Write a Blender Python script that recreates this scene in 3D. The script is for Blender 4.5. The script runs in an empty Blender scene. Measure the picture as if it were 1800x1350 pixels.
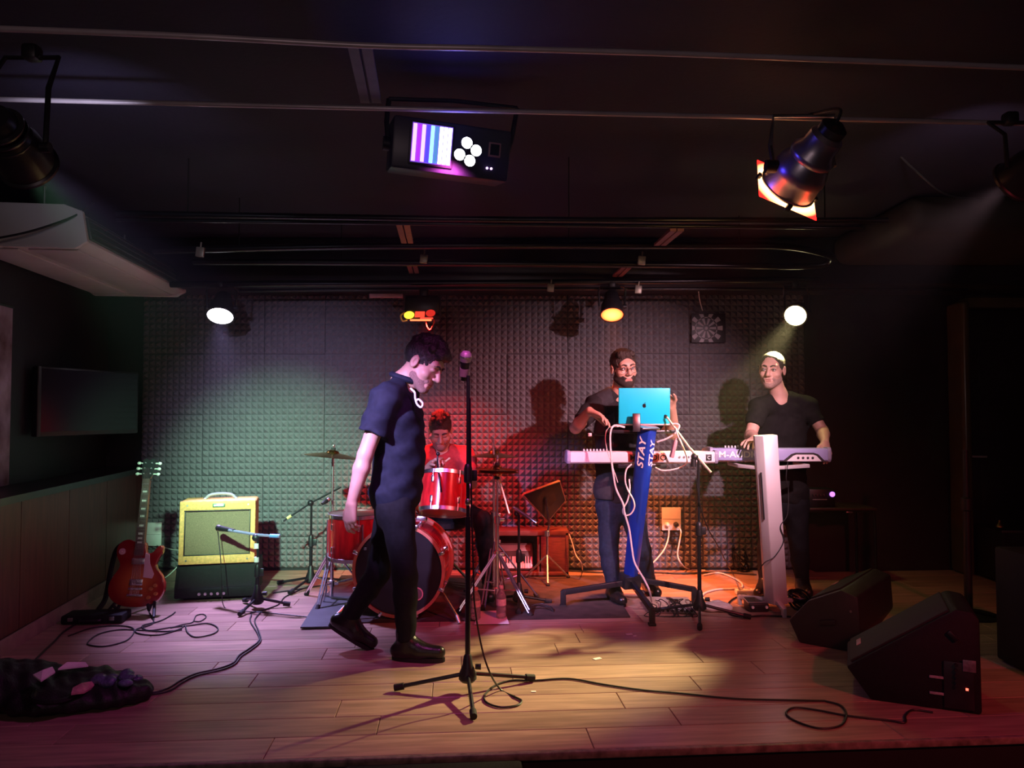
import bpy, bmesh, math, random
import numpy as np
from mathutils import Vector, Matrix, noise as mnoise
random.seed(7)
R = math.radians
scene = bpy.context.scene
col = scene.collection

# ------------------------------------------------------------------ camera
F_PX, CAM_H, PITCH = 1350.0, 1.30, math.atan(47 / 1350.0)
cam_d = bpy.data.cameras.new('camera')
cam_d.sensor_width = 36.0
cam_d.lens = 36.0 * F_PX / 1800.0
cam_d.clip_start = 0.02
cam = bpy.data.objects.new('camera', cam_d)
cam.location = (0, 0, CAM_H)
cam.rotation_euler = (R(90) + PITCH, 0, 0)
col.objects.link(cam)
scene.camera = cam

def ray(px, py):
    u, v = (px - 900) / F_PX, (675 - py) / F_PX
    c, s = math.cos(PITCH), math.sin(PITCH)
    return Vector((u, c - s * v, s + c * v))
def at(px, py, Y):                       # point of the place seen at a pixel, at depth Y
    d = ray(px, py)
    return Vector((0, 0, CAM_H)) + d * (Y / d.y)
def fl(px, py, z=0.0):                   # point on the stage floor seen at a pixel
    d = ray(px, py)
    return Vector((0, 0, CAM_H)) + d * ((z - CAM_H) / d.z)

# ------------------------------------------------------------------ world, exposure
w = bpy.data.worlds.new('world')
scene.world = w
w.use_nodes = True
w.node_tree.nodes['Background'].inputs[0].default_value = (0.28, 0.10, 0.50, 1)
w.node_tree.nodes['Background'].inputs[1].default_value = 0.03
vsn = w.node_tree.nodes.new('ShaderNodeVolumeScatter')        # Volume Scatter: thin stage haze in the air
vsn.inputs['Density'].default_value = 0.006
vsn.inputs['Anisotropy'].default_value = 0.65
w.node_tree.links.new(vsn.outputs[0], w.node_tree.nodes['World Output'].inputs['Volume'])
vs = scene.view_settings
vs.view_transform = 'Standard'
vs.look = 'None'
vs.gamma = 1.0
vs.use_curve_mapping = False
vs.exposure = 0.0
scene.cycles.use_denoising = True
scene.cycles.max_bounces = 6
scene.cycles.sample_clamp_indirect = 3.0
scene.cycles.caustics_reflective = False
scene.cycles.caustics_refractive = False

# stage lamps: name -> (colour, watts, cone degrees, blend, lens radius); several are beams added to a shared fixture, hall and hall_red have none
LAMP = {
    'white_back': ((0.54, 0.42, 1.00), 600, 52, 1.0, 0.06),
    'orange_back': ((1.00, 0.20, 0.05), 800, 64, 0.9, 0.06),
    'yellow_back': ((1.00, 0.82, 0.36), 1300, 31, 0.9, 0.05),
    'yellow_rim': ((1.00, 0.90, 0.26), 11, 140, 0.9, 0.06),
    'red_cluster': ((1.00, 0.025, 0.02), 300, 80, 0.8, 0.04),
    'front_left': ((0.42, 1.00, 0.58), 1450, 33, 1.0, 0.04),
    'front_left2': ((0.74, 0.60, 1.00), 400, 42, 1.0, 0.04),
    'front_left3': ((0.62, 0.44, 1.00), 800, 30, 0.9, 0.04),
    'front_right': ((1.00, 0.58, 0.69), 620, 54, 1.0, 0.03),
    'red_par': ((1.00, 0.05, 0.06), 200, 58, 0.9, 0.06),
    'derby': ((0.12, 0.08, 1.00), 2.2, 170, 1.0, 0.03),
    'derby3': ((0.05, 0.03, 1.00), 22, 70, 1.0, 0.02),
    'derby2': ((0.70, 0.08, 0.50), 62, 115, 1.0, 0.03),
    'spill_left': ((0.75, 0.72, 1.00), 16, 70, 1.0, 0.03),
    'spill_right': ((1.00, 0.70, 0.75), 10, 70, 1.0, 0.03),
    'hall':        ((1.00, 0.68, 0.72), 34, 150, 1.0, 0.25),
    'hall_red': ((1.00, 0.07, 0.10), 190, 70, 1.0, 0.10),
}
def spot(key, loc, aim, parent=None):
    c, wt, ang, bl, rad = LAMP[key]
    L = bpy.data.lights.new('lamp_' + key, 'SPOT')
    L.color, L.energy, L.spot_size, L.spot_blend, L.shadow_soft_size = c, wt, R(ang), bl, rad
    o = bpy.data.objects.new('lamp_light', L)
    loc, aim = Vector(loc), Vector(aim)
    q = (aim - loc).to_track_quat('-Z', 'Y')
    M = Matrix.Translation(loc) @ q.to_matrix().to_4x4()
    col.objects.link(o)
    if parent:
        o.parent = parent
        o.matrix_local = parent.matrix_basis.inverted() @ M
    else:
        o.matrix_basis = M
    return o

spot('hall', (-0.6, -1.2, 1.9), (0.3, 4.0, 1.2))              # the dim room lamps of the hall behind the camera
spot('hall_red', (2.9, 0.6, 2.4), (1.7, 3.7, 0.0))

# ------------------------------------------------------------------ materials
MATS = {}
def mat(name, c, rough=0.5, metal=0.0, var=0.0, scale=8.0, bump=0.0, bscale=None, emit=None, es=1.0, coat=0.0, trans=0.0, stretch=None, rnd=0.0, spec=None, sheen=0.0):
    if name in MATS:
        return MATS[name]
    m = bpy.data.materials.new(name)
    m.use_nodes = True
    nt = m.node_tree
    b = nt.nodes['Principled BSDF']
    b.inputs['Base Color'].default_value = (*c, 1)
    b.inputs['Roughness'].default_value = rough
    b.inputs['Metallic'].default_value = metal
    b.inputs['Coat Weight'].default_value = coat
    b.inputs['Transmission Weight'].default_value = trans
    b.inputs['Sheen Weight'].default_value = sheen
    if spec is not None:
        b.inputs['Specular IOR Level'].default_value = spec
    tc = nt.nodes.new('ShaderNodeTexCoord')
    vec = tc.outputs['Object']
    if stretch:
        mp = nt.nodes.new('ShaderNodeMapping')
        mp.inputs['Scale'].default_value = stretch
        nt.links.new(vec, mp.inputs[0])
        vec = mp.outputs[0]
        if rnd:
            oi = nt.nodes.new('ShaderNodeObjectInfo')
            ad = nt.nodes.new('ShaderNodeVectorMath'); ad.operation = 'ADD'
            mu = nt.nodes.new('ShaderNodeMath'); mu.operation = 'MULTIPLY'; mu.inputs[1].default_value = 37.0
            nt.links.new(oi.outputs['Random'], mu.inputs[0])
            nt.links.new(vec, ad.inputs[0]); nt.links.new(mu.outputs[0], ad.inputs[1])
            vec = ad.outputs[0]
    if var > 0:
        n = nt.nodes.new('ShaderNodeTexNoise')
        n.inputs['Scale'].default_value = scale
        n.inputs['Detail'].default_value = 5
        nt.links.new(vec, n.inputs['Vector'])
        r = nt.nodes.new('ShaderNodeValToRGB')
        r.color_ramp.elements[0].position = 0.3
        r.color_ramp.elements[1].position = 0.7
        r.color_ramp.elements[0].color = (*[max(0, x * (1 - var)) for x in c], 1)
        r.color_ramp.elements[1].color = (*[min(1, x * (1 + var)) for x in c], 1)
        nt.links.new(n.outputs['Fac'], r.inputs[0])
        outc = r.outputs[0]
        if rnd:
            oi2 = nt.nodes.new('ShaderNodeObjectInfo')
            hv = nt.nodes.new('ShaderNodeHueSaturation')
            mr = nt.nodes.new('ShaderNodeMapRange')
            mr.inputs[3].default_value = 1 - rnd; mr.inputs[4].default_value = 1 + rnd
            nt.links.new(oi2.outputs['Random'], mr.inputs[0])
            nt.links.new(mr.outputs[0], hv.inputs['Value'])
            nt.links.new(outc, hv.inputs['Color'])
            outc = hv.outputs[0]
        nt.links.new(outc, b.inputs['Base Color'])
    if bump > 0:
        n2 = nt.nodes.new('ShaderNodeTexNoise')
        n2.inputs['Scale'].default_value = bscale or scale * 4
        n2.inputs['Detail'].default_value = 4
        nt.links.new(vec, n2.inputs['Vector'])
        bp = nt.nodes.new('ShaderNodeBump')
        bp.inputs['Strength'].default_value = bump
        bp.inputs['Distance'].default_value = 0.01
        nt.links.new(n2.outputs['Fac'], bp.inputs['Height'])
        nt.links.new(bp.outputs[0], b.inputs['Normal'])
    if emit:
        b.inputs['Emission Color'].default_value = (*emit, 1)
        b.inputs['Emission Strength'].default_value = es
        m.cycles.emission_sampling = 'NONE'
    MATS[name] = m
    return m

K = lambda name, c, **k: mat(name, c, **k)
M_black = K('black_plastic', (0.012, 0.012, 0.014), rough=0.45, var=0.3, scale=20)
M_blackg = K('black_gloss_metal', (0.012, 0.012, 0.014), rough=0.28, var=0.2, scale=10)
M_rubber = K('black_rubber', (0.01, 0.01, 0.01), rough=0.8, var=0.2, scale=30)
M_tolex = K('black_tolex', (0.007, 0.007, 0.008), rough=0.6, spec=0.3, bump=0.4, bscale=300, var=0.3, scale=30)
M_grille = K('dark_speaker_grille', (0.012, 0.012, 0.013), rough=0.6, bump=0.6, bscale=500, var=0.3, scale=120)
M_chrome = K('chrome', (0.85, 0.85, 0.88), rough=0.27, metal=1.0, var=0.08, scale=12)
M_steel = K('brushed_steel', (0.45, 0.45, 0.47), rough=0.3, metal=1.0, var=0.15, scale=14)
M_cable = K('black_cable', (0.012, 0.011, 0.012), rough=0.5, var=0.2, scale=30)
M_wcable = K('white_cable', (0.75, 0.72, 0.70), rough=0.45, var=0.08, scale=30)
M_white = K('white_plastic', (0.78, 0.77, 0.75), rough=0.4, var=0.06, scale=14)
M_paper = K('white_paper', (0.8, 0.78, 0.76), rough=0.8, var=0.05, scale=18)
M_screen = K('dark_glass', (0.006, 0.006, 0.008), rough=0.12, var=0.2, scale=3)

# ------------------------------------------------------------------ mesh builder
def basis(d, up=(0, 0, 1)):
    d = Vector(d).normalized()
    u = Vector(up)
    if abs(d.dot(u.normalized())) > 0.98:
        u = Vector((1, 0, 0)) if abs(d.x) < 0.9 else Vector((0, 1, 0))
    x = u.cross(d).normalized()
    y = d.cross(x)
    return Matrix((x, y, d)).transposed()          # columns: side, up', direction
def frame(loc, d, up=(0, 0, 1)):
    return Matrix.Translation(Vector(loc)) @ basis(d, up).to_4x4()
def catmull(pts, n=6, closed=False):
    P = [Vector(p) for p in pts]
    if len(P) < 3:
        return P
    out = []
    m = len(P)
    rng = m if closed else m - 1
    for i in range(rng):
        p1, p2 = P[i], P[(i + 1) % m]
        p0 = P[i - 1] if (i > 0 or closed) else p1 * 2 - p2
        p3 = P[(i + 2) % m] if (i + 2 < m or closed) else p2 * 2 - p1
        for k in range(n):
            t = k / n
            out.append(0.5 * ((2 * p1) + (p2 - p0) * t + (2 * p0 - 5 * p1 + 4 * p2 - p3) * t * t + (3 * p1 - p0 - 3 * p2 + p3) * t ** 3))
    if not closed:
        out.append(P[-1])
    return out

class MB:
    def __init__(s, T=None):
        s.v, s.f, s.T = [], [], T
    def add(s, vs, fs, M=None):
        o = len(s.v)
        for p in vs:
            p = Vector(p)
            if M is not None:
                p = M @ p
            if s.T is not None:
                p = s.T @ p
            s.v.append(p)
        s.f += [tuple(i + o for i in f) for f in fs]
        return s
    def box(s, c, d, M=None, rot=None, bev=0.0, seg=2):
        bm = bmesh.new()
        bmesh.ops.create_cube(bm, size=1.0)
        bmesh.ops.scale(bm, vec=d, verts=bm.verts)
        if bev > 0:
            bmesh.ops.bevel(bm, geom=list(bm.edges), offset=min(bev, min(d) * 0.49), segments=seg, profile=0.5, affect='EDGES')
        X = Matrix.Translation(Vector(c))
        if rot is not None:
            X = X @ rot.to_4x4()
        if M is not None:
            X = M @ X
        bm.verts.ensure_lookup_table()
        s.add([v.co.copy() for v in bm.verts], [tuple(v.index for v in f.verts) for f in bm.faces], X)
        bm.free()
        return s
    def cone(s, a, b, ra, rb=None, seg=14, cap=True, M=None):
        rb = ra if rb is None else rb
        a, b = Vector(a), Vector(b)
        B = basis(b - a)
        vs = []
        for p, r in ((a, ra), (b, rb)):
            for i in range(seg):
                t = 2 * math.pi * i / seg
                vs.append(p + B @ Vector((r * math.cos(t), r * math.sin(t), 0)))
        fs = [(i, (i + 1) % seg, seg + (i + 1) % seg, seg + i) for i in range(seg)]
        if cap:
            fs += [tuple(range(seg - 1, -1, -1)), tuple(range(seg, 2 * seg))]
        return s.add(vs, fs, M)
    def lathe(s, prof, M=None, seg=24, closed=False):
        vs, fs = [], []
        for r, z in prof:
            for i in range(seg):
                t = 2 * math.pi * i / seg
                vs.append((r * math.cos(t), r * math.sin(t), z))
        n = len(prof)
        for j in range(n if closed else n - 1):
            for i in range(seg):
                a, b = j * seg + i, j * seg + (i + 1) % seg
                c, d = ((j + 1) % n) * seg + (i + 1) % seg, ((j + 1) % n) * seg + i
                fs.append((a, b, c, d))
        return s.add(vs, fs, M)
    def disc(s, r, M=None, seg=24, z=0.0, dome=0.0):
        vs = [(0, 0, z + dome)]
        rings = 3 if dome else 1
        for j in range(1, rings + 1):
            q = j / rings
            for i in range(seg):
                t = 2 * math.pi * i / seg
                vs.append((r * q * math.cos(t), r * q * math.sin(t), z + dome * (1 - q * q)))
        fs = [(0, 1 + i, 1 + (i + 1) % seg) for i in range(seg)]
        for j in range(rings - 1):
            for i in range(seg):
                a = 1 + j * seg
                fs.append((a + i, a + seg + i, a + seg + (i + 1) % seg, a + (i + 1) % seg))
        return s.add(vs, fs, M)
    def ball(s, c, r, M=None, seg=14, rings=9, rot=None):
        r = (r, r, r) if not hasattr(r, '__len__') else r
        vs = [(0, 0, r[2])]
        for j in range(1, rings):
            ph = math.pi * j / rings
            for i in range(seg):
                t = 2 * math.pi * i / seg
                vs.append((r[0] * math.sin(ph) * math.cos(t), r[1] * math.sin(ph) * math.sin(t), r[2] * math.cos(ph)))
        vs.append((0, 0, -r[2]))
        fs = [(0, 1 + i, 1 + (i + 1) % seg) for i in range(seg)]
        for j in range(rings - 2):
            a = 1 + j * seg
            fs += [(a + i, a + seg + i, a + seg + (i + 1) % seg, a + (i + 1) % seg) for i in range(seg)]
        e, a = len(vs) - 1, 1 + (rings - 2) * seg
        fs += [(e, a + (i + 1) % seg, a + i) for i in range(seg)]
        X = Matrix.Translation(Vector(c))
        if rot is not None:
            X = X @ rot.to_4x4()
        return s.add(vs, fs, X if M is None else M @ X)
    def tube(s, pts, r, seg=6, n=6, smooth=True, closed=False, M=None, taper=None):
        P = catmull(pts, n, closed) if smooth else [Vector(p) for p in pts]
        vs, fs = [], []
        m = len(P)
        prev = None
        for k, p in enumerate(P):
            d = (P[(k + 1) % m] - P[k - 1]) if (closed or 0 < k < m - 1) else (P[1] - P[0] if k == 0 else P[-1] - P[-2])
            if d.length < 1e-9:
                d = Vector((0, 0, 1))
            d.normalize()
            if prev is None:
                B = basis(d)
                x = B.col[0]
            else:
                x = prev - d * prev.dot(d)
                if x.length < 1e-6:
                    x = basis(d).col[0]
                x.normalize()
            prev = x
            y = d.cross(x)
            rr = r if taper is None else r + (taper - r) * k / max(1, m - 1)
            for i in range(seg):
                t = 2 * math.pi * i / seg
                vs.append(p + x * (rr * math.cos(t)) + y * (rr * math.sin(t)))
        for k in range(m if closed else m - 1):
            for i in range(seg):
                a, b = k * seg, ((k + 1) % m) * seg
                fs.append((a + i, a + (i + 1) % seg, b + (i + 1) % seg, b + i))
        if not closed:
            fs += [tuple(range(seg - 1, -1, -1)), tuple((m - 1) * seg + i for i in range(seg))]
        return s.add(vs, fs, M)
    def prism(s, poly, z0, z1, M=None):             # 2-D outline (counter-clockwise) extruded z0..z1
        n = len(poly)
        vs = [(x, y, z0) for x, y in poly] + [(x, y, z1) for x, y in poly]
        fs = [(i, (i + 1) % n, n + (i + 1) % n, n + i) for i in range(n)]
        fs += [tuple(range(n - 1, -1, -1)), tuple(range(n, 2 * n))]
        return s.add(vs, fs, M)
    def mesh(s, name, m, smooth=True, ang=38, bev=0.0):
        me = bpy.data.meshes.new(name)
        me.from_pydata([tuple(v) for v in s.v], [], s.f)
        if bev > 0:
            bm = bmesh.new(); bm.from_mesh(me)
            es = [e for e in bm.edges if len(e.link_faces) == 2 and e.calc_face_angle(0) > R(30)]
            bmesh.ops.bevel(bm, geom=es, offset=bev, segments=2, profile=0.5, affect='EDGES', clamp_overlap=True)
            bm.to_mesh(me); bm.free()
        bm = bmesh.new(); bm.from_mesh(me)
        bmesh.ops.recalc_face_normals(bm, faces=bm.faces)
        bm.to_mesh(me); bm.free()
        me.materials.append(m)
        if smooth:
            me.polygons.foreach_set('use_smooth', [True] * len(me.polygons))
            me.set_sharp_from_angle(angle=R(ang))
        me.update()
        return me
    def build(s, name, m, parent=None, smooth=True, ang=38, bev=0.0):
        return link(name, s.mesh(name, m, smooth, ang, bev), parent)

def link(name, me, parent=None, M=None):
    o = bpy.data.objects.new(name, me)
    col.objects.link(o)
    if parent is not None:
        o.parent = parent
    if M is not None:
        o.matrix_basis = M
    return o
def tag(o, label=None, cat=None, group=None, kind=None):
    if label: o['label'] = label
    if cat: o['category'] = cat
    if group: o['group'] = group
    if kind: o['kind'] = kind
    return o
def thing(name, label, cat, loc=(0, 0, 0), rz=0.0, group=None):
    o = bpy.data.objects.new(name, None)
    o.empty_display_size = 0.1
    o.matrix_basis = Matrix.Translation(Vector(loc)) @ Matrix.Rotation(rz, 4, 'Z')
    col.objects.link(o)
    return tag(o, label, cat, group)
def loc(o, p):                                       # world point -> the thing's own space
    return o.matrix_basis.inverted() @ Vector(p)
def copy_tree(o, parent=None):
    c = o.copy()
    col.objects.link(c)
    c.parent = parent
    for ch in [x for x in bpy.data.objects if x.parent == o]:
        copy_tree(ch, c)
    return c
def text(name, s, size, M, m, parent, ext=0.0006, shear=0.0, bold=0.0, sx=1.0):
    cu = bpy.data.curves.new(name, 'FONT')
    cu.body = s
    cu.size = size
    cu.extrude = ext
    cu.shear = shear
    cu.offset = bold
    cu.align_x, cu.align_y = 'CENTER', 'CENTER'
    cu.materials.append(m)
    tmp = bpy.data.objects.new(name, cu)
    col.objects.link(tmp)
    dg = bpy.context.evaluated_depsgraph_get()
    me = bpy.data.meshes.new_from_object(tmp.evaluated_get(dg))
    bpy.data.objects.remove(tmp)
    return link(name, me, parent, M @ Matrix.Diagonal((sx, 1, 1, 1)))

# ------------------------------------------------------------------ smooth bodies: a distance field meshed by surface nets
class Sdf:
    def __init__(s, lo, hi, h):
        s.lo, s.h = np.array(lo, float), h
        s.n = np.ceil((np.array(hi, float) - s.lo) / h).astype(int) + 1
        s.f = np.ones(s.n, np.float32)
        s.ax = [(s.lo[i] + h * np.arange(s.n[i])).astype(np.float32) for i in range(3)]
    def _sl(s, lo, hi, mg):
        a = np.clip(np.floor((np.array(lo) - mg - s.lo) / s.h).astype(int), 0, s.n)
        b = np.clip(np.ceil((np.array(hi) + mg - s.lo) / s.h).astype(int) + 1, 0, s.n)
        if np.any(b <= a):
            return None
        sl = tuple(slice(int(a[i]), int(b[i])) for i in range(3))
        g = [s.ax[0][sl[0]][:, None, None], s.ax[1][sl[1]][None, :, None], s.ax[2][sl[2]][None, None, :]]
        return sl, g
    def _mix(s, sl, d, k, sub):
        f = s.f[sl]
        if sub:
            d = -d
            if k > 0:
                h = np.maximum(k - np.abs(f - d), 0) / k
                s.f[sl] = np.maximum(f, d) + h * h * k * 0.25
            else:
                s.f[sl] = np.maximum(f, d)
        else:
            if k > 0:
                h = np.maximum(k - np.abs(f - d), 0) / k
                s.f[sl] = np.minimum(f, d) - h * h * k * 0.25
            else:
                s.f[sl] = np.minimum(f, d)
    def cap(s, a, b, ra, rb=None, k=0.02, sub=False, flat=False, sq=None):
        # rounded cone a-b; sq = (axis vector, factor) squeezes it along an axis
        rb = ra if rb is None else rb
        a, b = np.array(a, float), np.array(b, float)
        rm = max(ra, rb) * (1.0 if sq is None else max(1.0, 1.0 / sq[1]))
        q = s._sl(np.minimum(a, b) - rm, np.maximum(a, b) + rm, k + 3 * s.h)
        if q is None: return s
        sl, (x, y, z) = q
        ab = b - a
        L2 = max(float(ab @ ab), 1e-12)
        px, py, pz = x - a[0], y - a[1], z - a[2]
        t = (px * ab[0] + py * ab[1] + pz * ab[2]) / L2
        tc = np.clip(t, 0, 1)
        dx, dy, dz = px - tc * ab[0], py - tc * ab[1], pz - tc * ab[2]
        d2 = dx * dx + dy * dy + dz * dz
        if sq is not None:
            n = np.array(sq[0], float); n /= np.linalg.norm(n)
            dn = dx * n[0] + dy * n[1] + dz * n[2]
            d2 = d2 + dn * dn * (sq[1] ** 2 - 1)
        d = np.sqrt(d2) - (ra + (rb - ra) * tc)
        if flat:
            d = np.maximum(d, (t - 1) * math.sqrt(L2))
        s._mix(sl, d.astype(np.float32), k, sub)
        return s
    def ell(s, c, r, rot=None, k=0.02, sub=False):
        c, r = np.array(c, float), np.array(r, float)
        m = r.max()
        q = s._sl(c - m, c + m, k + 3 * s.h)
        if q is None: return s
        sl, (x, y, z) = q
        px, py, pz = x - c[0], y - c[1], z - c[2]
        if rot is not None:
            A = np.array(rot)
            px, py, pz = (px * A[0, 0] + py * A[1, 0] + pz * A[2, 0], px * A[0, 1] + py * A[1, 1] + pz * A[2, 1], px * A[0, 2] + py * A[1, 2] + pz * A[2, 2])
        k0 = np.sqrt((px / r[0]) ** 2 + (py / r[1]) ** 2 + (pz / r[2]) ** 2)
        k1 = np.sqrt((px / r[0] ** 2) ** 2 + (py / r[1] ** 2) ** 2 + (pz / r[2] ** 2) ** 2)
        d = k0 * (k0 - 1) / np.maximum(k1, 1e-6)
        d = np.where(k0 < 0.05, -float(r.min()), d)
        s._mix(sl, d.astype(np.float32), k, sub)
        return s
    def clip(s, p, n):                               # keeps the side the normal points away from
        p, n = np.array(p, float), np.array(n, float)
        n = n / np.linalg.norm(n)
        d = (s.ax[0][:, None, None] - p[0]) * n[0] + (s.ax[1][None, :, None] - p[1]) * n[1] + (s.ax[2][None, None, :] - p[2]) * n[2]
        s.f = np.maximum(s.f, d.astype(np.float32))
        return s
    def wave(s, amp, fn):
        s.f += (amp * fn(s.ax[0][:, None, None], s.ax[1][None, :, None], s.ax[2][None, None, :])).astype(np.float32)
        return s
    def mesh(s, name, m, relax=1):
        f, n = s.f, s.n
        f[0], f[-1], f[:, 0], f[:, -1], f[:, :, 0], f[:, :, -1] = 1, 1, 1, 1, 1, 1
        neg = f < 0
        c8 = [(i, j, k) for i in (0, 1) for j in (0, 1) for k in (0, 1)]
        cnt = np.zeros(n - 1, np.uint8)
        for i, j, k in c8:
            cnt += neg[i:n[0] - 1 + i, j:n[1] - 1 + j, k:n[2] - 1 + k]
        I = np.argwhere((cnt > 0) & (cnt < 8))
        idx = np.full(n - 1, -1, np.int64)
        idx[I[:, 0], I[:, 1], I[:, 2]] = np.arange(len(I))
        val = {c: f[I[:, 0] + c[0], I[:, 1] + c[1], I[:, 2] + c[2]] for c in c8}
        acc, num = np.zeros((len(I), 3)), np.zeros(len(I))
        for c in c8:
            for a in range(3):
                if c[a] == 0:
                    e = list(c); e[a] = 1; e = tuple(e)
                    v0, v1 = val[c], val[e]
                    mk = (v0 < 0) != (v1 < 0)
                    t = np.where(mk, v0 / np.where(mk, v0 - v1, 1), 0)
                    p = np.tile(np.array(c, float), (len(I), 1))
                    p[:, a] += t
                    acc[mk] += p[mk]
                    num += mk
        P = s.lo + s.h * (I + acc / num[:, None])
        Q = []
        for a in range(3):
            b, c = (a + 1) % 3, (a + 2) % 3
            s0 = [slice(None)] * 3; s1 = [slice(None)] * 3
            s0[a] = slice(0, n[a] - 1); s1[a] = slice(1, n[a])
            ch = np.argwhere(neg[tuple(s0)] != neg[tuple(s1)])
            ch = ch[(ch[:, b] > 0) & (ch[:, c] > 0) & (ch[:, b] < n[b] - 1) & (ch[:, c] < n[c] - 1)]
            def cell(db, dc):
                q = ch.copy(); q[:, b] += db; q[:, c] += dc
                return idx[q[:, 0], q[:, 1], q[:, 2]]
            quad = np.stack([cell(-1, -1), cell(0, -1), cell(0, 0), cell(-1, 0)], 1)
            inside = neg[ch[:, 0], ch[:, 1], ch[:, 2]]
            quad[~inside] = quad[~inside][:, ::-1]
            Q.append(quad)
        Q = np.concatenate(Q)
        Q = Q[(Q >= 0).all(1)]
        for _ in range(relax):
            su, nu = np.zeros_like(P), np.zeros(len(P))
            for a in range(4):
                np.add.at(su, Q[:, a], P[Q[:, (a + 1) % 4]]); np.add.at(nu, Q[:, a], 1)
                np.add.at(su, Q[:, a], P[Q[:, (a + 3) % 4]]); np.add.at(nu, Q[:, a], 1)
            P = np.where(nu[:, None] > 0, 0.5 * P + 0.5 * su / np.maximum(nu, 1)[:, None], P)
        me = bpy.data.meshes.new(name)
        me.vertices.add(len(P)); me.vertices.foreach_set('co', P.astype(np.float32).ravel())
        me.loops.add(Q.size); me.loops.foreach_set('vertex_index', Q.astype(np.int32).ravel())
        me.polygons.add(len(Q)); me.polygons.foreach_set('loop_start', np.arange(0, Q.size, 4, dtype=np.int32))
        me.update(calc_edges=True); me.validate()
        me.materials.append(m)
        me.polygons.foreach_set('use_smooth', [True] * len(me.polygons))
        me.update()
        return me
    def build(s, name, m, parent=None, relax=1):
        return link(name, s.mesh(name, m, relax), parent)

# ================================================================== THE SETTING
M_wall = K('black_painted_wall', (0.016, 0.014, 0.017), rough=0.5, var=0.25, scale=3, bump=0.12, bscale=60)
M_ceil = K('black_painted_ceiling', (0.013, 0.010, 0.030), rough=0.75, var=0.2, scale=2.5, bump=0.15, bscale=40)
M_soffit = K('black_gloss_soffit', (0.020, 0.018, 0.022), rough=0.3, var=0.25, scale=4, bump=0.1, bscale=20)
M_foam = K('charcoal_acoustic_foam', (0.165, 0.158, 0.170), rough=0.9, var=0.12, scale=30, bump=0.25, bscale=400, spec=0.25)
M_plank = K('laminate_plank', (0.38, 0.245, 0.185), rough=0.33, var=0.28, scale=3.0, stretch=(1.2, 14, 14), rnd=0.16, bump=0.05, bscale=20)
M_stagebase = K('stage_deck', (0.05, 0.03, 0.025), rough=0.7, var=0.2)
M_stageface = K('black_stage_face', (0.008, 0.007, 0.008), rough=0.7, var=0.3, scale=6)
M_panel = K('dark_wood_panel', (0.11, 0.032, 0.022), rough=0.42, var=0.3, scale=4, stretch=(10, 10, 1.0), rnd=0.12)
M_ledge = K('black_ledge', (0.014, 0.012, 0.014), rough=0.35, var=0.2)
M_trimm = K('worn_edge_trim', (0.22, 0.17, 0.14), rough=0.45, var=0.5, scale=25)
M_carpet = K('dark_hall_floor', (0.012, 0.010, 0.012), rough=0.8, var=0.3)

def struct(name, mb, m, label, cat, **k):
    o = mb.build(name, m, **k)
    return tag(o, label, cat, kind='structure')

YB = 6.33
def xl(Y): return -3.33 + (6.3 - Y) * 0.142          # upper left wall
def xw(Y): return -3.02 + (6.3 - Y) * 0.142          # wainscot face

wall_back = struct('wall_back', MB().box((0.65, YB + 0.08, 1.27), (8.3, 0.16, 2.7)), M_wall, 'black painted wall behind the stage, covered in foam tiles', 'wall')
# foam tiles ---------------------------------------------------------------
def foam_mesh(nx, ny, name, s=0.05, h=0.034, base=0.012):
    mb = MB()
    W, H = nx * s - 0.003, ny * s - 0.003
    sx, sy = W / nx, H / ny
    mb.box((W / 2, -base / 2 + 0.0, H / 2), (W, base, H))
    for i in range(nx):
        for j in range(ny):
            x, z = i * sx, j * sy
            mb.add([(x, -base, z), (x + sx, -base, z), (x + sx, -base, z + sy), (x, -base, z + sy), (x + sx / 2, -base - h, z + sy / 2)],
                   [(0, 1, 4), (1, 2, 4), (2, 3, 4), (3, 0, 4)])
    return mb.mesh(name, M_foam, smooth=False)
FX0 = -3.04
f_full, f_low, f_half = foam_mesh(10, 10, 'foam_tile'), foam_mesh(10, 5, 'foam_tile_low'), foam_mesh(9, 10, 'foam_tile_end')
f_lowend = foam_mesh(9, 5, 'foam_tile_low_end')
rows = [(0.02, 'L'), (0.27, 'F'), (0.77, 'F'), (1.27, 'F'), (1.77, 'F')]
for z, kd in rows:
    for i in range(11):
        end = i == 10
        me = (f_lowend if end else f_low) if kd == 'L' else (f_half if end else f_full)
        jx, jz, jy = random.uniform(-0.0015, 0.0015), random.uniform(-0.0015, 0.0015), random.uniform(0, 0.006)
        link('foam_tile', me, wall_back, Matrix.Translation((FX0 + i * 0.5 + jx, YB - jy, z + jz)) @ Matrix.Rotation(R(random.uniform(-0.15, 0.15)), 4, 'Y'))

# left wall ---------------------------------------------------------------
def strip_wall(f, z0, z1, y0, y1, th):
    a, b = f(y0), f(y1)
    return MB().prism([(a, y0), (b, y1), (b - th, y1), (a - th, y0)], z0, z1)
struct('wall_left', strip_wall(xl, -0.5, 2.62, -0.4, YB, 0.15), M_wall, 'black painted side wall above the wooden wainscot', 'wall')
wains = struct('wall_wainscot', strip_wall(lambda y: xw(y) - 0.012, -0.0, 0.80, 2.4, YB - 0.005, 0.29), M_stagebase, 'low wood-panelled wall box along the side of the stage', 'wall')
yy = 2.45
while yy < 6.2:
    y2 = min(yy + 0.62, 6.29)
    MB().prism([(xw(yy), yy), (xw(y2 - 0.006), y2 - 0.006), (xw(y2 - 0.006) - 0.012, y2 - 0.006), (xw(yy) - 0.012, yy)], 0.09, 0.795).build('panel', M_panel, wains, smooth=False)
    yy = y2
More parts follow.
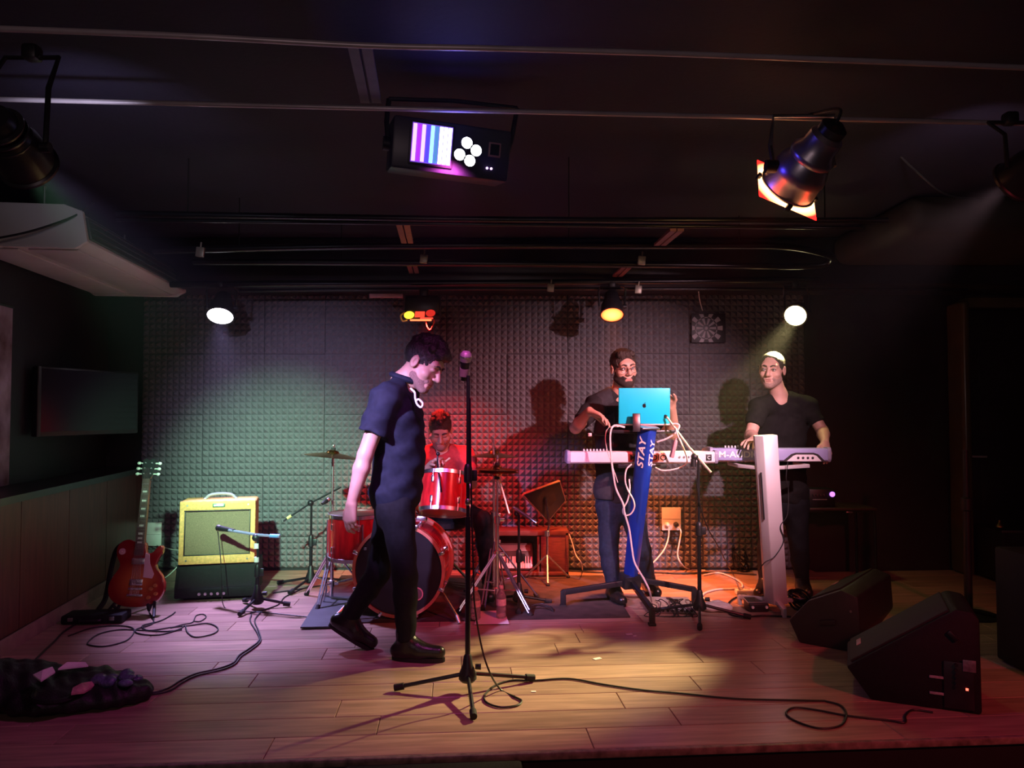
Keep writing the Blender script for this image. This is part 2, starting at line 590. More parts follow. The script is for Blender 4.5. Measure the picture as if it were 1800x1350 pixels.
struct('trim_1', strip_wall(lambda y: xw(y) + 0.025, 0.80, 0.84, 2.4, YB - 0.005, 0.33), M_ledge, 'black ledge capping the wooden wainscot', 'ledge')
struct('baseboard_left', strip_wall(lambda y: xw(y) + 0.012, 0.0, 0.085, 2.4, YB - 0.05, 0.012), K('pale_skirting', (0.30, 0.22, 0.18), rough=0.5, var=0.3), 'pale skirting strip at the foot of the wainscot', 'skirting')
struct('wall_right', MB().box((4.83, 3.0, 1.05), (0.16, 6.8, 3.1)), M_wall, 'black painted side wall beyond the door', 'wall')

# stage floor --------------------------------------------------------------
SA = math.atan2(0.30, 4.05)                        # the stage front runs at a slight angle
def front(x): return 2.985 + (x - 0.07) * math.tan(SA)
stage = struct('floor', MB().prism([(-3.3, front(-3.3)), (4.74, front(4.74)), (4.74, YB), (-3.35, YB)], -0.48, -0.012), M_stagebase, 'raised stage floor of reddish laminate planks', 'floor')
PW, PL = 0.192, 1.25
pl_full = MB().box((PL / 2, PW / 2, -0.006), (PL - 0.0025, PW - 0.0025, 0.012), bev=0.0022, seg=1).mesh('plank', M_plank, smooth=False)
ex, ey = Vector((math.cos(SA), math.sin(SA), 0)), Vector((-math.sin(SA), math.cos(SA), 0))
org = Vector((0.07, 2.985, 0))
for r in range(19):
    off = random.uniform(0, PL)
    x = -3.25 - off
    while x < 4.7:
        x0, x1 = max(x, -3.22), min(x + PL, 4.72)
        if x1 - x0 > 0.06:
            p = org + ex * (x0 - 0.07) + ey * (r * PW)
            q = org + ex * (x1 - 0.07) + ey * (r * PW)
            if p.y < YB - 0.1 or q.y < YB - 0.1:
                o = link('plank', pl_full, stage, Matrix.Translation(p) @ Matrix.Rotation(SA, 4, 'Z') @ Matrix.Diagonal(((x1 - x0) / PL, 1, 1, 1)))
        x += PL
struct('trim_2', MB(Matrix.Translation(org) @ Matrix.Rotation(SA, 4, 'Z')).box((0.7, -0.014, -0.012), (8.2, 0.026, 0.028), bev=0.004), M_trimm, 'worn metal nosing along the front edge of the stage', 'edge trim')
struct('wall_front', MB(Matrix.Translation(org) @ Matrix.Rotation(SA, 4, 'Z')).box((0.7, 0.0, -0.27), (8.2, 0.02, 0.46)), M_stageface, 'black front face of the stage', 'stage front')
struct('floor_hall', MB().box((0.7, 1.2, -0.55), (9.0, 4.6, 0.1)), M_carpet, 'dark hall floor below the stage', 'floor')

# ceiling -----------------------------------------------------------------
struct('ceiling', MB().box((0.7, 3.0, 2.68), (8.6, 7.0, 0.14)), M_ceil, 'flat black ceiling over the stage', 'ceiling')
struct('ceiling_soffit', MB().box((0.65, 6.04, 2.43), (8.1, 0.56, 0.36), bev=0.03), M_soffit, 'lowered glossy black soffit above the foam wall', 'soffit')
struct('ceiling_bulkhead', MB().box((3.55, 5.18, 2.50), (2.3, 1.15, 0.24), bev=0.10, seg=5), K('brown_black_bulkhead', (0.03, 0.024, 0.018), rough=0.7, var=0.2, scale=3), 'black bulkhead with a rounded edge over the door side', 'bulkhead')

def pipe(name, label, pts, r, z=None, m=M_blackg, cat='pipe', **k):
    o = MB().tube(pts, r, seg=10, **k).build(name, m)
    return tag(o, label, cat)
M_bar = K('grey_painted_bar', (0.50, 0.44, 0.46), rough=0.35, metal=0.2, var=0.15)
ZB = 2.45
def onz(pp, z): return [fl(x, y, z) for x, y in pp]
pipe('ceiling_rail', 'thin grey steel rail, nearer of two crossing the ceiling over the stage front', onz([(-170, 44), (300, 62), (640, 80), (900, 86), (1360, 101), (2450, 146)], ZB), 0.0095, m=M_bar, cat='rail')
pipe('ceiling_rail', 'thin grey steel rail carrying the disco light and the barn door lamp', onz([(-170, 170), (640, 190), (900, 196), (1330, 206), (2450, 232)], ZB), 0.0095, m=M_bar, cat='rail')
a, b = fl(632, 84, ZB + 0.02), fl(652, 184, ZB + 0.02)
st = thing('rail_crosspiece', 'pair of flat wooden strips joining the two ceiling rails', 'strut', a)
for dx in (-0.022, 0.022):
    d = (b - a)
    MB(frame(d * 0.5 + Vector((dx, 0, 0.012)), d)).box((0, 0, 0), (0.035, 0.012, d.length)).build('strip', K('grey_strip', (0.10, 0.09, 0.10), rough=0.5, var=0.3), st)
# tubes of the rig above the band
pipe('lighting_pipe', 'long black pipe, foremost of the rig above the band', [at(205, 375, 3.95), at(900, 386, 3.93), at(1560, 388, 3.93)], 0.016)
pipe('lighting_pipe', 'thinner black pipe slung just below the foremost rig pipe', [at(205, 386, 3.98), at(900, 395, 3.98), at(1520, 401, 3.98)], 0.010)
pipe('bent_pipe', 'black tube bent round at its end above the keyboards', [at(270, 440, 4.69), at(700, 432, 4.69), at(1250, 432, 4.69), at(1380, 433, 4.69), at(1450, 446, 4.85), at(1462, 456, 5.05), at(1420, 468, 5.12), at(1200, 466, 5.12), at(700, 462, 5.12), at(340, 460, 5.12)], 0.022, n=8)
pipe('lighting_pipe', 'black pipe under the soffit from which the back lamps hang', [at(300, 500, 5.62), at(900, 497, 5.62), at(1440, 492, 5.62)], 0.024)
pipe('lighting_pipe', 'flat black conduit along the lower edge of the soffit', [at(420, 511, 5.70), at(900, 508, 5.70), at(1700, 509, 5.70)], 0.012)
M_clamp = K('pale_clamp', (0.42, 0.38, 0.30), rough=0.4, metal=0.4, var=0.2)
for k, (px, py, Y, lb) in enumerate([(352, 443, 4.66, 'pale clamp on the bent tube near the air conditioner'), (745, 455, 5.05, 'pale clamp on the bent tube above the singer'), (1128, 458, 5.05, 'pale clamp on the bent tube above the bearded keyboardist'), (1122, 509, 5.58, 'pale clip on the rear pipe between two lamps'), (968, 506, 5.58, 'small pale clip on the rear pipe above the drums')]):
    p = at(px, py, Y)
    tag(MB(frame(p, (0.1, 0, 1))).box((0, 0, 0), (0.022, 0.05, 0.06), bev=0.005).cone((0, 0, 0.02), (0, 0.0, 0.06), 0.006).build('pipe_clamp', M_clamp), lb, 'clamp')
M_brk = K('red_lit_bracket', (0.30, 0.09, 0.08), rough=0.45, var=0.2)  # red glow of the lamp below is put into the bracket colour
for pa, pb, lb in [((708, 392, 3.98), (716, 426, 4.62), 'double flat bracket running back from the foremost pipe'), ((722, 458, 5.14), (728, 479, 5.58), 'short double bracket between the bent tube and the rear pipe above the singer'), ((1108, 463, 5.14), (1085, 485, 5.58), 'slanted double bracket above the bearded keyboardist'), ((1190, 404, 3.98), (1160, 430, 4.62), 'slanted dark bracket running back beside the barn door lamp')]:
    A, B = at(*pa), at(*pb)
    t = thing('pipe_bracket', lb, 'bracket', A)
    d = B - A
    for dx in (-0.020, 0.020):
        MB(frame(d * 0.5 + Vector((dx, 0, 0)), d)).box((0, 0, 0), (0.032, 0.014, d.length)).build('strip', M_brk, t)

# hangers for the rig
for px, Y, lb in [(330, 3.95, 'near the air conditioner holding the foremost pipe'), (1000, 3.93, 'beside the disco light holding the foremost pipe'), (1450, 3.93, 'beside the barn door lamp holding the foremost pipe'), (420, 4.69, 'near the air conditioner holding the bent tube'), (1000, 4.69, 'in the middle holding the front run of the bent tube'), (1300, 5.12, 'above the keyboards holding the bent tube'), (600, 5.12, 'above the singer holding the rear run of the bent tube')]:
    z = at(px, {3.95: 377, 3.93: 387, 4.69: 433, 5.12: 465}[Y], Y)
    tag(MB().cone(z, (z.x, z.y, 2.615), 0.0035, seg=6).build('pipe_hanger', M_rubber), 'thin black rod ' + lb, 'hanger', 'rods holding the lighting pipes')
tag(MB(frame(at(679, 520, 5.70), (1, 0, 0))).box((0, 0, 0), (0.02, 0.03, 0.25), bev=0.004).build('batten', K('pink_batten', (0.6, 0.32, 0.34), rough=0.5, var=0.15)), 'short pale batten fixed under the soffit beside the red lamp', 'batten')

# door ----------------------------------------------------------------------
M_door = K('black_door', (0.014, 0.012, 0.014), rough=0.4, var=0.2, scale=4)
M_jamb = K('dark_varnished_jamb', (0.10, 0.07, 0.035), rough=0.25, var=0.1)
M_hand = K('satin_handle', (0.60, 0.56, 0.60), rough=0.4, metal=0.3, var=0.1)
XD = at(1690, 700, 6.25).x
door = MB().box((XD + 0.42, 6.265, 1.06), (0.82, 0.045, 2.12), bev=0.004).build('door_1', M_door)
tag(door, 'black door with a steel lever handle', 'door', kind='structure')
for dz in (0.55, 1.5):
    MB().box((XD + 0.42, 6.242, dz), (0.56, 0.012, 0.75), bev=0.006).build('panel', M_door, door)
hp = at(1690, 806, 6.24)
hd = MB().box((hp.x + 0.035, 6.236, hp.z), (0.042, 0.012, 0.235), bev=0.006).build('handle_plate', M_hand, door)
MB().tube([(hp.x + 0.035, 6.23, hp.z + 0.02), (hp.x + 0.035, 6.19, hp.z + 0.02), (hp.x + 0.06, 6.175, hp.z + 0.02), (hp.x + 0.165, 6.175, hp.z + 0.018)], 0.009, seg=10).build('lever', M_hand, hd)
MB().cone((hp.x + 0.035, 6.231, hp.z - 0.06), (hp.x + 0.035, 6.222, hp.z - 0.06), 0.011).build('lock_cylinder', M_steel, hd)
fr = thing('door_frame', 'glossy black frame standing proud around the door', 'door frame', (XD, 6.2, 0))
tag(fr, kind='structure')
for x0 in (-0.045, 0.875):
    MB().box((x0, 0.0, 1.09), (0.075, 0.24, 2.18), bev=0.036, seg=5).build('jamb', M_jamb, fr)
MB().box((0.42, 0.03, 2.17), (0.83, 0.18, 0.09), bev=0.02).build('lintel', M_jamb, fr)

# ================================================================== CEILING FIXTURES, AIR CONDITIONER
M_acw = K('air_conditioner_white', (0.72, 0.70, 0.66), rough=0.45, var=0.06, scale=4)
M_acd = K('air_conditioner_dark', (0.05, 0.045, 0.05), rough=0.4, var=0.2)
A0, A1 = Vector((-2.345, 4.19, 2.2)), Vector((-2.575, 6.02, 2.2))
ad = (A1 - A0); AL = ad.length
ac = thing('air_conditioner', 'white ceiling-hung air conditioner along the side wall', 'air conditioner', A0, math.atan2(ad.y, ad.x))
# local x runs away from the camera, local y to the wall
prof = [(0.0, 0.035), (0.06, 0.0), (0.66, 0.0), (0.70, 0.03), (0.70, 0.23), (0.12, 0.23), (0.03, 0.19)]
PX = Matrix(((0, 0, 1, 0), (1, 0, 0, 0), (0, 1, 0, 0), (0, 0, 0, 1)))
MB().prism([(y, z) for y, z in prof], 0.03, AL - 0.03, M=PX).build('body', M_acw, ac, bev=0.006)
pe = [(-0.012, 0.03), (0.055, -0.010), (0.665, -0.010), (0.71, 0.025), (0.71, 0.235), (0.115, 0.235), (0.018, 0.20)]
for x0 in (0.0, AL - 0.035):
    MB().prism(pe, x0, x0 + 0.035, M=PX).build('end_cap', M_acw, ac, bev=0.008)
MB().box((AL / 2, 0.50, -0.006), (AL - 0.16, 0.24, 0.010), bev=0.003).build('intake_panel', M_acw, ac)
MB().box((AL / 2, 0.20, -0.004), (AL - 0.16, 0.26, 0.008), bev=0.003).build('bottom_panel', M_acw, ac)
sl = Vector((0, 0.03, 0.155)).normalized()
gr = MB(Matrix.Translation((AL / 2, 0.012, 0.112)) @ Matrix.Rotation(math.atan2(-0.03, 0.155), 4, 'X')).box((0, -0.006, 0), (AL - 0.1, 0.02, 0.125), bev=0.004).build('outlet', M_acd, ac)
for q in (-0.035, 0.0, 0.035):
    MB(Matrix.Translation((AL / 2, 0.012, 0.112)) @ Matrix.Rotation(math.atan2(-0.03, 0.155), 4, 'X')).box((0, -0.024, q), (AL - 0.14, 0.022, 0.006), rot=Matrix.Rotation(R(25), 3, 'X'), bev=0.002).build('louvre', M_acd, gr)
for x0 in (0.3, AL - 0.3):
    MB().cone((x0, 0.35, 0.225), (x0, 0.35, 0.41), 0.008).build('hanger_rod', M_steel, ac)
tag(MB().tube([at(-40, 425, 4.0), at(40, 410, 4.05), at(100, 392, 4.12), at(140, 375, 4.2), at(165, 355, 4.3)], 0.006).build('power_cable', M_cable), 'black cable looped over the end of the air conditioner', 'cable')

# ---- lamps ------------------------------------------------------------------
def lens_mat(name, c, s, c2=None, r=0.1):
    m = bpy.data.materials.new(name)
    m.use_nodes = True
    nt = m.node_tree
    b = nt.nodes['Principled BSDF']
    b.inputs['Base Color'].default_value = (*[x * 0.4 for x in c], 1)
    b.inputs['Roughness'].default_value = 0.2
    b.inputs['Emission Strength'].default_value = s
    b.inputs['Emission Color'].default_value = (*c, 1)
    if c2:
        tc = nt.nodes.new('ShaderNodeTexCoord')
        g = nt.nodes.new('ShaderNodeVectorMath'); g.operation = 'LENGTH'
        nt.links.new(tc.outputs['Object'], g.inputs[0])
        mr = nt.nodes.new('ShaderNodeMapRange')
        mr.inputs[1].default_value = r[0]; mr.inputs[2].default_value = r[1]
        nt.links.new(g.outputs['Value'], mr.inputs[0])
        rp = nt.nodes.new('ShaderNodeValToRGB')
        rp.color_ramp.elements[0].color = (*c, 1)
        rp.color_ramp.elements[1].color = (*c2, 1)
        nt.links.new(mr.outputs[0], rp.inputs[0])
        nt.links.new(rp.outputs[0], b.inputs['Emission Color'])
    m.cycles.emission_sampling = 'NONE'
    return m

def par(name, label, p, d, r, L, body, lens, key=None, aim=None, hang=None, group=None, fins=False):
    t = thing(name, label, 'stage lamp', p)
    M = frame((0, 0, 0), d)
    MB(M).lathe([(0.001, -L), (r * 0.55, -L), (r * 0.62, -L * 0.93), (r * 0.66, -L * 0.72), (r * 0.92, -L * 0.45), (r * 0.97, -L * 0.06), (r * 1.06, -L * 0.04), (r * 1.06, 0.0), (r * 0.93, 0.0), (r * 0.93, -L * 0.08)], seg=28).build('housing', body, t)
    o = link('lens', MB().disc(r * 0.94, z=-0.004, dome=0.006).mesh('lens', lens), t, M)
    B = basis(d)
    if hang is not None:
        side = Vector((1, 0, 0))
        top = Vector((0, 0, hang - p.z))
        c0 = Vector(d).normalized() * (-L * 0.4)
        yk = MB().tube([c0 + side * (r * 1.08), c0 + side * (r * 1.15) + top * 0.5, top + side * r * 1.0 - Vector((0, 0, 0.02)), top - side * r * 1.0 - Vector((0, 0, 0.02)), c0 - side * (r * 1.15) + top * 0.5, c0 - side * (r * 1.08)], 0.008, seg=6, smooth=False).build('yoke', M_blackg, t)
        MB().cone(c0 + side * (r * 0.95), c0 + side * (r * 1.25), 0.016, seg=10).build('knob', M_black, yk)
        MB().box(top - Vector((0, 0, 0.005)), (0.05, 0.05, 0.05), bev=0.012).build('hook_clamp', M_black, t)
    if fins:
        for q in (0.55, 0.68, 0.8):
            MB(M).lathe([(r * 0.60, -L * q), (r * 0.82, -L * q), (r * 0.82, -L * q - 0.006), (r * 0.60, -L * q - 0.006)], seg=24, closed=True).build('fin', body, t)
    if key:
        spot(key, p + Vector(d).normalized() * 0.03, aim, t)
    return t
L_white = lens_mat('lens_white', (0.95, 0.86, 1.0), 9)
L_orange = lens_mat('lens_orange', (1.0, 0.30, 0.06), 6, (1.0, 0.06, 0.012), (0.02, 0.084))
L_yellow = lens_mat('lens_yellow', (1.0, 0.86, 0.45), 12)
M_can = K('black_lamp_can', (0.02, 0.019, 0.022), rough=0.35, var=0.2)
P1, P2, P3 = at(387, 556, 5.62), at(1076, 554, 5.62), at(1398, 555, 5.62)
par('stage_par', 'black stage lamp glowing white at the air conditioner end of the rig', P1, (0.08, -0.52, -0.80), 0.098, 0.20, M_can, L_white, 'white_back', Vector((-1.62, 4.90, 0.0)), hang=2.232)
par('stage_par', 'black stage lamp glowing orange above the bearded keyboardist', P2, (-0.05, -0.50, -0.84), 0.086, 0.20, M_can, L_orange, 'orange_back', Vector((0.98, 5.72, 0.0)), hang=2.232)
tY = par('stage_par', 'black stage lamp glowing yellow-white above the man in the V-neck', P3, (-0.45, -0.80, -0.42), 0.082, 0.19, M_can, L_yellow, 'yellow_back', Vector((0.32, 4.10, 0.0)), hang=2.232)
spot('yellow_rim', P3 + Vector((-0.02, -0.05, -0.02)), P3 + Vector((-0.3, -0.1, -1.0)), tY)

# front dark lamps at the two ends of the rail
PLft, PRgt = at(52, 292, 2.40), at(1778, 322, 2.95)
M_dark = lens_mat('lens_dim', (0.4, 0.5, 0.45), 0.3)
aimL = Vector((-1.85, 6.2, 0.62))
tL = par('stage_par', 'dark stage lamp seen from behind at the air conditioner end of the rail', PLft, aimL - PLft, 0.085, 0.22, M_can, M_dark, 'front_left', aimL, hang=2.44, fins=True)
spot('front_left2', PLft + (aimL - PLft).normalized() * 0.03 + Vector((0.02, 0, 0.02)), Vector((-1.60, 6.0, 1.05)), tL)
spot('front_left3', PLft + (aimL - PLft).normalized() * 0.03 + Vector((0.03, 0, 0)), Vector((-0.6, 4.1, 1.1)), tL)
spot('spill_left', PLft + Vector((0.0, 0.05, 0.03)), fl(215, 215, 2.6), tL)
aimR = Vector((0.85, 6.0, 0.82))
tR = par('stage_par', 'dark stage lamp seen from behind at the door end of the rail', PRgt, aimR - PRgt, 0.085, 0.22, M_can, M_dark, 'front_right', aimR, hang=2.44, fins=True)
spot('spill_right', PRgt + Vector((0.0, 0.05, 0.03)), fl(1680, 262, 2.6), tR)

# barn-door lamp with a square red gel
M_silver = K('polished_aluminium', (0.62, 0.60, 0.64), rough=0.33, metal=0.9, var=0.12, scale=9)
G_front = at(1383, 332, 3.05)
gd = (Vector((-0.10, 0.235, -0.17))).normalized()
bt = thing('barn_door_lamp', 'silver stage lamp with a glowing red square gel in front', 'stage lamp', G_front)
Mg = frame((0, 0, 0), gd, up=(0.35, 0.1, 1))
r, L = 0.112, 0.27
MB(Mg).lathe([(0.001, -L), (0.05, -L), (0.066, -L + 0.015), (0.070, -L * 0.75), (0.09, -L * 0.66), (0.092, -L * 0.60), (0.086, -L * 0.56), (0.104, -L * 0.42), (0.110, -L * 0.30), (0.106, -L * 0.27), (0.111, -L * 0.05), (0.118, -L * 0.04), (0.118, -0.006), (0.104, -0.006)], seg=36).build('housing', M_silver, bt)
MB(Mg).lathe([(0.052, -L - 0.002), (0.052, -L - 0.03), (0.03, -L - 0.045), (0.001, -L - 0.045)], seg=24).build('rear_cap', M_can, bt)
L_gel = lens_mat('red_gel', (1.0, 0.62, 0.22), 7, (1.0, 0.008, 0.006), (0.112, 0.158))
link('gel_filter', MB().box((0, 0, 0.004), (0.255, 0.255, 0.004), bev=0.0018).mesh('gel_filter', L_gel), bt, Mg)
for q in range(4):
    MB(Mg @ Matrix.Rotation(q * math.pi / 2, 4, 'Z')).box((0.0, 0.127, 0.0), (0.022, 0.014, 0.03), bev=0.003).build('gel_clip', M_can, bt)
Br = basis(gd)
side = Vector((1, 0, 0))
c0 = gd * (-L * 0.42)
zt = 2.45 - G_front.z
yk = MB().tube([c0 - side * 0.118, Vector((c0.x - 0.118, -0.05, zt * 0.6)), Vector((c0.x - 0.118, -0.09, zt)), Vector((c0.x + 0.118, -0.09, zt)), Vector((c0.x + 0.118, -0.05, zt * 0.6)), c0 + side * 0.118], 0.009, seg=6, smooth=False).build('yoke', M_steel, bt)
MB().cone(c0 - side * 0.105, c0 - side * 0.150, 0.026, seg=12).build('yoke_knob', M_black, yk)
MB().tube([gd * (-L - 0.03), gd * (-L - 0.06) + Vector((0.0, 0, 0.04)), Vector((c0.x + 0.03, -0.08, zt + 0.01))], 0.006).build('lead', M_cable, bt)
spot('red_par', G_front + gd * 0.02, G_front + gd + Vector((0.0, 0.0, 0.10)), bt)

# disco derby light ------------------------------------------------------------
DC = at(795, 262, 2.98)
dn = Vector((0.26, -1.0, -0.20)).normalized()
dt = thing('disco_light', 'black disco light with a striped colour panel and four bright lenses', 'stage lamp', DC)
B = basis(dn, up=(0.05, 0, 1))            # columns side, up, normal
Xs = -B.col[0] if B.col[0].x < 0 else B.col[0]
Ys = B.col[1]
Md = Matrix((( -Xs.x if False else Xs.x, Ys.x, dn.x, 0), (Xs.y, Ys.y, dn.y, 0), (Xs.z, Ys.z, dn.z, 0), (0, 0, 0, 1)))
MB(Md).box((0.0, 0.0, -0.10), (0.47, 0.20, 0.20), bev=0.012).build('housing', K('black_derby_case', (0.03, 0.03, 0.045), rough=0.4, var=0.2), dt)
MB(Md).box((-0.083, 0.005, 0.004), (0.175, 0.165, 0.010), bev=0.004).build('panel_bezel', M_black, dt)
cols = [((1.0, 0.35, 0.45), 2.2), ((0.45, 0.03, 0.9), 1.2), ((1.0, 0.5, 0.75), 1.6), ((0.10, 0.06, 0.9), 1.2), ((0.25, 0.85, 1.0), 2.2), ((0.10, 0.30, 0.75), 1.0), ((0.75, 1.0, 0.85), 3.5), ((0.85, 1.0, 0.95), 4.0), ((0.8, 1.0, 0.9), 3.5)]
pm = MB(Md).box((-0.083, 0.005, 0.009), (0.158, 0.148, 0.004)).build('light_panel', lens_mat('panel_glow', (0.25, 0.1, 0.9), 0.8), dt)
wst = 0.154 / len(cols)
for i, (c, e) in enumerate(cols):
    xx = -0.083 - 0.077 + wst * (i + 0.5)
    MB(Md).box((xx, 0.005, 0.0125), (wst * 0.82, 0.140, 0.004), bev=0.001).build('light_strip', lens_mat('strip_%d' % i, c, e), pm)
L_led = lens_mat('led_white', (0.92, 0.95, 1.0), 8)
for x, y in ((0.055, 0.030), (0.094, 0.006), (0.030, -0.018), (0.072, -0.036)):
    MB(Md).lathe([(0.021, 0.0), (0.026, 0.0), (0.026, 0.008), (0.0225, 0.010)], M=Matrix.Translation((x, y, 0.0)), seg=20).build('lens_ring', M_black, dt)
    MB(Md).disc(0.0225, M=Matrix.Translation((x, y, 0.004)), dome=0.006).build('led_lens', L_led, dt)
w_ = MB(Md).box((0.168, 0.018, 0.004), (0.05, 0.056, 0.012), bev=0.003).build('laser_window', K('window_frame_pink', (0.30, 0.16, 0.20), rough=0.4, var=0.2), dt)
MB(Md).box((0.168, 0.018, 0.0105), (0.036, 0.042, 0.002)).build('window_glass', M_screen, w_)
for x in (0.145, 0.162):
    MB(Md).ball((x, -0.055, 0.003), 0.005).build('indicator', lens_mat('ind%d' % int(x * 1000), (0.75, 0.45, 1.0), 3), dt)
MB(Md).tube([(-0.24, 0.0, -0.10), (-0.255, 0.08, -0.08), (-0.255, 0.16, -0.04)], 0.010, smooth=False).build('bracket_arm', M_black, dt)
MB(Md).tube([(0.24, 0.0, -0.10), (0.255, 0.09, -0.08), (0.255, 0.20, -0.04)], 0.010, smooth=False).build('bracket_arm', M_black, dt)
MB(Md).cone((-0.237, 0.0, -0.09), (-0.262, 0.0, -0.09), 0.028).build('knob', M_black, dt)
MB(Md).tube([(-0.255, 0.16, -0.04), (0.0, 0.19, -0.04), (0.255, 0.20, -0.04)], 0.008, smooth=False).build('bracket_bar', M_black, dt)
spot('derby', DC + dn * 0.05, DC + dn * 0.05 + Vector((0.10, -1.0, 0.45)), dt)
spot('derby3', DC + dn * 0.05 + Vector((0.08, 0, -0.03)), DC + Vector((1.0, -0.15, -0.55)), dt)
spot('derby2', DC + dn * 0.06 + Vector((0, 0, -0.05)), Vector((-0.9, 4.2, 0.0)), dt)

# red cluster lamp above the drums -----------------------------------------------
RC = at(742, 553, 5.45)
rt = thing('effect_light', 'black effect light with glowing red and yellow lenses above the drums', 'stage lamp', RC)
MB().box((0, 0.06, 0.065), (0.25, 0.16, 0.14), bev=0.02).build('housing', M_can, rt)
Mr = Matrix.Rotation(R(60), 4, 'X')
fc = Matrix.Translation((0, -0.03, -0.02)) @ Matrix.Rotation(R(55), 4, 'X')
MB().box((0, 0.02, -0.018), (0.25, 0.10, 0.05), bev=0.015).build('front_plate', M_can, rt)
MB(fc).disc(0.036, M=Matrix.Translation((-0.085, -0.008, 0.028)), dome=0.006).build('lens', lens_mat('lens_amber', (1.0, 0.55, 0.03), 3.0), rt)
MB(fc).box((-0.010, 0.0, 0.026), (0.068, 0.052, 0.006), bev=0.002).build('lens', lens_mat('lens_red_square', (1.0, 0.06, 0.03), 1.6), rt)
MB(fc).disc(0.034, M=Matrix.Translation((0.065, 0.010, 0.028)), dome=0.006).build('lens', lens_mat('lens_red_dim', (0.8, 0.03, 0.02), 0.9), rt)
MB(fc).box((0.0, -0.052, 0.024), (0.15, 0.014, 0.008), bev=0.003).build('light_bar', lens_mat('bar_orange', (1.0, 0.18, 0.06), 2.4), rt)
MB(fc).box((0.04, -0.035, 0.024), (0.09, 0.012, 0.008), bev=0.003).build('light_bar', lens_mat('bar_red', (1.0, 0.05, 0.03), 2.0), rt)
MB().tube([(-0.115, 0.0, 0.02), (-0.150, -0.02, -0.01), (-0.135, -0.03, -0.05), (-0.10, -0.03, -0.045)], 0.007).build('lead', K('pale_lead', (0.5, 0.35, 0.38), rough=0.4, var=0.1), rt)
MB().tube([(0.03, -0.03, -0.05), (0.04, -0.03, -0.09), (0.06, -0.03, -0.11), (0.085, -0.03, -0.07), (0.09, -0.02, -0.03)], 0.004).build('lead', K('red_lead', (0.6, 0.1, 0.08), rough=0.4, var=0.1), rt)
MB().box((0, 0.10, 0.17), (0.06, 0.06, 0.08), bev=0.01).build('hook_clamp', M_black, rt)
spot('red_cluster', RC + Vector((0.02, -0.05, -0.07)), Vector((-0.50, 5.95, 0.7)), rt)

tag(MB().tube([at(1555, 248, 3.9), at(1610, 300, 3.95), at(1660, 340, 4.0), at(1720, 352, 4.1)], 0.006).build('ceiling_cable', M_cable), 'black cable drooping across the ceiling beside the barn door lamp', 'cable')
tag(MB().tube([at(1228, 513, 5.75), at(1230, 528, 6.0), at(1235, 546, 6.2)], 0.004).build('ceiling_cable', M_wcable), 'thin white wire hanging above the dartboard', 'wire')

# wall fittings -----------------------------------------------------------------
YF = YB - 0.045
dbc = at(1245, 577, YF - 0.012)
db = thing('dartboard', 'square black panel with a dartboard pattern on the foam wall', 'dartboard', dbc)
MB().box((0, 0.0, 0), (0.28, 0.02, 0.24), bev=0.003).build('backing', M_black, db)
M_dl, M_dd = K('board_pale', (0.34, 0.32, 0.34), rough=0.7, var=0.2), K('board_dark', (0.02, 0.02, 0.02), rough=0.7, var=0.2)
def sector(r0, r1, a0, a1, n=3):
    pts = [(r1 * math.cos(a0 + (a1 - a0) * i / n), r1 * math.sin(a0 + (a1 - a0) * i / n)) for i in range(n + 1)]
    pts += [(r0 * math.cos(a1 - (a1 - a0) * i / n), r0 * math.sin(a1 - (a1 - a0) * i / n)) for i in range(n + 1)]
    return pts
MX = Matrix(((1, 0, 0, -0.02), (0, 0, -1, -0.010), (0, 1, 0, 0.0), (0, 0, 0, 1)))
def clampp(pts): return [(min(max(x, -0.115), 0.155), min(max(y, -0.115), 0.115)) for x, y in pts]
for i in range(20):
    a0, a1 = math.tau * (i - 0.5) / 20 + 0.012, math.tau * (i + 0.5) / 20 - 0.012
    if i % 2 == 0:
        MB().prism(clampp(sector(0.028, 0.082, a0, a1)), 0.0, 0.003, M=MX).build('sector', M_dl, db)
        MB().prism(clampp(sector(0.092, 0.135, a0, a1)), 0.0, 0.003, M=MX).build('sector', M_dl, db)
    else:
        MB().prism(clampp(sector(0.084, 0.091, a0, a1)), 0.0, 0.004, M=MX).build('sector', M_dl, db)
MB().cone((-0.02, -0.010, 0), (-0.02, -0.016, 0), 0.013).build('bull', M_dl, db)

def socket_plate(label, c, w_, h_, n):
    t = thing('socket_plate', label, 'wall socket', c)
    MB().box((0, 0.0, 0), (w_, 0.022, h_), bev=0.006).build('plate', M_white, t)
    MB().box((0, -0.0115, 0), (w_ - 0.01, 0.002, 0.003)).build('seam', K('seam_grey', (0.4, 0.4, 0.4), rough=0.5, var=0.1), t)
    for sx in (-1, 1):
        for sz in (-1, 1):
            MB().lathe([(0.026, -0.009), (0.026, -0.0135), (0.021, -0.0135), (0.021, -0.0115), (0.001, -0.0115)], M=Matrix.Translation((sx * w_ * 0.23, 0, sz * h_ * 0.24)) @ Matrix.Rotation(R(-90), 4, 'X') @ Matrix.Diagonal((1, 1, -1, 1)), seg=18).build('outlet', M_white, t)
    return t
s1 = socket_plate('white double wall socket beside the guitar neck', at(266, 939, YF - 0.01), 0.17, 0.19, 4)
s2 = socket_plate('white double wall socket with two plugs behind the blue stand', at(1180, 912, YF - 0.01), 0.155, 0.185, 4)
for dx, m, nm in ((-0.035, M_white, 'white'), (0.036, M_black, 'black')):
    p = at(1180, 912, YF - 0.02) + Vector((dx, -0.02, -0.045))
    tag(MB(frame(p, (0, -1, 0))).cone((0, 0, -0.02), (0, 0, 0.012), 0.021, 0.019).cone((0, 0, 0.012), (0, 0, 0.028), 0.019, 0.009).build('mains_plug', m), nm + ' round plug in the socket behind the blue stand', 'plug')

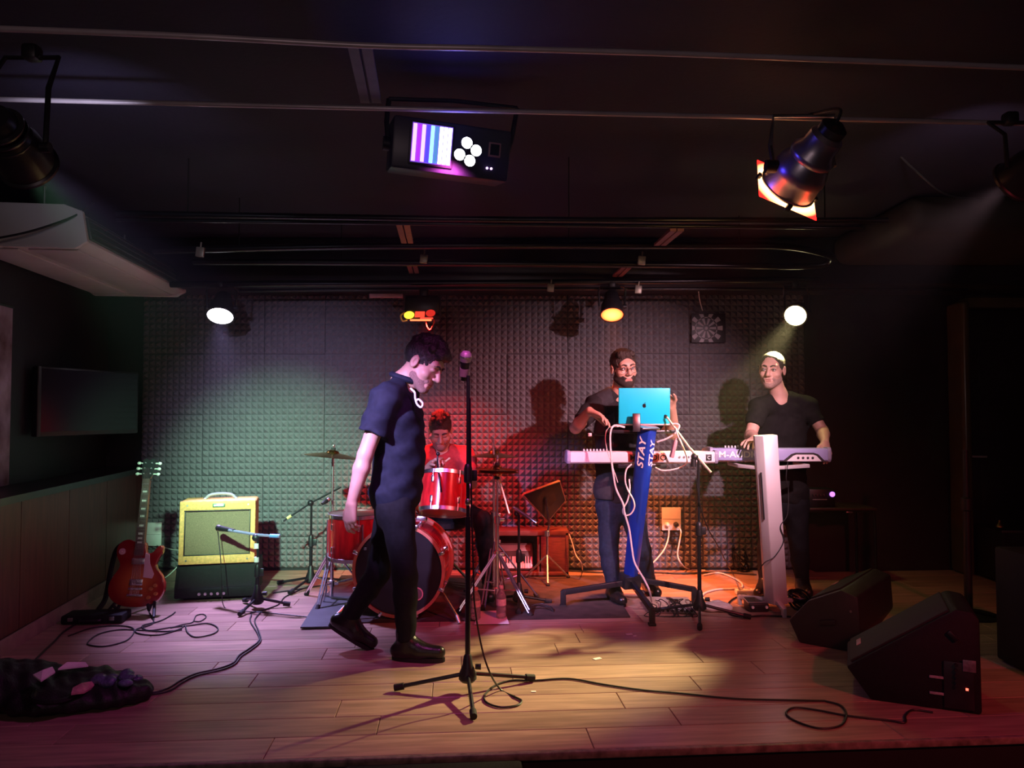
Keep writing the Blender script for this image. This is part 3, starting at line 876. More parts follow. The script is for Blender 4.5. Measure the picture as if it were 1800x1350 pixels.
# television and poster on the side wall
tvA, tvB = at(64, 708, 4.98), at(243, 706, 5.85)
tvd = tvB - tvA; tvd.z = 0
tv = thing('television', 'dark switched-off television angled out from the black side wall', 'television', (tvA + tvB) / 2, math.atan2(tvd.y, tvd.x))
MB().box((0, 0.02, 0), (tvd.length, 0.045, 0.46), bev=0.008).build('case', M_black, tv)
MB().box((0, -0.004, 0.008), (tvd.length - 0.04, 0.006, 0.415)).build('screen', M_screen, tv)
MB().box((-tvd.length / 2 + 0.01, -0.006, 0.0), (0.03, 0.014, 0.46), bev=0.004).build('bezel', M_black, tv)
MB().box((0.0, 0.09, 0.0), (0.12, 0.11, 0.12), bev=0.01).tube([(0, 0.12, 0), (-0.1, 0.2, 0)], 0.02).build('wall_bracket', M_black, tv)

def poster_mat():
    m = mat('poster_print', (0.5, 0.3, 0.3), rough=0.6, var=0.5, scale=5)
    nt = m.node_tree
    r = [n for n in nt.nodes if n.type == 'VALTORGB'][0]
    r.color_ramp.elements[0].color = (0.14, 0.05, 0.05, 1)
    r.color_ramp.elements[1].color = (0.62, 0.50, 0.62, 1)
    return m
yp0, yp1 = 3.9, 4.72
pa, pb = Vector((xl(yp0) + 0.02, yp0, 0)), Vector((xl(yp1) + 0.02, yp1, 0))
pd = pb - pa
ps = thing('poster', 'pale and brown printed banner hanging on the side wall', 'poster', (pa + pb) / 2 + Vector((0, 0, 1.39)), math.atan2(pd.y, pd.x))
MB().box((0, 0, 0), (pd.length, 0.012, 1.09), bev=0.002).build('print', poster_mat(), ps)
MB().tube([(-pd.length / 2, -0.004, 0.55), (pd.length / 2, -0.004, 0.55)], 0.012, smooth=False).build('rail', M_black, ps)

# ================================================================== PEOPLE
def skin_mat(name, c):
    m = mat(name, c, rough=0.5, var=0.10, scale=14, bump=0.06, bscale=180)
    b = m.node_tree.nodes['Principled BSDF']
    b.inputs['Subsurface Weight'].default_value = 0.08
    b.inputs['Subsurface Radius'].default_value = (0.01, 0.004, 0.002)
    return m
SK1, SK2, SK3 = skin_mat('skin_light', (0.56, 0.34, 0.26)), skin_mat('skin_warm', (0.50, 0.29, 0.21)), skin_mat('skin_rosy', (0.58, 0.35, 0.27))
M_hair = K('dark_hair', (0.020, 0.017, 0.018), rough=0.36, var=0.5, scale=60, bump=0.7, bscale=160)
M_hair2 = K('brown_hair', (0.035, 0.022, 0.016), rough=0.5, var=0.5, scale=60, bump=0.7, bscale=200)
M_beard = K('dark_beard', (0.035, 0.023, 0.018), rough=0.7, var=0.6, scale=160, bump=0.8, bscale=320)
M_stub = K('stubble', (0.26, 0.155, 0.125), rough=0.7, var=0.4, scale=260, bump=0.4, bscale=400)
M_grstub = K('grey_stubble', (0.34, 0.22, 0.18), rough=0.7, var=0.35, scale=260, bump=0.4, bscale=400)
M_eye = K('eye_white', (0.55, 0.5, 0.48), rough=0.2, var=0.1)
M_iris = K('iris_dark', (0.02, 0.012, 0.01), rough=0.15, var=0.2)
M_lip = K('lips', (0.42, 0.18, 0.15), rough=0.45, var=0.1, scale=40)
M_polo = K('black_polo_cloth', (0.012, 0.016, 0.030), rough=0.8, var=0.25, scale=40, bump=0.25, bscale=500, spec=0.2)
M_tee = K('charcoal_tee_cloth', (0.017, 0.016, 0.018), rough=0.85, var=0.25, scale=40, bump=0.25, bscale=500, spec=0.2)
M_tee2 = K('black_tee_cloth', (0.010, 0.009, 0.009), rough=0.85, var=0.25, scale=40, bump=0.25, bscale=500, spec=0.2)
M_vest = K('grey_vest_cloth', (0.032, 0.032, 0.037), rough=0.85, var=0.2, scale=40, bump=0.3, bscale=500, spec=0.2)
M_redtee = K('red_shirt_cloth', (0.42, 0.045, 0.045), rough=0.8, var=0.2, scale=40, bump=0.25, bscale=500, spec=0.2)
M_jean = K('black_jeans', (0.008, 0.009, 0.012), rough=0.8, var=0.3, scale=50, bump=0.3, bscale=600, spec=0.2)
M_jean2 = K('dark_blue_jeans', (0.014, 0.020, 0.038), rough=0.8, var=0.3, scale=50, bump=0.3, bscale=600, spec=0.2)
M_shoe = K('black_leather', (0.012, 0.011, 0.011), rough=0.3, var=0.3, scale=20, bump=0.15, bscale=120)
M_lens = K('spectacle_lens', (0.9, 0.9, 0.92), rough=0.05, trans=0.95, var=0.02)

V = lambda p: np.array(p, float)
def unit(v):
    v = V(v); return v / np.linalg.norm(v)
class Head:
    def __init__(s, c, fwd, up, sc=1.0):
        s.c, s.sc = V(c), sc
        f = unit(fwd); u = V(up); u = unit(u - f * (u @ f)); r = np.cross(f, u)
        s.A = np.stack([r, f, u], 1)               # columns right, forward, up
    def p(s, x, y, z): return s.c + s.A @ (s.sc * V((x, y, z)))
    def M(s):
        m = Matrix([list(s.A[i]) + [s.c[i]] for i in range(3)] + [[0, 0, 0, 1]])
        return m @ Matrix.Scale(s.sc, 4)
    def ell(s, S, c, r, k=0.02, sub=False): S.ell(s.p(*c), V(r) * s.sc, s.A, k, sub)
    def cap(s, S, a, b, ra, rb=None, k=0.02, sub=False): S.cap(s.p(*a), s.p(*b), ra * s.sc, (ra if rb is None else rb) * s.sc, k, sub)
    def face(s, S, smile=0.0):
        s.ell(S, (0, -0.012, 0.036), (0.076, 0.096, 0.082), 0.0)
        s.ell(S, (0, 0.022, -0.040), (0.060, 0.066, 0.078), 0.03)
        s.cap(S, (-0.047, 0.010, -0.062), (-0.012, 0.066, -0.098), 0.022, 0.020, 0.025)
        s.cap(S, (0.047, 0.010, -0.062), (0.012, 0.066, -0.098), 0.022, 0.020, 0.025)
        s.ell(S, (0, 0.074, -0.100), (0.022, 0.018, 0.017), 0.015)
        s.cap(S, (-0.036, 0.074, 0.028), (0.036, 0.074, 0.028), 0.017, None, 0.02)
        for q in (-1, 1):
            s.ell(S, (q * 0.042, 0.055, -0.028), (0.024, 0.026, 0.022), 0.02)
            s.ell(S, (q * 0.031, 0.098, 0.006), (0.020, 0.018, 0.013), 0.014, True)
            s.ell(S, (q * 0.079, -0.008, -0.004), (0.010, 0.021, 0.033), 0.006)
            s.ell(S, (q * 0.087, 0.000, -0.002), (0.006, 0.011, 0.018), 0.005, True)
            s.ell(S, (q * 0.031, 0.079, 0.005), (0.017, 0.012, 0.010), 0.004)   # eyelids
        s.cap(S, (0, 0.088, 0.014), (0, 0.112, -0.028), 0.009, 0.0125, 0.012)
        for q in (-1, 1):
            s.ell(S, (q * 0.013, 0.099, -0.033), (0.009, 0.010, 0.008), 0.008)
        s.cap(S, (-0.020, 0.082, -0.060), (0.020, 0.082, -0.060), 0.009, None, 0.012)
        s.cap(S, (-0.017, 0.082, -0.074), (0.017, 0.082, -0.074), 0.009, None, 0.010)
        s.cap(S, (-0.024 - smile * 0.006, 0.092, -0.066 + smile * 0.005), (0.024 + smile * 0.006, 0.092, -0.066 + smile * 0.005), 0.0035, None, 0.004, True)
    def details(s, root, toloc, brow=M_hair, closed=False, lips=True):
        M = toloc @ s.M()
        for q in (-1, 1):
            if not closed:
                e = MB(M).ball((q * 0.031, 0.0815, 0.004), 0.0118).build('eye', M_eye, root)
                MB(M).ball((q * 0.030, 0.0895, 0.003), (0.0052, 0.005, 0.0052)).build('iris', M_iris, e)
                MB(M).tube([(q * 0.046, 0.086, 0.005), (q * 0.031, 0.0955, 0.011), (q * 0.016, 0.090, 0.005)], 0.0022, seg=6).build('eyelid', brow, e)
            MB(M).tube([(q * 0.012, 0.0965, 0.025), (q * 0.030, 0.0945, 0.032), (q * 0.050, 0.080, 0.025)], 0.0052, seg=6, taper=0.003).build('eyebrow', brow, root)
        if lips:
            MB(M).tube([(-0.024, 0.0835, -0.066), (-0.010, 0.0905, -0.061), (0, 0.0905, -0.0625), (0.010, 0.0905, -0.061), (0.024, 0.0835, -0.066), (0.010, 0.0905, -0.072), (-0.010, 0.0905, -0.072)], 0.0042, seg=6, closed=True).build('lips', M_lip, root)

def hair(h, root, L, m, style, name='hair'):
    lo, hi = h.c - 0.19 - L, h.c + 0.19 - L
    S = Sdf(lo, hi, 0.0042)
    hh = Head(h.c - L, h.A[:, 1], h.A[:, 2], h.sc)
    rnd = np.random.RandomState(3)
    if style == 'curly':
        hh.ell(S, (0, -0.016, 0.040), (0.081, 0.102, 0.088), 0)
        for i in range(70):
            th, ph = rnd.uniform(0, math.tau), rnd.uniform(0.0, 1.15)
            d = V((math.sin(ph) * math.cos(th), math.sin(ph) * math.sin(th), math.cos(ph)))
            c = V((0, -0.005, 0.045)) + d * V((0.078, 0.098, 0.088))
            if c[1] > 0.082 and c[2] < 0.075: continue
            hh.ell(S, c, (rnd.uniform(0.014, 0.024),) * 3, 0.008)
        hh.cap(S, (-0.04, 0.075, 0.085), (0.04, 0.08, 0.085), 0.022, None, 0.015)
        S.wave(0.006, lambda x, y, z: np.sin(x * 260 + 3 * np.sin(z * 130)) * np.sin(y * 310 + 2) * np.sin(z * 340))
    elif style == 'short':
        hh.ell(S, (0, -0.014, 0.040), (0.082, 0.101, 0.090), 0)
        hh.cap(S, (-0.035, 0.062, 0.098), (0.045, 0.066, 0.098), 0.020, 0.022, 0.02)
        S.wave(0.005, lambda x, y, z: np.sin(x * 300 + 2 * np.sin(z * 90)) * np.sin(y * 210) * np.sin(z * 110 + x * 90))
    elif style == 'crop':
        hh.ell(S, (0, -0.016, 0.037), (0.080, 0.098, 0.085), 0)
        S.wave(0.0015, lambda x, y, z: np.sin(x * 500) * np.sin(y * 430) * np.sin(z * 300))
    elif style == 'top':
        hh.ell(S, (0, -0.014, 0.042), (0.082, 0.101, 0.092), 0)
        for i in range(46):
            th, ph = rnd.uniform(0, math.tau), rnd.uniform(0.0, 0.9)
            d = V((math.sin(ph) * math.cos(th), math.sin(ph) * math.sin(th), math.cos(ph)))
            hh.ell(S, V((0, 0, 0.05)) + d * V((0.078, 0.098, 0.090)), (rnd.uniform(0.014, 0.02),) * 3, 0.008)
        S.wave(0.004, lambda x, y, z: np.sin(x * 330) * np.sin(y * 310 + 2) * np.sin(z * 340))
    # cut away the face, the ears and the neck
    fy = {'curly': (0.118, 0.070), 'short': (0.118, 0.086), 'crop': (0.112, 0.085), 'top': (0.118, 0.068)}[style]
    hh.ell(S, (0, fy[0], -0.03), (0.080, 0.075, fy[1] + 0.035), 0.008, True)
    hh.ell(S, (0, 0.045, -0.085), (0.11, 0.075, 0.085), 0.01, True)
    hh.ell(S, (0, -0.03, -0.13), (0.13, 0.15, 0.085), 0.01, True)
    for q in (-1, 1):
        hh.ell(S, (q * 0.090, -0.006, -0.008), (0.016, 0.020, 0.032), 0.004, True)
    return S.build(name, m, root)

def beard(h, root, L, m, t=0.006, name='beard', mous=True):
    S = Sdf(h.c - 0.16 - L, h.c + 0.16 - L, 0.004)
    hh = Head(h.c - L, h.A[:, 1], h.A[:, 2], h.sc)
    hh.ell(S, (0, 0.022, -0.040), (0.060 + t, 0.066 + t, 0.078 + t), 0)
    hh.cap(S, (-0.047, 0.010, -0.062), (-0.012, 0.066, -0.098), 0.022 + t, 0.021 + t, 0.02)
    hh.cap(S, (0.047, 0.010, -0.062), (0.012, 0.066, -0.098), 0.022 + t, 0.021 + t, 0.02)
    hh.ell(S, (0, 0.074, -0.100), (0.022 + t, 0.018 + t, 0.017 + t), 0.012)
    if mous:
        hh.cap(S, (-0.026, 0.078, -0.058), (0.026, 0.078, -0.058), 0.009 + t * 0.8, None, 0.008)
    hh.ell(S, (0, 0.098, 0.012), (0.058, 0.07, 0.068), 0.006, True)
    hh.ell(S, (0, 0.094, -0.067), (0.023, 0.022, 0.0085), 0.003, True)
    hh.ell(S, (0, -0.075, 0.0), (0.14, 0.08, 0.16), 0.006, True)
    hh.ell(S, (0, 0.02, 0.06), (0.11, 0.14, 0.082), 0.006, True)
    S.wave(0.001, lambda x, y, z: np.sin(x * 700) * np.sin(y * 650) * np.sin(z * 600))
    return S.build(name, m, root)

def hand(S, wr, fdir, pn, t, curl=(0.35, 0.4, 0.45, 0.5), spread=0.10, thumb=0.5, sc=1.0):
    f = unit(fdir); n = V(pn); n = unit(n - f * (n @ f)); lat = np.cross(f, n) * t
    wr = V(wr)
    offs = (0.030, 0.0105, -0.010, -0.029)
    lens = (0.070, 0.078, 0.072, 0.057)
    rad = (0.0088, 0.0090, 0.0086, 0.0076)
    for i in range(4):
        kn = wr + f * (0.088 - 0.006 * abs(i - 1)) * sc + lat * offs[i] * sc - n * 0.004
        S.cap(wr + lat * offs[i] * 0.55 * sc + f * 0.008, kn, 0.0155 * sc, 0.0115 * sc, 0.014)
        a = spread * (1.5 - i) * 0.6
        d = f * math.cos(a) + lat * math.sin(a)
        p, ang = kn, 0.0
        for j, q in enumerate((0.45, 0.31, 0.24)):
            ang += curl[i] * (0.8 if j == 0 else 1.0)
            dd = d * math.cos(ang) + n * math.sin(ang)
            p2 = p + dd * lens[i] * q * sc
            S.cap(p, p2, rad[i] * sc * (1 - 0.06 * j), rad[i] * sc * (0.94 - 0.07 * j), 0.003 if j else 0.006)
            p = p2
    b = wr + f * 0.022 * sc + lat * 0.022 * sc + n * 0.006
    d = unit(f * 0.72 + lat * 0.75 + n * 0.25 * thumb)
    p1 = b + d * 0.045 * sc
    S.cap(b, p1, 0.0145 * sc, 0.0115 * sc, 0.012)
    d2 = unit(f * 0.95 + lat * 0.35 + n * 0.45 * thumb)
    p2 = p1 + d2 * 0.032 * sc
    S.cap(p1, p2, 0.0108 * sc, 0.0098 * sc, 0.004)
    d3 = unit(f * 1.0 + lat * 0.10 + n * 0.65 * thumb)
    S.cap(p2, p2 + d3 * 0.026 * sc, 0.0098 * sc, 0.0078 * sc, 0.004)

def lerp(a, b, t): return V(a) * (1 - t) + V(b) * t

def person(label, base, J, h, skin, shirt_m, trouser_m, shirt=None, hx=0.005, sleeve=0.78, neckcut=0.062, girth=1.0, hands=(), shoe_m=M_shoe, name='person', front=(0, -1, 0), smile=0.0, shoes=None, waist=0.0, long_sleeve=False, depth=1.0, slv=1.0):
    L = V(base)
    root = thing(name, label, 'person', base)
    j = {k: V(v) - L for k, v in J.items()}
    hl = Head(h.c - L, h.A[:, 1], h.A[:, 2], h.sc)
    lat = unit(j['shL'] - j['shR'])
    up = unit(j['neck'] - j['pelvis'])
    fr = unit(front); fr = unit(fr - up * (fr @ up)); lat2 = np.cross(fr, up)
    lat2 = lat2 if lat2 @ lat > 0 else -lat2
    A = np.stack([lat2, fr, up], 1)
    pts = np.array(list(j.values()) + [hl.c])
    lo, hi = pts.min(0) - 0.21, pts.max(0) + 0.21
    lo[2] = max(lo[2], -0.02)
    # --- the body: one continuous surface
    S = Sdf(lo, hi, hx)
    S.ell(lerp(j['pelvis'], j['neck'], 0.62), (0.135 * girth, 0.085 * girth, 0.19), A, 0.0)
    S.ell(lerp(j['pelvis'], j['neck'], 0.25), (0.130 * girth, 0.085 * girth, 0.19), A, 0.05)
    S.cap(j['shL'], j['shR'], 0.050, 0.050, 0.04)
    S.cap(j['neck'] - up * 0.04, j['neck'], 0.062, 0.058, 0.05)
    for q in 'LR':
        S.cap(j['sh' + q], j['el' + q], 0.050, 0.040, 0.02)
        mid = lerp(j['el' + q], j['wr' + q], 0.28)
        S.cap(j['el' + q], mid, 0.039, 0.042, 0.015)
        S.cap(mid, j['wr' + q], 0.042, 0.0265, 0.015)
        S.cap(j['hip' + q], j['kn' + q], 0.070, 0.048, 0.03)
        S.cap(j['kn' + q], j['an' + q], 0.048, 0.032, 0.02)
        S.cap(j['an' + q], lerp(j['an' + q], j['toe' + q], 0.7) if not (shoes and q in shoes) else j['an' + q] + unit(shoes[q]) * 0.01, 0.032, 0.025, 0.02)
    hl.face(S, smile)
    S.cap(j['neck'], hl.p(0, -0.028, -0.045), 0.056, 0.054, 0.022)
    for args in hands:
        w_ = dict(args); q = w_.pop('side')
        hand(S, j['wr' + q], **w_)
    S.build('body', skin, root, relax=1)
    # --- shirt
    ch, be, pe = lerp(j['pelvis'], j['neck'], 0.64), lerp(j['pelvis'], j['neck'], 0.36), lerp(j['pelvis'], j['neck'], 0.10)
    S = Sdf(lo, hi, 0.0075)
    g = girth
    gd_ = g * depth
    S.ell(ch, (0.172 * g, 0.112 * gd_, 0.20), A, 0.0)
    S.ell(be + fr * 0.012 * g, (0.160 * g, 0.118 * gd_, 0.20), A, 0.06)
    S.ell(pe, (0.168 * g, 0.120 * gd_, 0.15), A, 0.05)
    S.cap(j['shL'], j['shR'], 0.060, 0.060, 0.05)
    for q in 'LR':
        S.cap(lerp(j['neck'], j['sh' + q], 0.15), j['sh' + q], 0.056, 0.060, 0.04)
        S.cap(j['sh' + q], lerp(j['sh' + q], j['el' + q], sleeve), 0.070 * (1 + (slv - 1) * 0.5), 0.060 * slv, 0.03, flat=True)
        if long_sleeve:
            S.cap(j['sh' + q], j['el' + q], 0.066, 0.055, 0.03)
            S.cap(j['el' + q], lerp(j['el' + q], j['wr' + q], 0.9), 0.055, 0.040, 0.02, flat=True)
    S.cap(j['neck'] + up * 0.018 + fr * 0.022, j['neck'] + up * 0.16 + fr * 0.02, neckcut, neckcut, 0.008, sub=True)
    if shirt == 'vneck':
        S.cap(j['neck'] + fr * 0.06, j['neck'] + fr * 0.15 - up * 0.085, 0.055, 0.022, 0.006, sub=True)
    S.clip(lerp(j['pelvis'], j['neck'], waist), -up)
    rs = np.random.RandomState(int(abs(L[0] * 100)) + 3)
    ph = rs.uniform(0, 6, 6)
    S.wave(0.0055, lambda x, y, z: np.sin(z * 38 + 14 * x + ph[0] + 2 * np.sin(x * 17 + ph[1])) * np.sin(x * 16 + y * 20 + ph[2]) + 0.6 * np.sin(z * 75 + 30 * y + ph[3]) * np.sin(x * 31 + ph[4]))
    sh = S.build('shirt', shirt_m, root)
    # --- trousers
    S = Sdf(lo, hi, 0.0075)
    S.ell(j['pelvis'] - up * 0.02, (0.158 * g, 0.108 * g, 0.13), A, 0.0)
    for q in 'LR':
        S.cap(j['hip' + q], j['kn' + q], 0.092, 0.064, 0.035)
        S.cap(j['kn' + q], lerp(j['kn' + q], j['an' + q], 0.35), 0.064, 0.062, 0.02)
        S.cap(lerp(j['kn' + q], j['an' + q], 0.3), lerp(j['kn' + q], j['an' + q], 0.97), 0.062, 0.049, 0.015, flat=True)
    S.wave(0.0030, lambda x, y, z: np.sin(z * 42 + 22 * x + ph[5] + 2.5 * np.sin(x * 19 + ph[1])) * np.sin(x * 24 + y * 26 + z * 7 + ph[2]))
    S.build('trousers', trouser_m, root)
    # --- shoes
    for q in 'LR':
        an, to = j['an' + q], j['toe' + q]
        d = to - an
        fdir = unit(V((d[0], d[1], 0))) if shoes is None or q not in shoes else unit(shoes[q])
        sole = V((0, 0, -1.0)) if shoes is None or q not in shoes else unit(np.cross(np.cross(fdir, (0, 0, -1.0)), fdir))
        heel = an - fdir * 0.045 + sole * 0.045
        toe = an + fdir * 0.175 + sole * 0.048
        S = Sdf(np.minimum(heel, toe) - 0.12, np.maximum(heel, toe) + 0.16, 0.0055)
        S.cap(heel, lerp(heel, toe, 0.5), 0.040, 0.043, 0.0)
        S.cap(lerp(heel, toe, 0.5), toe, 0.043, 0.034, 0.02)
        S.cap(an - fdir * 0.01 - sole * 0.05, an + sole * 0.03, 0.046, 0.046, 0.03)
        S.cap(an + fdir * 0.02 + sole * 0.0, lerp(heel, toe, 0.62), 0.040, 0.034, 0.03)
        S.clip(an + sole * 0.082, sole)
        so = S.build('shoe', shoe_m, root)
        F = frame(an + fdir * 0.065 + sole * 0.079, -Vector(sole), up=Vector(fdir))
        oval = [(0.043 * math.cos(a) * (1.0 if math.sin(a) > 0 else 0.9), 0.142 * math.sin(a)) for a in [i * math.tau / 20 for i in range(20)]]
        MB(F).prism(oval, -0.014, 0.006).build('sole', M_rubber, so)
        for i in range(4):
            c = an + fdir * (0.055 + i * 0.022) - sole * (0.008 - i * 0.013)
            sd = np.cross(fdir, sole)
            MB().tube([c - sd * 0.022 + sole * 0.006, c - sole * 0.004, c + sd * 0.022 + sole * 0.006], 0.003, seg=5, n=3).build('lace', M_cable, so)
    return root, hl, L, j, A

TL = lambda L: Matrix.Translation(-Vector(L))

# ---- singer, walking across the stage, head bowed -------------------------------
hs = Head(at(744, 640, 4.12), (0.80, -0.33, -0.52), (0.53, -0.08, 0.85), 1.12)
J = dict(neck=at(706, 672, 4.13), chest=at(695, 740, 4.12), pelvis=at(694, 885, 4.13),
         shR=at(678, 700, 3.97), elR=at(642, 800, 3.93), wrR=at(618, 885, 3.90),
         shL=at(712, 697, 4.30), elL=at(716, 795, 4.36), wrL=at(722, 868, 4.34),
         hipR=at(698, 893, 4.05), knR=at(712, 1012, 4.02), anR=at(714, 1122, 4.05), toeR=at(765, 1150, 4.03),
         hipL=at(690, 893, 4.21), knL=at(664, 1008, 4.21), anL=at(613, 1086, 4.24), toeL=at(645, 1142, 4.24))
J['anR'].z = 0.096
base = Vector((-0.6, 4.12, 0))
root, hl, L, j, A = person('dark-haired man in black polo and jeans walking with his head bowed', base, J, hs, SK1, M_polo, M_jean, hx=0.0048,
    sleeve=0.62, neckcut=0.060, girth=0.99, depth=1.18, slv=1.3, front=(1, -0.12, 0.0), waist=-0.06,
    hands=[dict(side='R', fdir=(-0.05, 0.0, -1), pn=(0.55, 0.8, 0.0), t=-1, curl=(0.30, 0.42, 0.5, 0.55), spread=0.06, thumb=0.7, sc=1.05),
           dict(side='L', fdir=(0.1, 0.0, -1), pn=(0.3, -0.9, 0.0), t=1, curl=(0.4, 0.45, 0.5, 0.55), spread=0.06, thumb=0.7)],
    shoes={'L': (0.86, -0.02, -0.50)})
hair(hs, root, L, M_hair, 'curly')
beard(hs, root, L, M_stub, t=0.0012, name='stubble')
hl.details(root, Matrix.Identity(4), closed=True)
# collar and the clip hanging from it
c = V(at(712, 678, 4.10)) - L
nk = j['neck']
up_ = unit(j['neck'] - j['pelvis'])
ringp = []
for i in range(13):
    a = R(-205 + i * 230 / 12) 
    fr_, la_ = A[:, 1], A[:, 0]
    ringp.append(Vector(nk + up_ * (0.022 - 0.020 * math.cos(a) ) + (fr_ * math.cos(a) * 0.074 + la_ * math.sin(a) * 0.070) + fr_ * 0.02))
MB().tube(ringp, 0.016, seg=8).build('collar', M_polo, root)
for i, f_ in enumerate((0.10, 0.18)):
    pass
clip = MB(TL(L))
q0 = 3.975
clip.tube([at(722, 683, q0 + 0.03), at(729, 690, q0), at(730, 700, q0 - 0.01), at(733, 710, q0 - 0.01), at(740, 716, q0 - 0.01), at(743, 709, q0 - 0.01), at(736, 702, q0 - 0.01), at(731, 705, q0 - 0.01)], 0.0055, seg=8)
clip.build('collar_clip', K('pearl_clip', (0.75, 0.73, 0.68), rough=0.3, var=0.1), root)

# ---- bearded keyboardist ---------------------------------------------------------
hk = Head(at(1096, 647, 5.33), (0.22, -0.95, -0.14), (-0.05, -0.16, 0.97), 1.06)
J = dict(neck=at(1090, 688, 5.38), pelvis=at(1088, 880, 5.42),
         shR=at(1047, 712, 5.36), elR=at(1012, 752, 5.18), wrR=at(1036, 722, 4.99),
         shL=at(1137, 710, 5.40), elL=at(1183, 762, 5.34), wrL=at(1181, 716, 5.14),
         hipR=at(1072, 890, 5.42), knR=at(1070, 968, 5.38), anR=at(1078, 1034, 5.33), toeR=at(1090, 1052, 5.20),
         hipL=at(1108, 890, 5.42), knL=at(1128, 968, 5.44), anL=at(1140, 1022, 5.56), toeL=at(1152, 1036, 5.42))
for q in ('anR', 'anL'): J[q].z = 0.085
base = Vector((0.76, 5.4, 0))
root, hl, L, j, A = person('bearded man with glasses in a charcoal tee behind the blue keyboard stand', base, J, hk, SK2, M_tee, M_jean2, hx=0.005, sleeve=0.72, front=(0.1, -1, 0), girth=1.03, waist=-0.10,
    hands=[dict(side='R', fdir=(0.80, -0.45, -0.42), pn=(-0.35, -0.15, -0.9), t=1, curl=(0.28, 0.3, 0.33, 0.38), spread=0.16, thumb=0.6, sc=1.08),
           dict(side='L', fdir=(-0.45, -0.35, 0.62), pn=(-0.3, -0.75, -0.35), t=1, curl=(0.45, 0.5, 0.55, 0.6), spread=0.12)])
hair(hk, root, L, M_hair2, 'short')
beard(hk, root, L, M_beard, t=0.006)
hl.details(root, Matrix.Identity(4), brow=M_hair2)
Mh = hl.M()
gl = MB(Mh)
for q in (-1, 1):
    gl.tube([(q * (0.033 + 0.024 * math.cos(a)), 0.112 - 0.010 * abs(math.cos(a)) * (1 if q * math.cos(a) * q > 0 else 0.2), -0.002 + 0.019 * math.sin(a)) for a in [i * math.tau / 14 for i in range(14)]], 0.0014, seg=5, n=2, closed=True)
    gl.tube([(q * 0.057, 0.102, 0.004), (q * 0.080, 0.06, 0.006), (q * 0.084, -0.005, 0.006)], 0.0014, seg=5)
gl.tube([(-0.009, 0.112, 0.002), (0, 0.114, 0.006), (0.009, 0.112, 0.002)], 0.0014, seg=5)
gl.build('glasses', M_blackg, root)
# open grey waistcoat over the tee: two panels with thickness
vest = Sdf(V(J['pelvis']) - L - (0.3, 0.25, 0.2), V(J['neck']) - L + (0.3, 0.25, 0.15), 0.0075)
ch, be, pe = lerp(j['pelvis'], j['neck'], 0.64), lerp(j['pelvis'], j['neck'], 0.36), lerp(j['pelvis'], j['neck'], 0.10)
vest.ell(ch, (0.183, 0.124, 0.205), A, 0.0); vest.ell(be, (0.176, 0.134, 0.205), A, 0.06); vest.ell(pe, (0.184, 0.132, 0.16), A, 0.05)
vest.cap(lerp(j['neck'], j['shR'], 0.25), lerp(j['neck'], j['shR'], 0.8), 0.068, 0.072, 0.03)
vest.cap(lerp(j['neck'], j['shL'], 0.25), lerp(j['neck'], j['shL'], 0.8), 0.068, 0.072, 0.03)
vest.cap(V(j['neck']) + A[:, 1] * 0.12 + V((0, 0, 0.08)), V(j['pelvis']) + A[:, 1] * 0.14 - V((0, 0, 0.15)), 0.062, 0.075, 0.01, sub=True)
vest.cap(j['neck'] - up_ * 0.02 + A[:, 1] * 0.03, j['neck'] + V((0, 0, 0.16)), 0.075, 0.08, 0.01, sub=True)
vest.cap(j['shR'] + V((-0.02, 0, -0.02)), lerp(j['shR'], j['elR'], 0.5), 0.078, 0.08, 0.01, sub=True)
vest.cap(j['shL'] + V((0.02, 0, -0.02)), lerp(j['shL'], j['elL'], 0.5), 0.078, 0.08, 0.01, sub=True)
vest.clip(lerp(j['pelvis'], j['neck'], 0.02), (0, 0, -1))
vest.build('waistcoat', M_vest, root)

# ---- keyboardist in the V-neck ---------------------------------------------------
hv = Head(at(1357, 650, 5.44), (-0.52, -0.84, -0.08), (0.03, -0.08, 1.0), 1.06)
J = dict(neck=at(1369, 694, 5.50), pelvis=at(1378, 880, 5.58),
         shR=at(1334, 717, 5.46), elR=at(1319, 766, 5.36), wrR=at(1326, 772, 5.28),
         shL=at(1418, 714, 5.52), elL=at(1446, 758, 5.46), wrL=at(1450, 778, 5.30),
         hipR=at(1360, 890, 5.58), knR=at(1348, 965, 5.52), anR=at(1346, 1032, 5.52), toeR=at(1335, 1045, 5.40),
         hipL=at(1398, 890, 5.58), knL=at(1405, 965, 5.54), anL=at(1410, 1030, 5.55), toeL=at(1418, 1046, 5.42))
J['wrR'] = at(1327, 771, 5.18)
for q in ('anR', 'anL'): J[q].z = 0.085
base = Vector((1.95, 5.55, 0))
root, hl, L, j, A = person('smiling man in a black V-neck tee playing behind the pale keyboard stand', base, J, hv, SK3, M_tee2, M_jean, hx=0.005, sleeve=0.66, shirt='vneck', front=(-0.12, -1, 0), girth=1.06, smile=1.0, waist=-0.08,
    hands=[dict(side='R', fdir=(-0.45, -0.80, -0.20), pn=(0.0, 0.1, -1.0), t=-1, curl=(0.32, 0.34, 0.36, 0.38), spread=0.22, thumb=0.4),
           dict(side='L', fdir=(-0.12, -0.62, -0.78), pn=(-0.4, 0.5, -0.5), t=-1, curl=(0.20, 0.24, 0.28, 0.32), spread=0.20, thumb=0.4, sc=1.05)])
hair(hv, root, L, M_hair2, 'crop')
beard(hv, root, L, M_grstub, t=0.002, name='stubble')
hl.details(root, Matrix.Identity(4), brow=M_hair2)

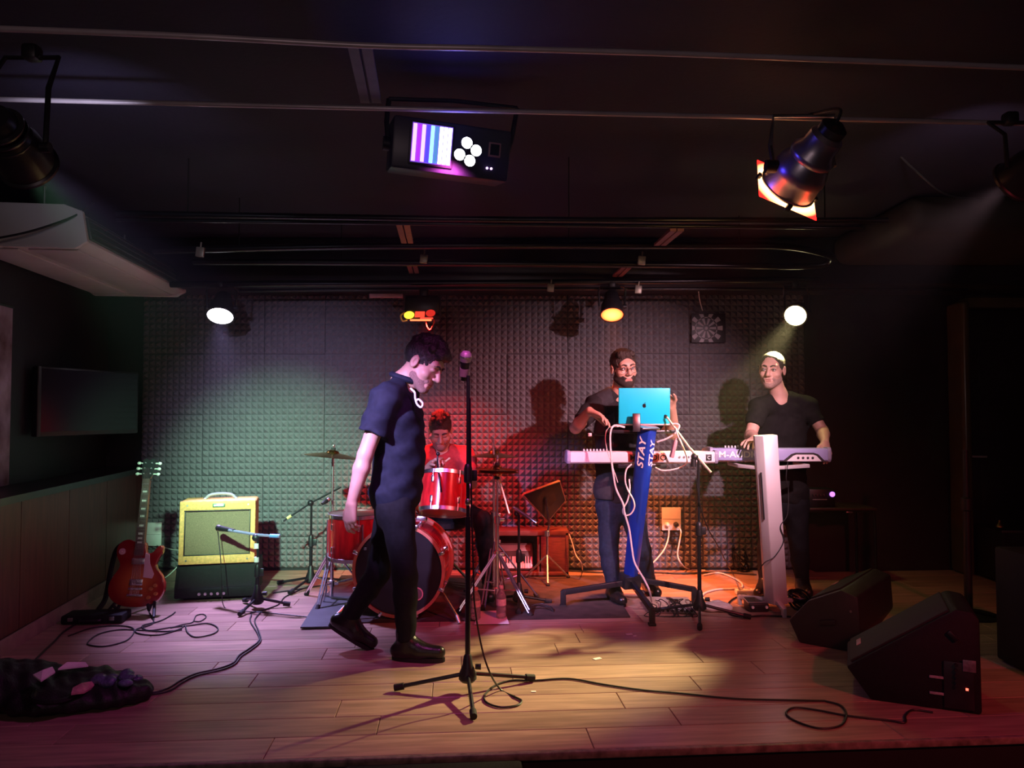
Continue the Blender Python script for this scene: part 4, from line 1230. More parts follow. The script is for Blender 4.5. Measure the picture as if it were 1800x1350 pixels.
# ---- drummer, seated and bent over the kit -----------------------------------------
hd_ = Head(at(774, 757, 5.42), (0.10, -0.86, -0.50), (0.02, -0.48, 0.87), 0.98)
J = dict(neck=at(776, 790, 5.50), pelvis=Vector((-0.50, 5.66, 0.60)),
         shR=at(738, 806, 5.46), elR=at(722, 862, 5.36), wrR=at(760, 815, 5.14),
         shL=at(818, 802, 5.50), elL=at(828, 850, 5.40), wrL=at(796, 838, 5.12),
         hipR=Vector((-0.60, 5.62, 0.57)), knR=Vector((-0.85, 5.27, 0.55)), anR=Vector((-0.84, 5.37, 0.09)), toeR=Vector((-0.85, 5.22, 0.03)),
         hipL=Vector((-0.40, 5.62, 0.57)), knL=Vector((-0.20, 5.27, 0.55)), anL=Vector((-0.16, 5.40, 0.09)), toeL=Vector((-0.15, 5.25, 0.03)))
base = Vector((-0.5, 5.6, 0))
root, hl, L, j, A = person('man in a red shirt bent over the drums', base, J, hd_, SK2, M_redtee, M_jean, hx=0.0056, sleeve=0.8, front=(0.0, -0.9, 0.3), girth=0.98, long_sleeve=False,
    hands=[dict(side='R', fdir=(0.5, -0.55, 0.3), pn=(0.2, -0.1, -0.9), t=-1, curl=(0.7, 0.8, 0.85, 0.9), spread=0.03, thumb=0.8),
           dict(side='L', fdir=(-0.5, -0.65, -0.1), pn=(0.0, 0.0, -1), t=1, curl=(0.7, 0.8, 0.85, 0.9), spread=0.03, thumb=0.8)])
hair(hd_, root, L, M_hair2, 'top')
beard(hd_, root, L, M_stub, t=0.003, name='stubble')
hl.details(root, Matrix.Identity(4), brow=M_hair, closed=True)
th = thing('drum_throne', 'round black drum stool under the drummer', 'stool', (-0.50, 5.68, 0))
MB().lathe([(0.001, 0.44), (0.15, 0.44), (0.17, 0.455), (0.17, 0.49), (0.15, 0.505), (0.001, 0.505)], seg=24).build('seat', M_tolex, th)
MB().cone((0, 0, 0.12), (0, 0, 0.44), 0.018).build('post', M_chrome, th)
for i in range(3):
    a = i * math.tau / 3 + 0.4
    MB().tube([(0, 0, 0.25), (0.22 * math.cos(a), 0.22 * math.sin(a), 0.012)], 0.011, smooth=False).build('leg', M_chrome, th)

# ================================================================== INSTRUMENTS AND GEAR
def tube_leg(mb, a, b, r=0.008): return mb.tube([a, b], r, smooth=False, seg=8)

def mic_stand(label, base, top_z, azs, leg=0.30, m=M_blackg, hub=0.10, clutch=None):
    t = thing('microphone_stand', label, 'microphone stand', base)
    MB().lathe([(0.012, hub + 0.06), (0.018, hub + 0.05), (0.024, hub + 0.01), (0.040, hub - 0.03), (0.042, hub - 0.055), (0.030, hub - 0.068), (0.001, hub - 0.068)], seg=18).build('hub', M_black, t)
    MB().cone((0, 0, hub - 0.05), (0, 0, top_z * 0.55), 0.0125, seg=14).build('lower_tube', m, t)
    MB().cone((0, 0, top_z * 0.5), (0, 0, top_z), 0.0085, seg=12).build('upper_tube', m, t)
    cz = top_z * 0.55 if clutch is None else clutch
    cl = MB().lathe([(0.013, cz - 0.045), (0.020, cz - 0.04), (0.020, cz + 0.02), (0.015, cz + 0.04), (0.009, cz + 0.045)], seg=14).build('clutch', M_black, t)
    MB().box((0.028, -0.005, cz - 0.01), (0.03, 0.012, 0.05), bev=0.004).build('clutch_lever', M_black, cl)
    MB().cone((0.035, 0, hub + 0.0), (0.062, 0, hub + 0.0), 0.012, 0.014, seg=10).build('leg_lock', M_black, t)
    for az in azs:
        c, s = math.cos(az), math.sin(az)
        lg = tube_leg(MB(), (0.03 * c, 0.03 * s, hub - 0.035), (leg * c, leg * s, 0.020), 0.0095).build('leg', m, t)
        d = Vector((c, s, -0.18)).normalized()
        e = Vector((leg * c, leg * s, 0.020))
        MB().cone(e - d * 0.035, e + d * 0.010, 0.0155, seg=10).build('rubber_foot', M_rubber, lg)
    return t

def microphone(label, tip, tail, ball=0.026, body=0.020, m=M_black, mesh=M_steel):
    tip, tail = Vector(tip), Vector(tail)
    t = thing('microphone', label, 'microphone', tail)
    a, b = tip - tail, Vector((0, 0, 0))
    d = (b - a).normalized()
    L = a.length
    M = frame(a, d)
    MB(M).lathe([(0.001, -ball * 0.9), (ball * 0.6, -ball * 0.78), (ball * 0.92, -ball * 0.4), (ball, 0), (ball * 0.96, ball * 0.4), (ball * 0.86, ball * 0.95)], seg=20).build('grille', mesh, t)
    MB(M).lathe([(ball * 0.88, ball * 0.9), (ball * 0.9, ball * 1.15), (body * 0.95, ball * 1.5), (body * 0.6, L * 0.92), (body * 0.6, L), (0.001, L)], seg=18).build('handle', m, t)
    MB(M).lathe([(ball * 1.01, -0.003), (ball * 1.05, 0.0), (ball * 1.01, 0.003)], seg=20).build('band', M_steel, t)
    return t

# ---- singer's microphone stand ------------------------------------------------------
sb = fl(822, 1216)
zt = at(817, 660, sb.y).z
ms = mic_stand('straight black microphone stand at the front of the stage', sb, zt, [math.atan2(*(reversed((fl(*p) - sb)[:2]))) for p in ((702, 1216), (925, 1200), (836, 1284))], leg=0.33, hub=0.115, clutch=at(818, 832, sb.y).z)
MB().lathe([(0.009, 0.86), (0.013, 0.865), (0.013, 0.885), (0.009, 0.89)], seg=12).build('collar', M_steel, ms)
mt = at(819, 626, sb.y - 0.02); mb_ = at(815, 668, sb.y + 0.03)
microphone('silver-headed vocal microphone on the straight front stand', mt, mb_, ball=0.028, body=0.023, mesh=K('silver_mesh', (0.62, 0.60, 0.62), rough=0.45, metal=0.5, var=0.2, scale=200))
tag(MB(frame(mt.lerp(mb_, 0.66), (mb_ - mt))).lathe([(0.021, -0.02), (0.0235, -0.02), (0.0225, 0.018), (0.019, 0.018)], seg=14, closed=True).build('mic_clip', K('grey_clip', (0.45, 0.44, 0.36), rough=0.4, var=0.1)), 'grey clip holding the vocal microphone', 'microphone clip')

# ---- drum kit -------------------------------------------------------------------------
M_redlac = K('red_lacquer', (0.55, 0.018, 0.022), rough=0.2, var=0.35, scale=6, stretch=(6, 6, 1.2), coat=0.6)
M_hoopw = K('red_wood_hoop', (0.50, 0.19, 0.12), rough=0.28, var=0.25, scale=10, coat=0.4)
M_headb = K('black_drum_head', (0.014, 0.012, 0.014), rough=0.35, var=0.2)
M_headw = K('coated_drum_head', (0.22, 0.15, 0.14), rough=0.6, var=0.1)
M_brass = K('cymbal_bronze', (0.72, 0.45, 0.16), rough=0.25, metal=1.0, var=0.2, scale=40, stretch=(1, 1, 8))
M_rug = K('dark_drum_rug', (0.045, 0.030, 0.028), rough=0.95, var=0.4, scale=14, bump=0.5, bscale=300)
rug = MB().prism([(p.x, p.y) for p in (fl(535, 1098), fl(1108, 1086), fl(1060, 1013), fl(600, 1013))], 0.0, 0.008).build('drum_rug', M_rug)
tag(rug, 'dark worn rug under the drum kit', 'rug')
mp = [fl(528, 1107), fl(606, 1105), fl(640, 1046), fl(566, 1046)]
tag(MB().prism([(p.x, p.y) for p in mp], 0.008, 0.016).build('floor_mat', K('grey_rubber_mat', (0.055, 0.06, 0.068), rough=0.6, var=0.3, bump=0.3, bscale=200)), 'grey rubber mat beside the bass drum', 'mat')

BD = Vector((at(700, 995, 4.80).x, 4.80, 0.305))
bd = thing('bass_drum', 'large red bass drum with a black front head and wooden hoops', 'drum', (BD.x, BD.y, 0), R(-3))
MY = Matrix.Translation((0, 0, BD.z)) @ Matrix.Rotation(R(-90), 4, 'X')      # local z -> +Y (away from camera)
RB = 0.285
MB(MY).lathe([(RB * 0.965, 0.02), (RB * 0.965, 0.44)], seg=48).build('shell', M_redlac, bd)
MB(MY).disc(RB * 0.955, z=0.012, seg=48).build('front_head', M_headb, bd)
MB(MY).disc(RB * 0.955, z=0.45, seg=48).build('batter_head', M_headw, bd)
for z0 in (0.0, 0.42):
    MB(MY).lathe([(RB * 0.955, z0), (RB * 1.02, z0), (RB * 1.02, z0 + 0.042), (RB * 0.955, z0 + 0.042)], seg=48, closed=True).build('hoop', M_hoopw, bd)
for i in range(8):
    a = math.tau * (i + 0.5) / 8
    c, s = math.cos(a), math.sin(a)
    rd = MB(MY).tube([(c * RB * 1.045, s * RB * 1.045, -0.01), (c * RB * 1.045, s * RB * 1.045, 0.20)], 0.005, smooth=False).build('tension_rod', M_chrome, bd)
    MB(MY @ Matrix.Rotation(a, 4, 'Z')).box((RB * 1.02, 0, 0.012), (0.035, 0.022, 0.034), bev=0.005).build('claw', M_chrome, rd)
    MB(MY @ Matrix.Rotation(a, 4, 'Z')).box((RB * 1.0, 0, 0.20), (0.035, 0.024, 0.06), bev=0.008).build('lug', M_chrome, rd)
for sgn in (-1, 1):
    MB().tube([(sgn * RB * 0.88, 0.10, BD.z - 0.13), (sgn * (RB + 0.10), -0.05, 0.03)], 0.0085, smooth=False).cone((sgn * (RB + 0.085), -0.04, 0.05), (sgn * (RB + 0.104), -0.055, 0.008), 0.013).build('spur', M_chrome, bd)
em = MB(MY).lathe([(0.034, 0.006), (0.041, 0.006), (0.041, 0.011), (0.034, 0.011)], M=Matrix.Translation((0.115, 0.14, 0)), seg=24, closed=True).build('port_ring', K('pink_emblem', (0.55, 0.12, 0.14), rough=0.4, var=0.2), bd)
MB(MY).disc(0.034, M=Matrix.Translation((0.115, 0.14, 0)), z=0.009).build('port_cover', K('port_dark', (0.10, 0.03, 0.035), rough=0.5, var=0.2), em)
MB(MY).box((-0.21, -0.135, 0.008), (0.016, 0.016, 0.006), bev=0.002).build('logo_dot', M_steel, bd)
bp = MB().tube([(0.10, 0.20, BD.z + RB * 0.9), (0.12, 0.20, 0.80)], 0.012, smooth=False).build('tom_post', M_chrome, bd)
MB().box((0.11, 0.20, BD.z + RB + 0.012), (0.07, 0.06, 0.04), bev=0.008).build('post_base', M_chrome, bp)

def drum(label, c, axis, r, h, nl=6, legs=None):
    t = thing('tom_drum', label, 'drum', c)
    M = frame((0, 0, 0), axis)
    MB(M).lathe([(r, -h / 2), (r, h / 2)], seg=40).build('shell', M_redlac, t)
    for z0, nm, hm in ((h / 2 - 0.006, 'batter_head', M_headw), (-h / 2 + 0.006, 'resonant_head', K('clear_head', (0.30, 0.16, 0.12), rough=0.3, var=0.1))):
        MB(M).disc(r * 1.0, z=z0 + (0.008 if z0 > 0 else -0.008), seg=40).build(nm, hm, t)
    for s_ in (1, -1):
        z0 = s_ * (h / 2)
        MB(M).lathe([(r * 1.0, z0 - 0.012), (r * 1.045, z0 - 0.012), (r * 1.045, z0 + 0.012), (r * 1.02, z0 + 0.014), (r * 1.0, z0 + 0.010)], seg=40, closed=True).build('rim', M_chrome, t)
    for i in range(nl):
        a = math.tau * (i + 0.25) / nl
        X = M @ Matrix.Rotation(a, 4, 'Z')
        for s_ in (1, -1):
            lg = MB(X).box((r * 1.03, 0, s_ * h * 0.27), (0.022, 0.020, 0.045), bev=0.006).build('lug', M_chrome, t)
            MB(X).cone((r * 1.055, 0, s_ * h * 0.27), (r * 1.055, 0, s_ * (h / 2 + 0.012)), 0.0042, seg=8).build('tension_rod', M_chrome, lg)
    return t, M
TC = at(781, 868, 4.99)
tm, MT = drum('red rack tom tilted above the bass drum', TC, (0.04, 0.30, 0.95), 0.160, 0.235)
MB(MT).box((0.02, -0.172, 0.045), (0.07, 0.03, 0.07), bev=0.008).build('mount_bracket', M_chrome, tm)
FC = Vector((at(628, 900, 5.18).x, 5.18, 0.465))
ft, MF = drum('red floor tom behind the singer’s hand', FC, (0, 0, 1), 0.185, 0.28)
for i in range(3):
    a = i * math.tau / 3 + 0.9
    MB().tube([(0.205 * math.cos(a), 0.205 * math.sin(a), 0.10), (0.215 * math.cos(a), 0.215 * math.sin(a), -0.38), (0.235 * math.cos(a), 0.235 * math.sin(a), -0.455)], 0.008, smooth=False).build('leg', M_chrome, ft)

def cymbal(label, c, axis, r, cup=0.02):
    M = frame((0, 0, 0), axis)
    t = thing('cymbal', label, 'cymbal', c)
    MB(M).lathe([(r, -0.022), (r * 0.65, -0.008), (r * 0.24, 0.004), (r * 0.20, 0.016), (r * 0.10, 0.024), (0.006, 0.026), (0.006, 0.023), (r * 0.10, 0.021), (r * 0.19, 0.012), (r * 0.23, 0.001), (r * 0.65, -0.011), (r, -0.024)], seg=48).build('plate', M_brass, t)
    f = MB(M).cone((0, 0, 0.022), (0, 0, 0.040), 0.016, seg=12).build('felt', K('black_felt', (0.02, 0.02, 0.02), rough=0.95, var=0.2), t)
    MB(M).box((0, 0, 0.053), (0.035, 0.010, 0.016), bev=0.004).cone((0, 0, 0.04), (0, 0, 0.058), 0.006, seg=8).build('wing_nut', M_chrome, t)
    return t
def tripod(label, base, top, azs, spread=0.26, zhub=0.34, r=0.011, name='cymbal_stand', low=0.12):
    t = thing(name, label, 'stand', base)
    h = top.z
    lean = Vector((top.x - base.x, top.y - base.y, 0))
    MB().cone((0, 0, 0.03), (0, 0, h * 0.58), r * 1.15).build('lower_tube', M_chrome, t)
    MB().cone((0, 0, h * 0.5), lean + Vector((0, 0, h)), r * 0.75).build('upper_tube', M_chrome, t)
    for z in (h * 0.58, zhub, low):
        cl = MB().lathe([(r * 1.1, z - 0.025), (r * 1.9, z - 0.02), (r * 1.9, z + 0.02), (r * 1.1, z + 0.025)], seg=14).build('clamp', M_chrome, t)
        MB().box((r * 3.0, 0, z), (0.03, 0.010, 0.022), bev=0.004).build('wing_bolt', M_chrome, cl)
    for az in azs:
        c, s = math.cos(az), math.sin(az)
        n = Vector((-s, c, 0)) * 0.010
        lg = MB()
        for q in (-1, 1):
            lg.tube([n * q + Vector((0.015 * c, 0.015 * s, zhub)), n * q + Vector((spread * c, spread * s, 0.022))], 0.0065, smooth=False)
        g = lg.build('leg', M_chrome, t)
        br = MB()
        br.tube([Vector((0.012 * c, 0.012 * s, low)), Vector((spread * 0.62 * c, spread * 0.62 * s, 0.022 + (zhub - 0.022) * 0.38))], 0.0055, smooth=False)
        br.build('brace', M_chrome, g)
        MB().cone((spread * 0.96 * c, spread * 0.96 * s, 0.035), (spread * 1.04 * c, spread * 1.04 * s, 0.004), 0.013, 0.018, seg=10).build('rubber_foot', M_rubber, g)
    return t
c1 = at(585, 797, 5.30)
cymbal('bronze crash cymbal nearest the amplifier', c1, (0.10, 0.030, 1), 0.19)
tripod('chrome stand under the crash cymbal nearest the amplifier', Vector((c1.x, 5.30, 0)), c1 - Vector((0, 0, 0.0)), (0.4, 2.5, 4.6))
c2 = at(868, 797, 5.32)
cymbal('bronze ride cymbal, upper of the two beside the front microphone stand', c2, (0.02, 0.015, 1), 0.165)
ts = tripod('tall chrome cymbal stand with a boom arm beside the drummer', Vector((c2.x, 5.32, 0)), c2, (0.2, 2.3, 4.5), spread=0.30, zhub=0.40)
MB().tube([loc(ts, at(866, 772, 5.30)), loc(ts, at(869, 812, 5.22)), loc(ts, at(895, 903, 5.10))], 0.0085, smooth=False).build('boom_arm', M_chrome, ts)
c3 = at(874, 827, 5.08)
cymbal('top cymbal of the hi-hat pair beside the front microphone stand', c3 + Vector((0, 0, 0.012)), (0.02, 0.01, 1), 0.145)
cymbal('bottom cymbal of the hi-hat pair beside the front microphone stand', c3 - Vector((0, 0, 0.018)), (-0.02, -0.01, -1), 0.145)
tripod('short chrome hi-hat stand beside the drummer', Vector((c3.x, 5.08, 0)), c3 + Vector((0, 0, 0.10)), (5.6, 3.6, 1.4), spread=0.27, zhub=0.36, name='hi_hat_stand')
# snare behind the kit on its stand
SN = Vector((at(870, 880, 5.42).x - 0.03, 5.45, 0.62))

# mic on a short boom between the hi-hat and the pad
b2 = fl(912, 1066)
st2 = mic_stand('short black microphone stand between the hi-hat and the drum pad', b2, at(908, 905, b2.y).z, (0.3, 2.4, 4.7), leg=0.22, hub=0.10)
microphone('grey pencil microphone aimed at the hi-hat', at(903, 892, b2.y), at(943, 919, b2.y - 0.08), ball=0.011, body=0.016, m=M_steel)
tag(MB().tube([at(908, 900, b2.y), at(920, 903, b2.y - 0.02)], 0.008, smooth=False).ball(at(908, 903, b2.y), 0.018).build('mic_swivel', M_black), 'black swivel under the pencil microphone', 'microphone clip')

# drum pad on stand
pst = thing('drum_pad', 'square black drum pad tilted away on a chrome stand', 'drum pad', fl(962, 1022))
Yp = fl(962, 1022).y
q = [at(921, 870, Yp - 0.12), at(984, 847, Yp - 0.02), at(994, 880, Yp + 0.14), at(964, 916, Yp + 0.04)]
q = [loc(pst, p) for p in q]
nrm = (q[1] - q[0]).cross(q[3] - q[0]).normalized()
if nrm.y > 0: nrm = -nrm
th_ = 0.028
mbp = MB(); mbp.add(q + [p - nrm * th_ for p in q], [(0, 1, 2, 3), (7, 6, 5, 4), (0, 4, 5, 1), (1, 5, 6, 2), (2, 6, 7, 3), (3, 7, 4, 0)])
mbp.build('pad_case', M_black, pst, bev=0.004)
for i in range(4):
    a_, b_ = q[i], q[(i + 1) % 4]
    MB().tube([a_ - nrm * th_ * 0.5, b_ - nrm * th_ * 0.5], 0.011, smooth=False).build('lit_edge_trim', K('lit_edge_tint', (0.55, 0.30, 0.22), rough=0.3, metal=0.5, var=0.3, scale=40), pst)  # orange lamp light along the pad's rim, put into the edge colour
cen = (q[0] + q[2]) / 2
MB().tube([(0, 0, 0.03), (0, 0, 0.36), loc(pst, at(966, 921, Yp)), cen + nrm * 0.01], 0.010, smooth=False).build('post', M_chrome, pst)
MB().lathe([(0.011, 0.34), (0.020, 0.345), (0.020, 0.38), (0.011, 0.385)], seg=14).build('clamp', M_chrome, pst)
for i in range(3):
    a = i * math.tau / 3 + 0.5
    lg = MB().tube([(0, 0, 0.20), (0.19 * math.cos(a), 0.19 * math.sin(a), 0.018)], 0.008, smooth=False).build('leg', M_chrome, pst)
    MB().ball((0.19 * math.cos(a), 0.19 * math.sin(a), 0.016), 0.015).build('rubber_foot', M_rubber, lg)

# boom microphone behind the left cymbal
b3 = fl(546, 1032)
st3 = mic_stand('black boom stand between the amplifier and the drums', b3, at(546, 884, b3.y).z, (0.6, 2.9, 4.4), leg=0.26, hub=0.10)
MB().tube([loc(st3, at(498, 916, b3.y - 0.05)), loc(st3, at(546, 884, b3.y)), loc(st3, at(600, 856, b3.y + 0.02))], 0.0075, smooth=False).ball(loc(st3, at(546, 884, b3.y)), 0.024).build('boom_arm', M_blackg, st3)
MB(frame(loc(st3, at(505, 911, b3.y - 0.04)), at(546, 884, b3.y) - at(498, 916, b3.y))).cone((0, 0, 0), (0, 0, 0.035), 0.011).build('tape', K('yellow_tape', (0.6, 0.6, 0.2), rough=0.5, var=0.1), st3)
# snare-side clamp rig on the left: chrome multi clamp with mic
microphone('dark clip-on microphone at the floor tom rim', at(578, 878, 5.24), at(566, 886, 5.20), ball=0.014, body=0.016)
tag(MB().tube([at(770, 795, 5.0), at(769, 812, 4.98), at(772, 838, 4.84), at(776, 865, 4.83)], 0.006).ball(at(770, 798, 5.0), 0.013).build('tom_microphone', M_black), 'small black microphone clipped on the rack tom rim', 'microphone')
for k, (x0, y0, x1, y1, Y) in enumerate([(742, 842, 790, 806, 5.10), (800, 846, 770, 812, 5.08)]):
    p0, p1 = at(x0, y0, Y), at(x1, y1, Y - 0.02)
    tag(MB().tube([p0, p1], 0.0075, smooth=False, seg=8).ball(p1, 0.009).build('drumstick', K('hickory', (0.55, 0.36, 0.2), rough=0.5, var=0.2)), ('wooden drumstick pointing up from the drummer’s hand nearer the singer', 'wooden drumstick held low in the drummer’s other hand')[k], 'drumstick')
# pedal behind the bass drum
pd_ = thing('bass_pedal', 'chrome bass drum pedal behind the bass drum', 'pedal', (BD.x + 0.02, 5.30, 0.008))
MB().box((0, 0.12, 0.025), (0.09, 0.26, 0.012), rot=Matrix.Rotation(R(8), 3, 'X'), bev=0.004).build('footboard', M_steel, pd_)
MB().tube([(-0.06, 0, 0.0), (-0.06, 0, 0.18), (0.06, 0, 0.18), (0.06, 0, 0.0)], 0.009, smooth=False).build('frame', M_chrome, pd_)
MB().cone((0, 0, 0.18), (0, -0.02, 0.30), 0.005).ball((0, -0.02, 0.30), 0.028).build('beater', M_chrome, pd_)

# ---- bottles and paper in front of the kit ---------------------------------------------
M_pet = K('clear_bottle_plastic', (0.80, 0.78, 0.78), rough=0.12, trans=0.75, var=0.05)
def bottle(label, p, h, r, cap_c, lab_c, group=None):
    t = thing('water_bottle', label, 'bottle', p, group=group)
    MB().lathe([(0.001, 0.0), (r * 0.85, 0.0), (r, h * 0.03), (r, h * 0.10), (r * 0.95, h * 0.13), (r, h * 0.16), (r, h * 0.32), (r * 0.93, h * 0.36), (r, h * 0.40), (r, h * 0.60), (r * 0.92, h * 0.70), (r * 0.55, h * 0.84), (r * 0.40, h * 0.88), (r * 0.40, h * 0.93), (0.001, h * 0.93)], seg=22).build('bottle_body', M_pet, t)
    MB().lathe([(r * 0.45, h * 0.90), (r * 0.47, h * 0.905), (r * 0.47, h * 0.985), (r * 0.43, h), (0.001, h)], seg=18).build('cap', K('cap_' + label[:9], cap_c, rough=0.4, var=0.1), t)
    MB().lathe([(r * 1.012, h * 0.40), (r * 1.012, h * 0.60)], seg=22).build('label', K('blabel_' + label[:9], lab_c, rough=0.5, var=0.2, scale=60), t)
    return t
sp = [fl(836, 1092), fl(832, 1100), fl(894, 1099), fl(890, 1076), fl(846, 1076)]
pc = (fl(832, 1100) + fl(894, 1099)) / 2
tag(MB().prism([(p.x, p.y) for p in (fl(834, 1100), fl(895, 1099), fl(886, 1076), fl(842, 1077))], 0.008, 0.011).build('paper_sheet', M_paper), 'white setlist sheet lying under the two bottles', 'paper')
bottle('clear water bottle standing on the white sheet', fl(881, 1086, 0.011), 0.20, 0.031, (0.7, 0.5, 0.5), (0.7, 0.55, 0.55))
bottle('rosy plastic bottle half hidden behind the front microphone stand', fl(836, 1088, 0.011), 0.195, 0.031, (0.6, 0.2, 0.2), (0.6, 0.4, 0.4))
bottle('small brown drink bottle by the foam wall beside the low cabinet', fl(1038, 992), 0.155, 0.026, (0.5, 0.1, 0.05), (0.45, 0.25, 0.22))
bottle('clear water bottle with a blue label by the wall socket', fl(1149, 990), 0.165, 0.027, (0.7, 0.7, 0.8), (0.25, 0.4, 0.7))

# ---- low cabinet with a small keyboard ---------------------------------------------------
M_cab = K('red_brown_cabinet', (0.16, 0.055, 0.045), rough=0.45, var=0.3, stretch=(2, 8, 12))
x0, x1 = at(848, 960, 6.0).x, at(1000, 960, 6.0).x
zt_ = at(920, 934, 6.0).z
cb = thing('low_cabinet', 'low red-brown cabinet against the foam wall behind the drums', 'cabinet', ((x0 + x1) / 2, 6.14, 0))
W = x1 - x0
MB().box((0, 0, zt_ - 0.02), (W, 0.22, 0.04), bev=0.004).build('top', M_cab, cb)
MB().box((0, 0, 0.03), (W, 0.22, 0.03), bev=0.003).build('base', M_cab, cb)
for s_ in (-1, 1):
    MB().box((s_ * (W / 2 - 0.012), 0, zt_ / 2), (0.024, 0.22, zt_ - 0.03), bev=0.003).build('side', M_cab, cb)
MB().box((0.10, 0, zt_ / 2), (0.018, 0.21, zt_ - 0.05)).build('divider', M_cab, cb)
MB().box((0, 0.10, zt_ / 2), (W - 0.03, 0.012, zt_ - 0.05)).build('back', M_cab, cb)
MB().box((0.22, -0.095, zt_ / 2), (0.20, 0.02, zt_ - 0.08), bev=0.004).build('door', M_cab, cb)
kb = thing('small_keyboard', 'small keyboard with white keys leaning inside the low cabinet', 'keyboard', ((x0 + x1) / 2 - 0.09, 6.08, 0.05))
RX = Matrix.Rotation(R(62), 4, 'X')
MB(RX).box((0, 0.11, 0.0), (0.30, 0.22, 0.03), bev=0.005).build('case', K('dark_red_case', (0.10, 0.03, 0.03), rough=0.4, var=0.2), kb)
for i in range(14):
    MB(RX).box((-0.134 + i * 0.0206, 0.055, 0.020), (0.019, 0.095, 0.010), bev=0.002).build('white_key', M_white, kb)
    if i % 7 in (0, 1, 3, 4, 5):
        MB(RX).box((-0.134 + (i + 0.5) * 0.0206, 0.075, 0.030), (0.011, 0.055, 0.010), bev=0.002).build('black_key', M_black, kb)
MB(RX).box((0.0, 0.17, 0.018), (0.26, 0.05, 0.006), bev=0.002).build('control_strip', K('strip_red', (0.3, 0.1, 0.1), rough=0.4, var=0.2), kb)

# ---- guitar on its stand --------------------------------------------------------------------
def burst():
    m = bpy.data.materials.new('cherry_sunburst'); m.use_nodes = True
    nt = m.node_tree; b = nt.nodes['Principled BSDF']
    tc = nt.nodes.new('ShaderNodeTexCoord'); mp_ = nt.nodes.new('ShaderNodeMapping')
    mp_.inputs['Location'].default_value = (0, -0.155, 0)
    g = nt.nodes.new('ShaderNodeVectorMath'); g.operation = 'LENGTH'
    n = nt.nodes.new('ShaderNodeTexNoise'); n.inputs['Scale'].default_value = 12
    ad = nt.nodes.new('ShaderNodeMath'); ad.operation = 'MULTIPLY_ADD'; ad.inputs[1].default_value = 0.03
    rp = nt.nodes.new('ShaderNodeValToRGB')
    nt.links.new(tc.outputs['Object'], mp_.inputs[0]); nt.links.new(mp_.outputs[0], g.inputs[0])
    nt.links.new(tc.outputs['Object'], n.inputs[0])
    nt.links.new(n.outputs['Fac'], ad.inputs[0]); nt.links.new(g.outputs['Value'], ad.inputs[2])
    mr = nt.nodes.new('ShaderNodeMapRange'); mr.inputs[1].default_value = 0.02; mr.inputs[2].default_value = 0.22
    nt.links.new(ad.outputs[0], mr.inputs[0]); nt.links.new(mr.outputs[0], rp.inputs[0])
    e = rp.color_ramp.elements
    e[0].color = (0.62, 0.20, 0.04, 1); e[0].position = 0.1
    e[1].color = (0.26, 0.010, 0.012, 1); e[1].position = 0.75
    nt.links.new(rp.outputs[0], b.inputs['Base Color'])
    b.inputs['Roughness'].default_value = 0.18; b.inputs['Coat Weight'].default_value = 0.6
    return m
M_burst = burst()
gb = at(238, 1067, 4.93)
gt = thing('electric_guitar', 'cherry sunburst electric guitar leaning on its stand', 'guitar', (gb.x, gb.y, 0))
GM = Matrix.Translation((0, 0, gb.z)) @ Matrix.Rotation(R(4), 4, 'Z') @ Matrix.Rotation(R(1.2), 4, 'Y') @ Matrix.Rotation(R(90 - 9), 4, 'X')
out = [(0.0, 0.0), (0.07, 0.006), (0.13, 0.035), (0.168, 0.085), (0.172, 0.14), (0.152, 0.195), (0.118, 0.235), (0.108, 0.265), (0.118, 0.30), (0.138, 0.335), (0.142, 0.368), (0.128, 0.385), (0.105, 0.370), (0.085, 0.345), (0.066, 0.335), (0.040, 0.338), (0.030, 0.40), (-0.03, 0.405), (-0.075, 0.420), (-0.118, 0.405), (-0.142, 0.365), (-0.138, 0.315), (-0.118, 0.275), (-0.116, 0.245), (-0.140, 0.205), (-0.166, 0.155), (-0.172, 0.105), (-0.155, 0.055), (-0.115, 0.022), (-0.06, 0.004)]
outs = [(p.x, p.y) for p in catmull([(x, y, 0) for x, y in out], 3, closed=True)]
gbody = link('body', MB().prism(outs, -0.022, 0.022).mesh('body', M_burst, bev=0.006), gt, GM)
G = MB
G(GM).prism([(0.040, 0.335), (0.066, 0.328), (0.075, 0.27), (0.105, 0.205), (0.095, 0.178), (0.040, 0.185)], 0.024, 0.028).build('pickguard', K('cream_guard', (0.72, 0.58, 0.52), rough=0.4, var=0.05), gt)
G(GM).prism([(-0.028, 0.32), (0.028, 0.32), (0.0215, 0.80), (-0.0215, 0.80)], 0.004, 0.028).build('neck', K('mahogany_neck', (0.16, 0.05, 0.03), rough=0.4, var=0.2), gt)
fb = G(GM).prism([(-0.028, 0.325), (0.028, 0.325), (0.0215, 0.81), (-0.0215, 0.81)], 0.028, 0.035).build('fretboard', K('rosewood', (0.10, 0.06, 0.05), rough=0.35, var=0.3), gt)
for i in range(1, 23):
    y = 0.81 - 0.62 * (1 - 2 ** (-i / 12))
    if y > 0.33:
        G(GM).box((0, y, 0.036), (0.052 - 0.011 * (y - 0.33) / 0.48, 0.0026, 0.003)).build('fret', M_chrome, fb)
for i in (3, 5, 7, 9, 12, 15, 17, 19):
    y = 0.81 - 0.62 * (1 - 2 ** (-(i - 0.5) / 12))
    G(GM).box((0, y, 0.0355), (0.028, 0.012, 0.0015)).build('inlay', K('pearl', (0.8, 0.78, 0.74), rough=0.25, var=0.1), fb)
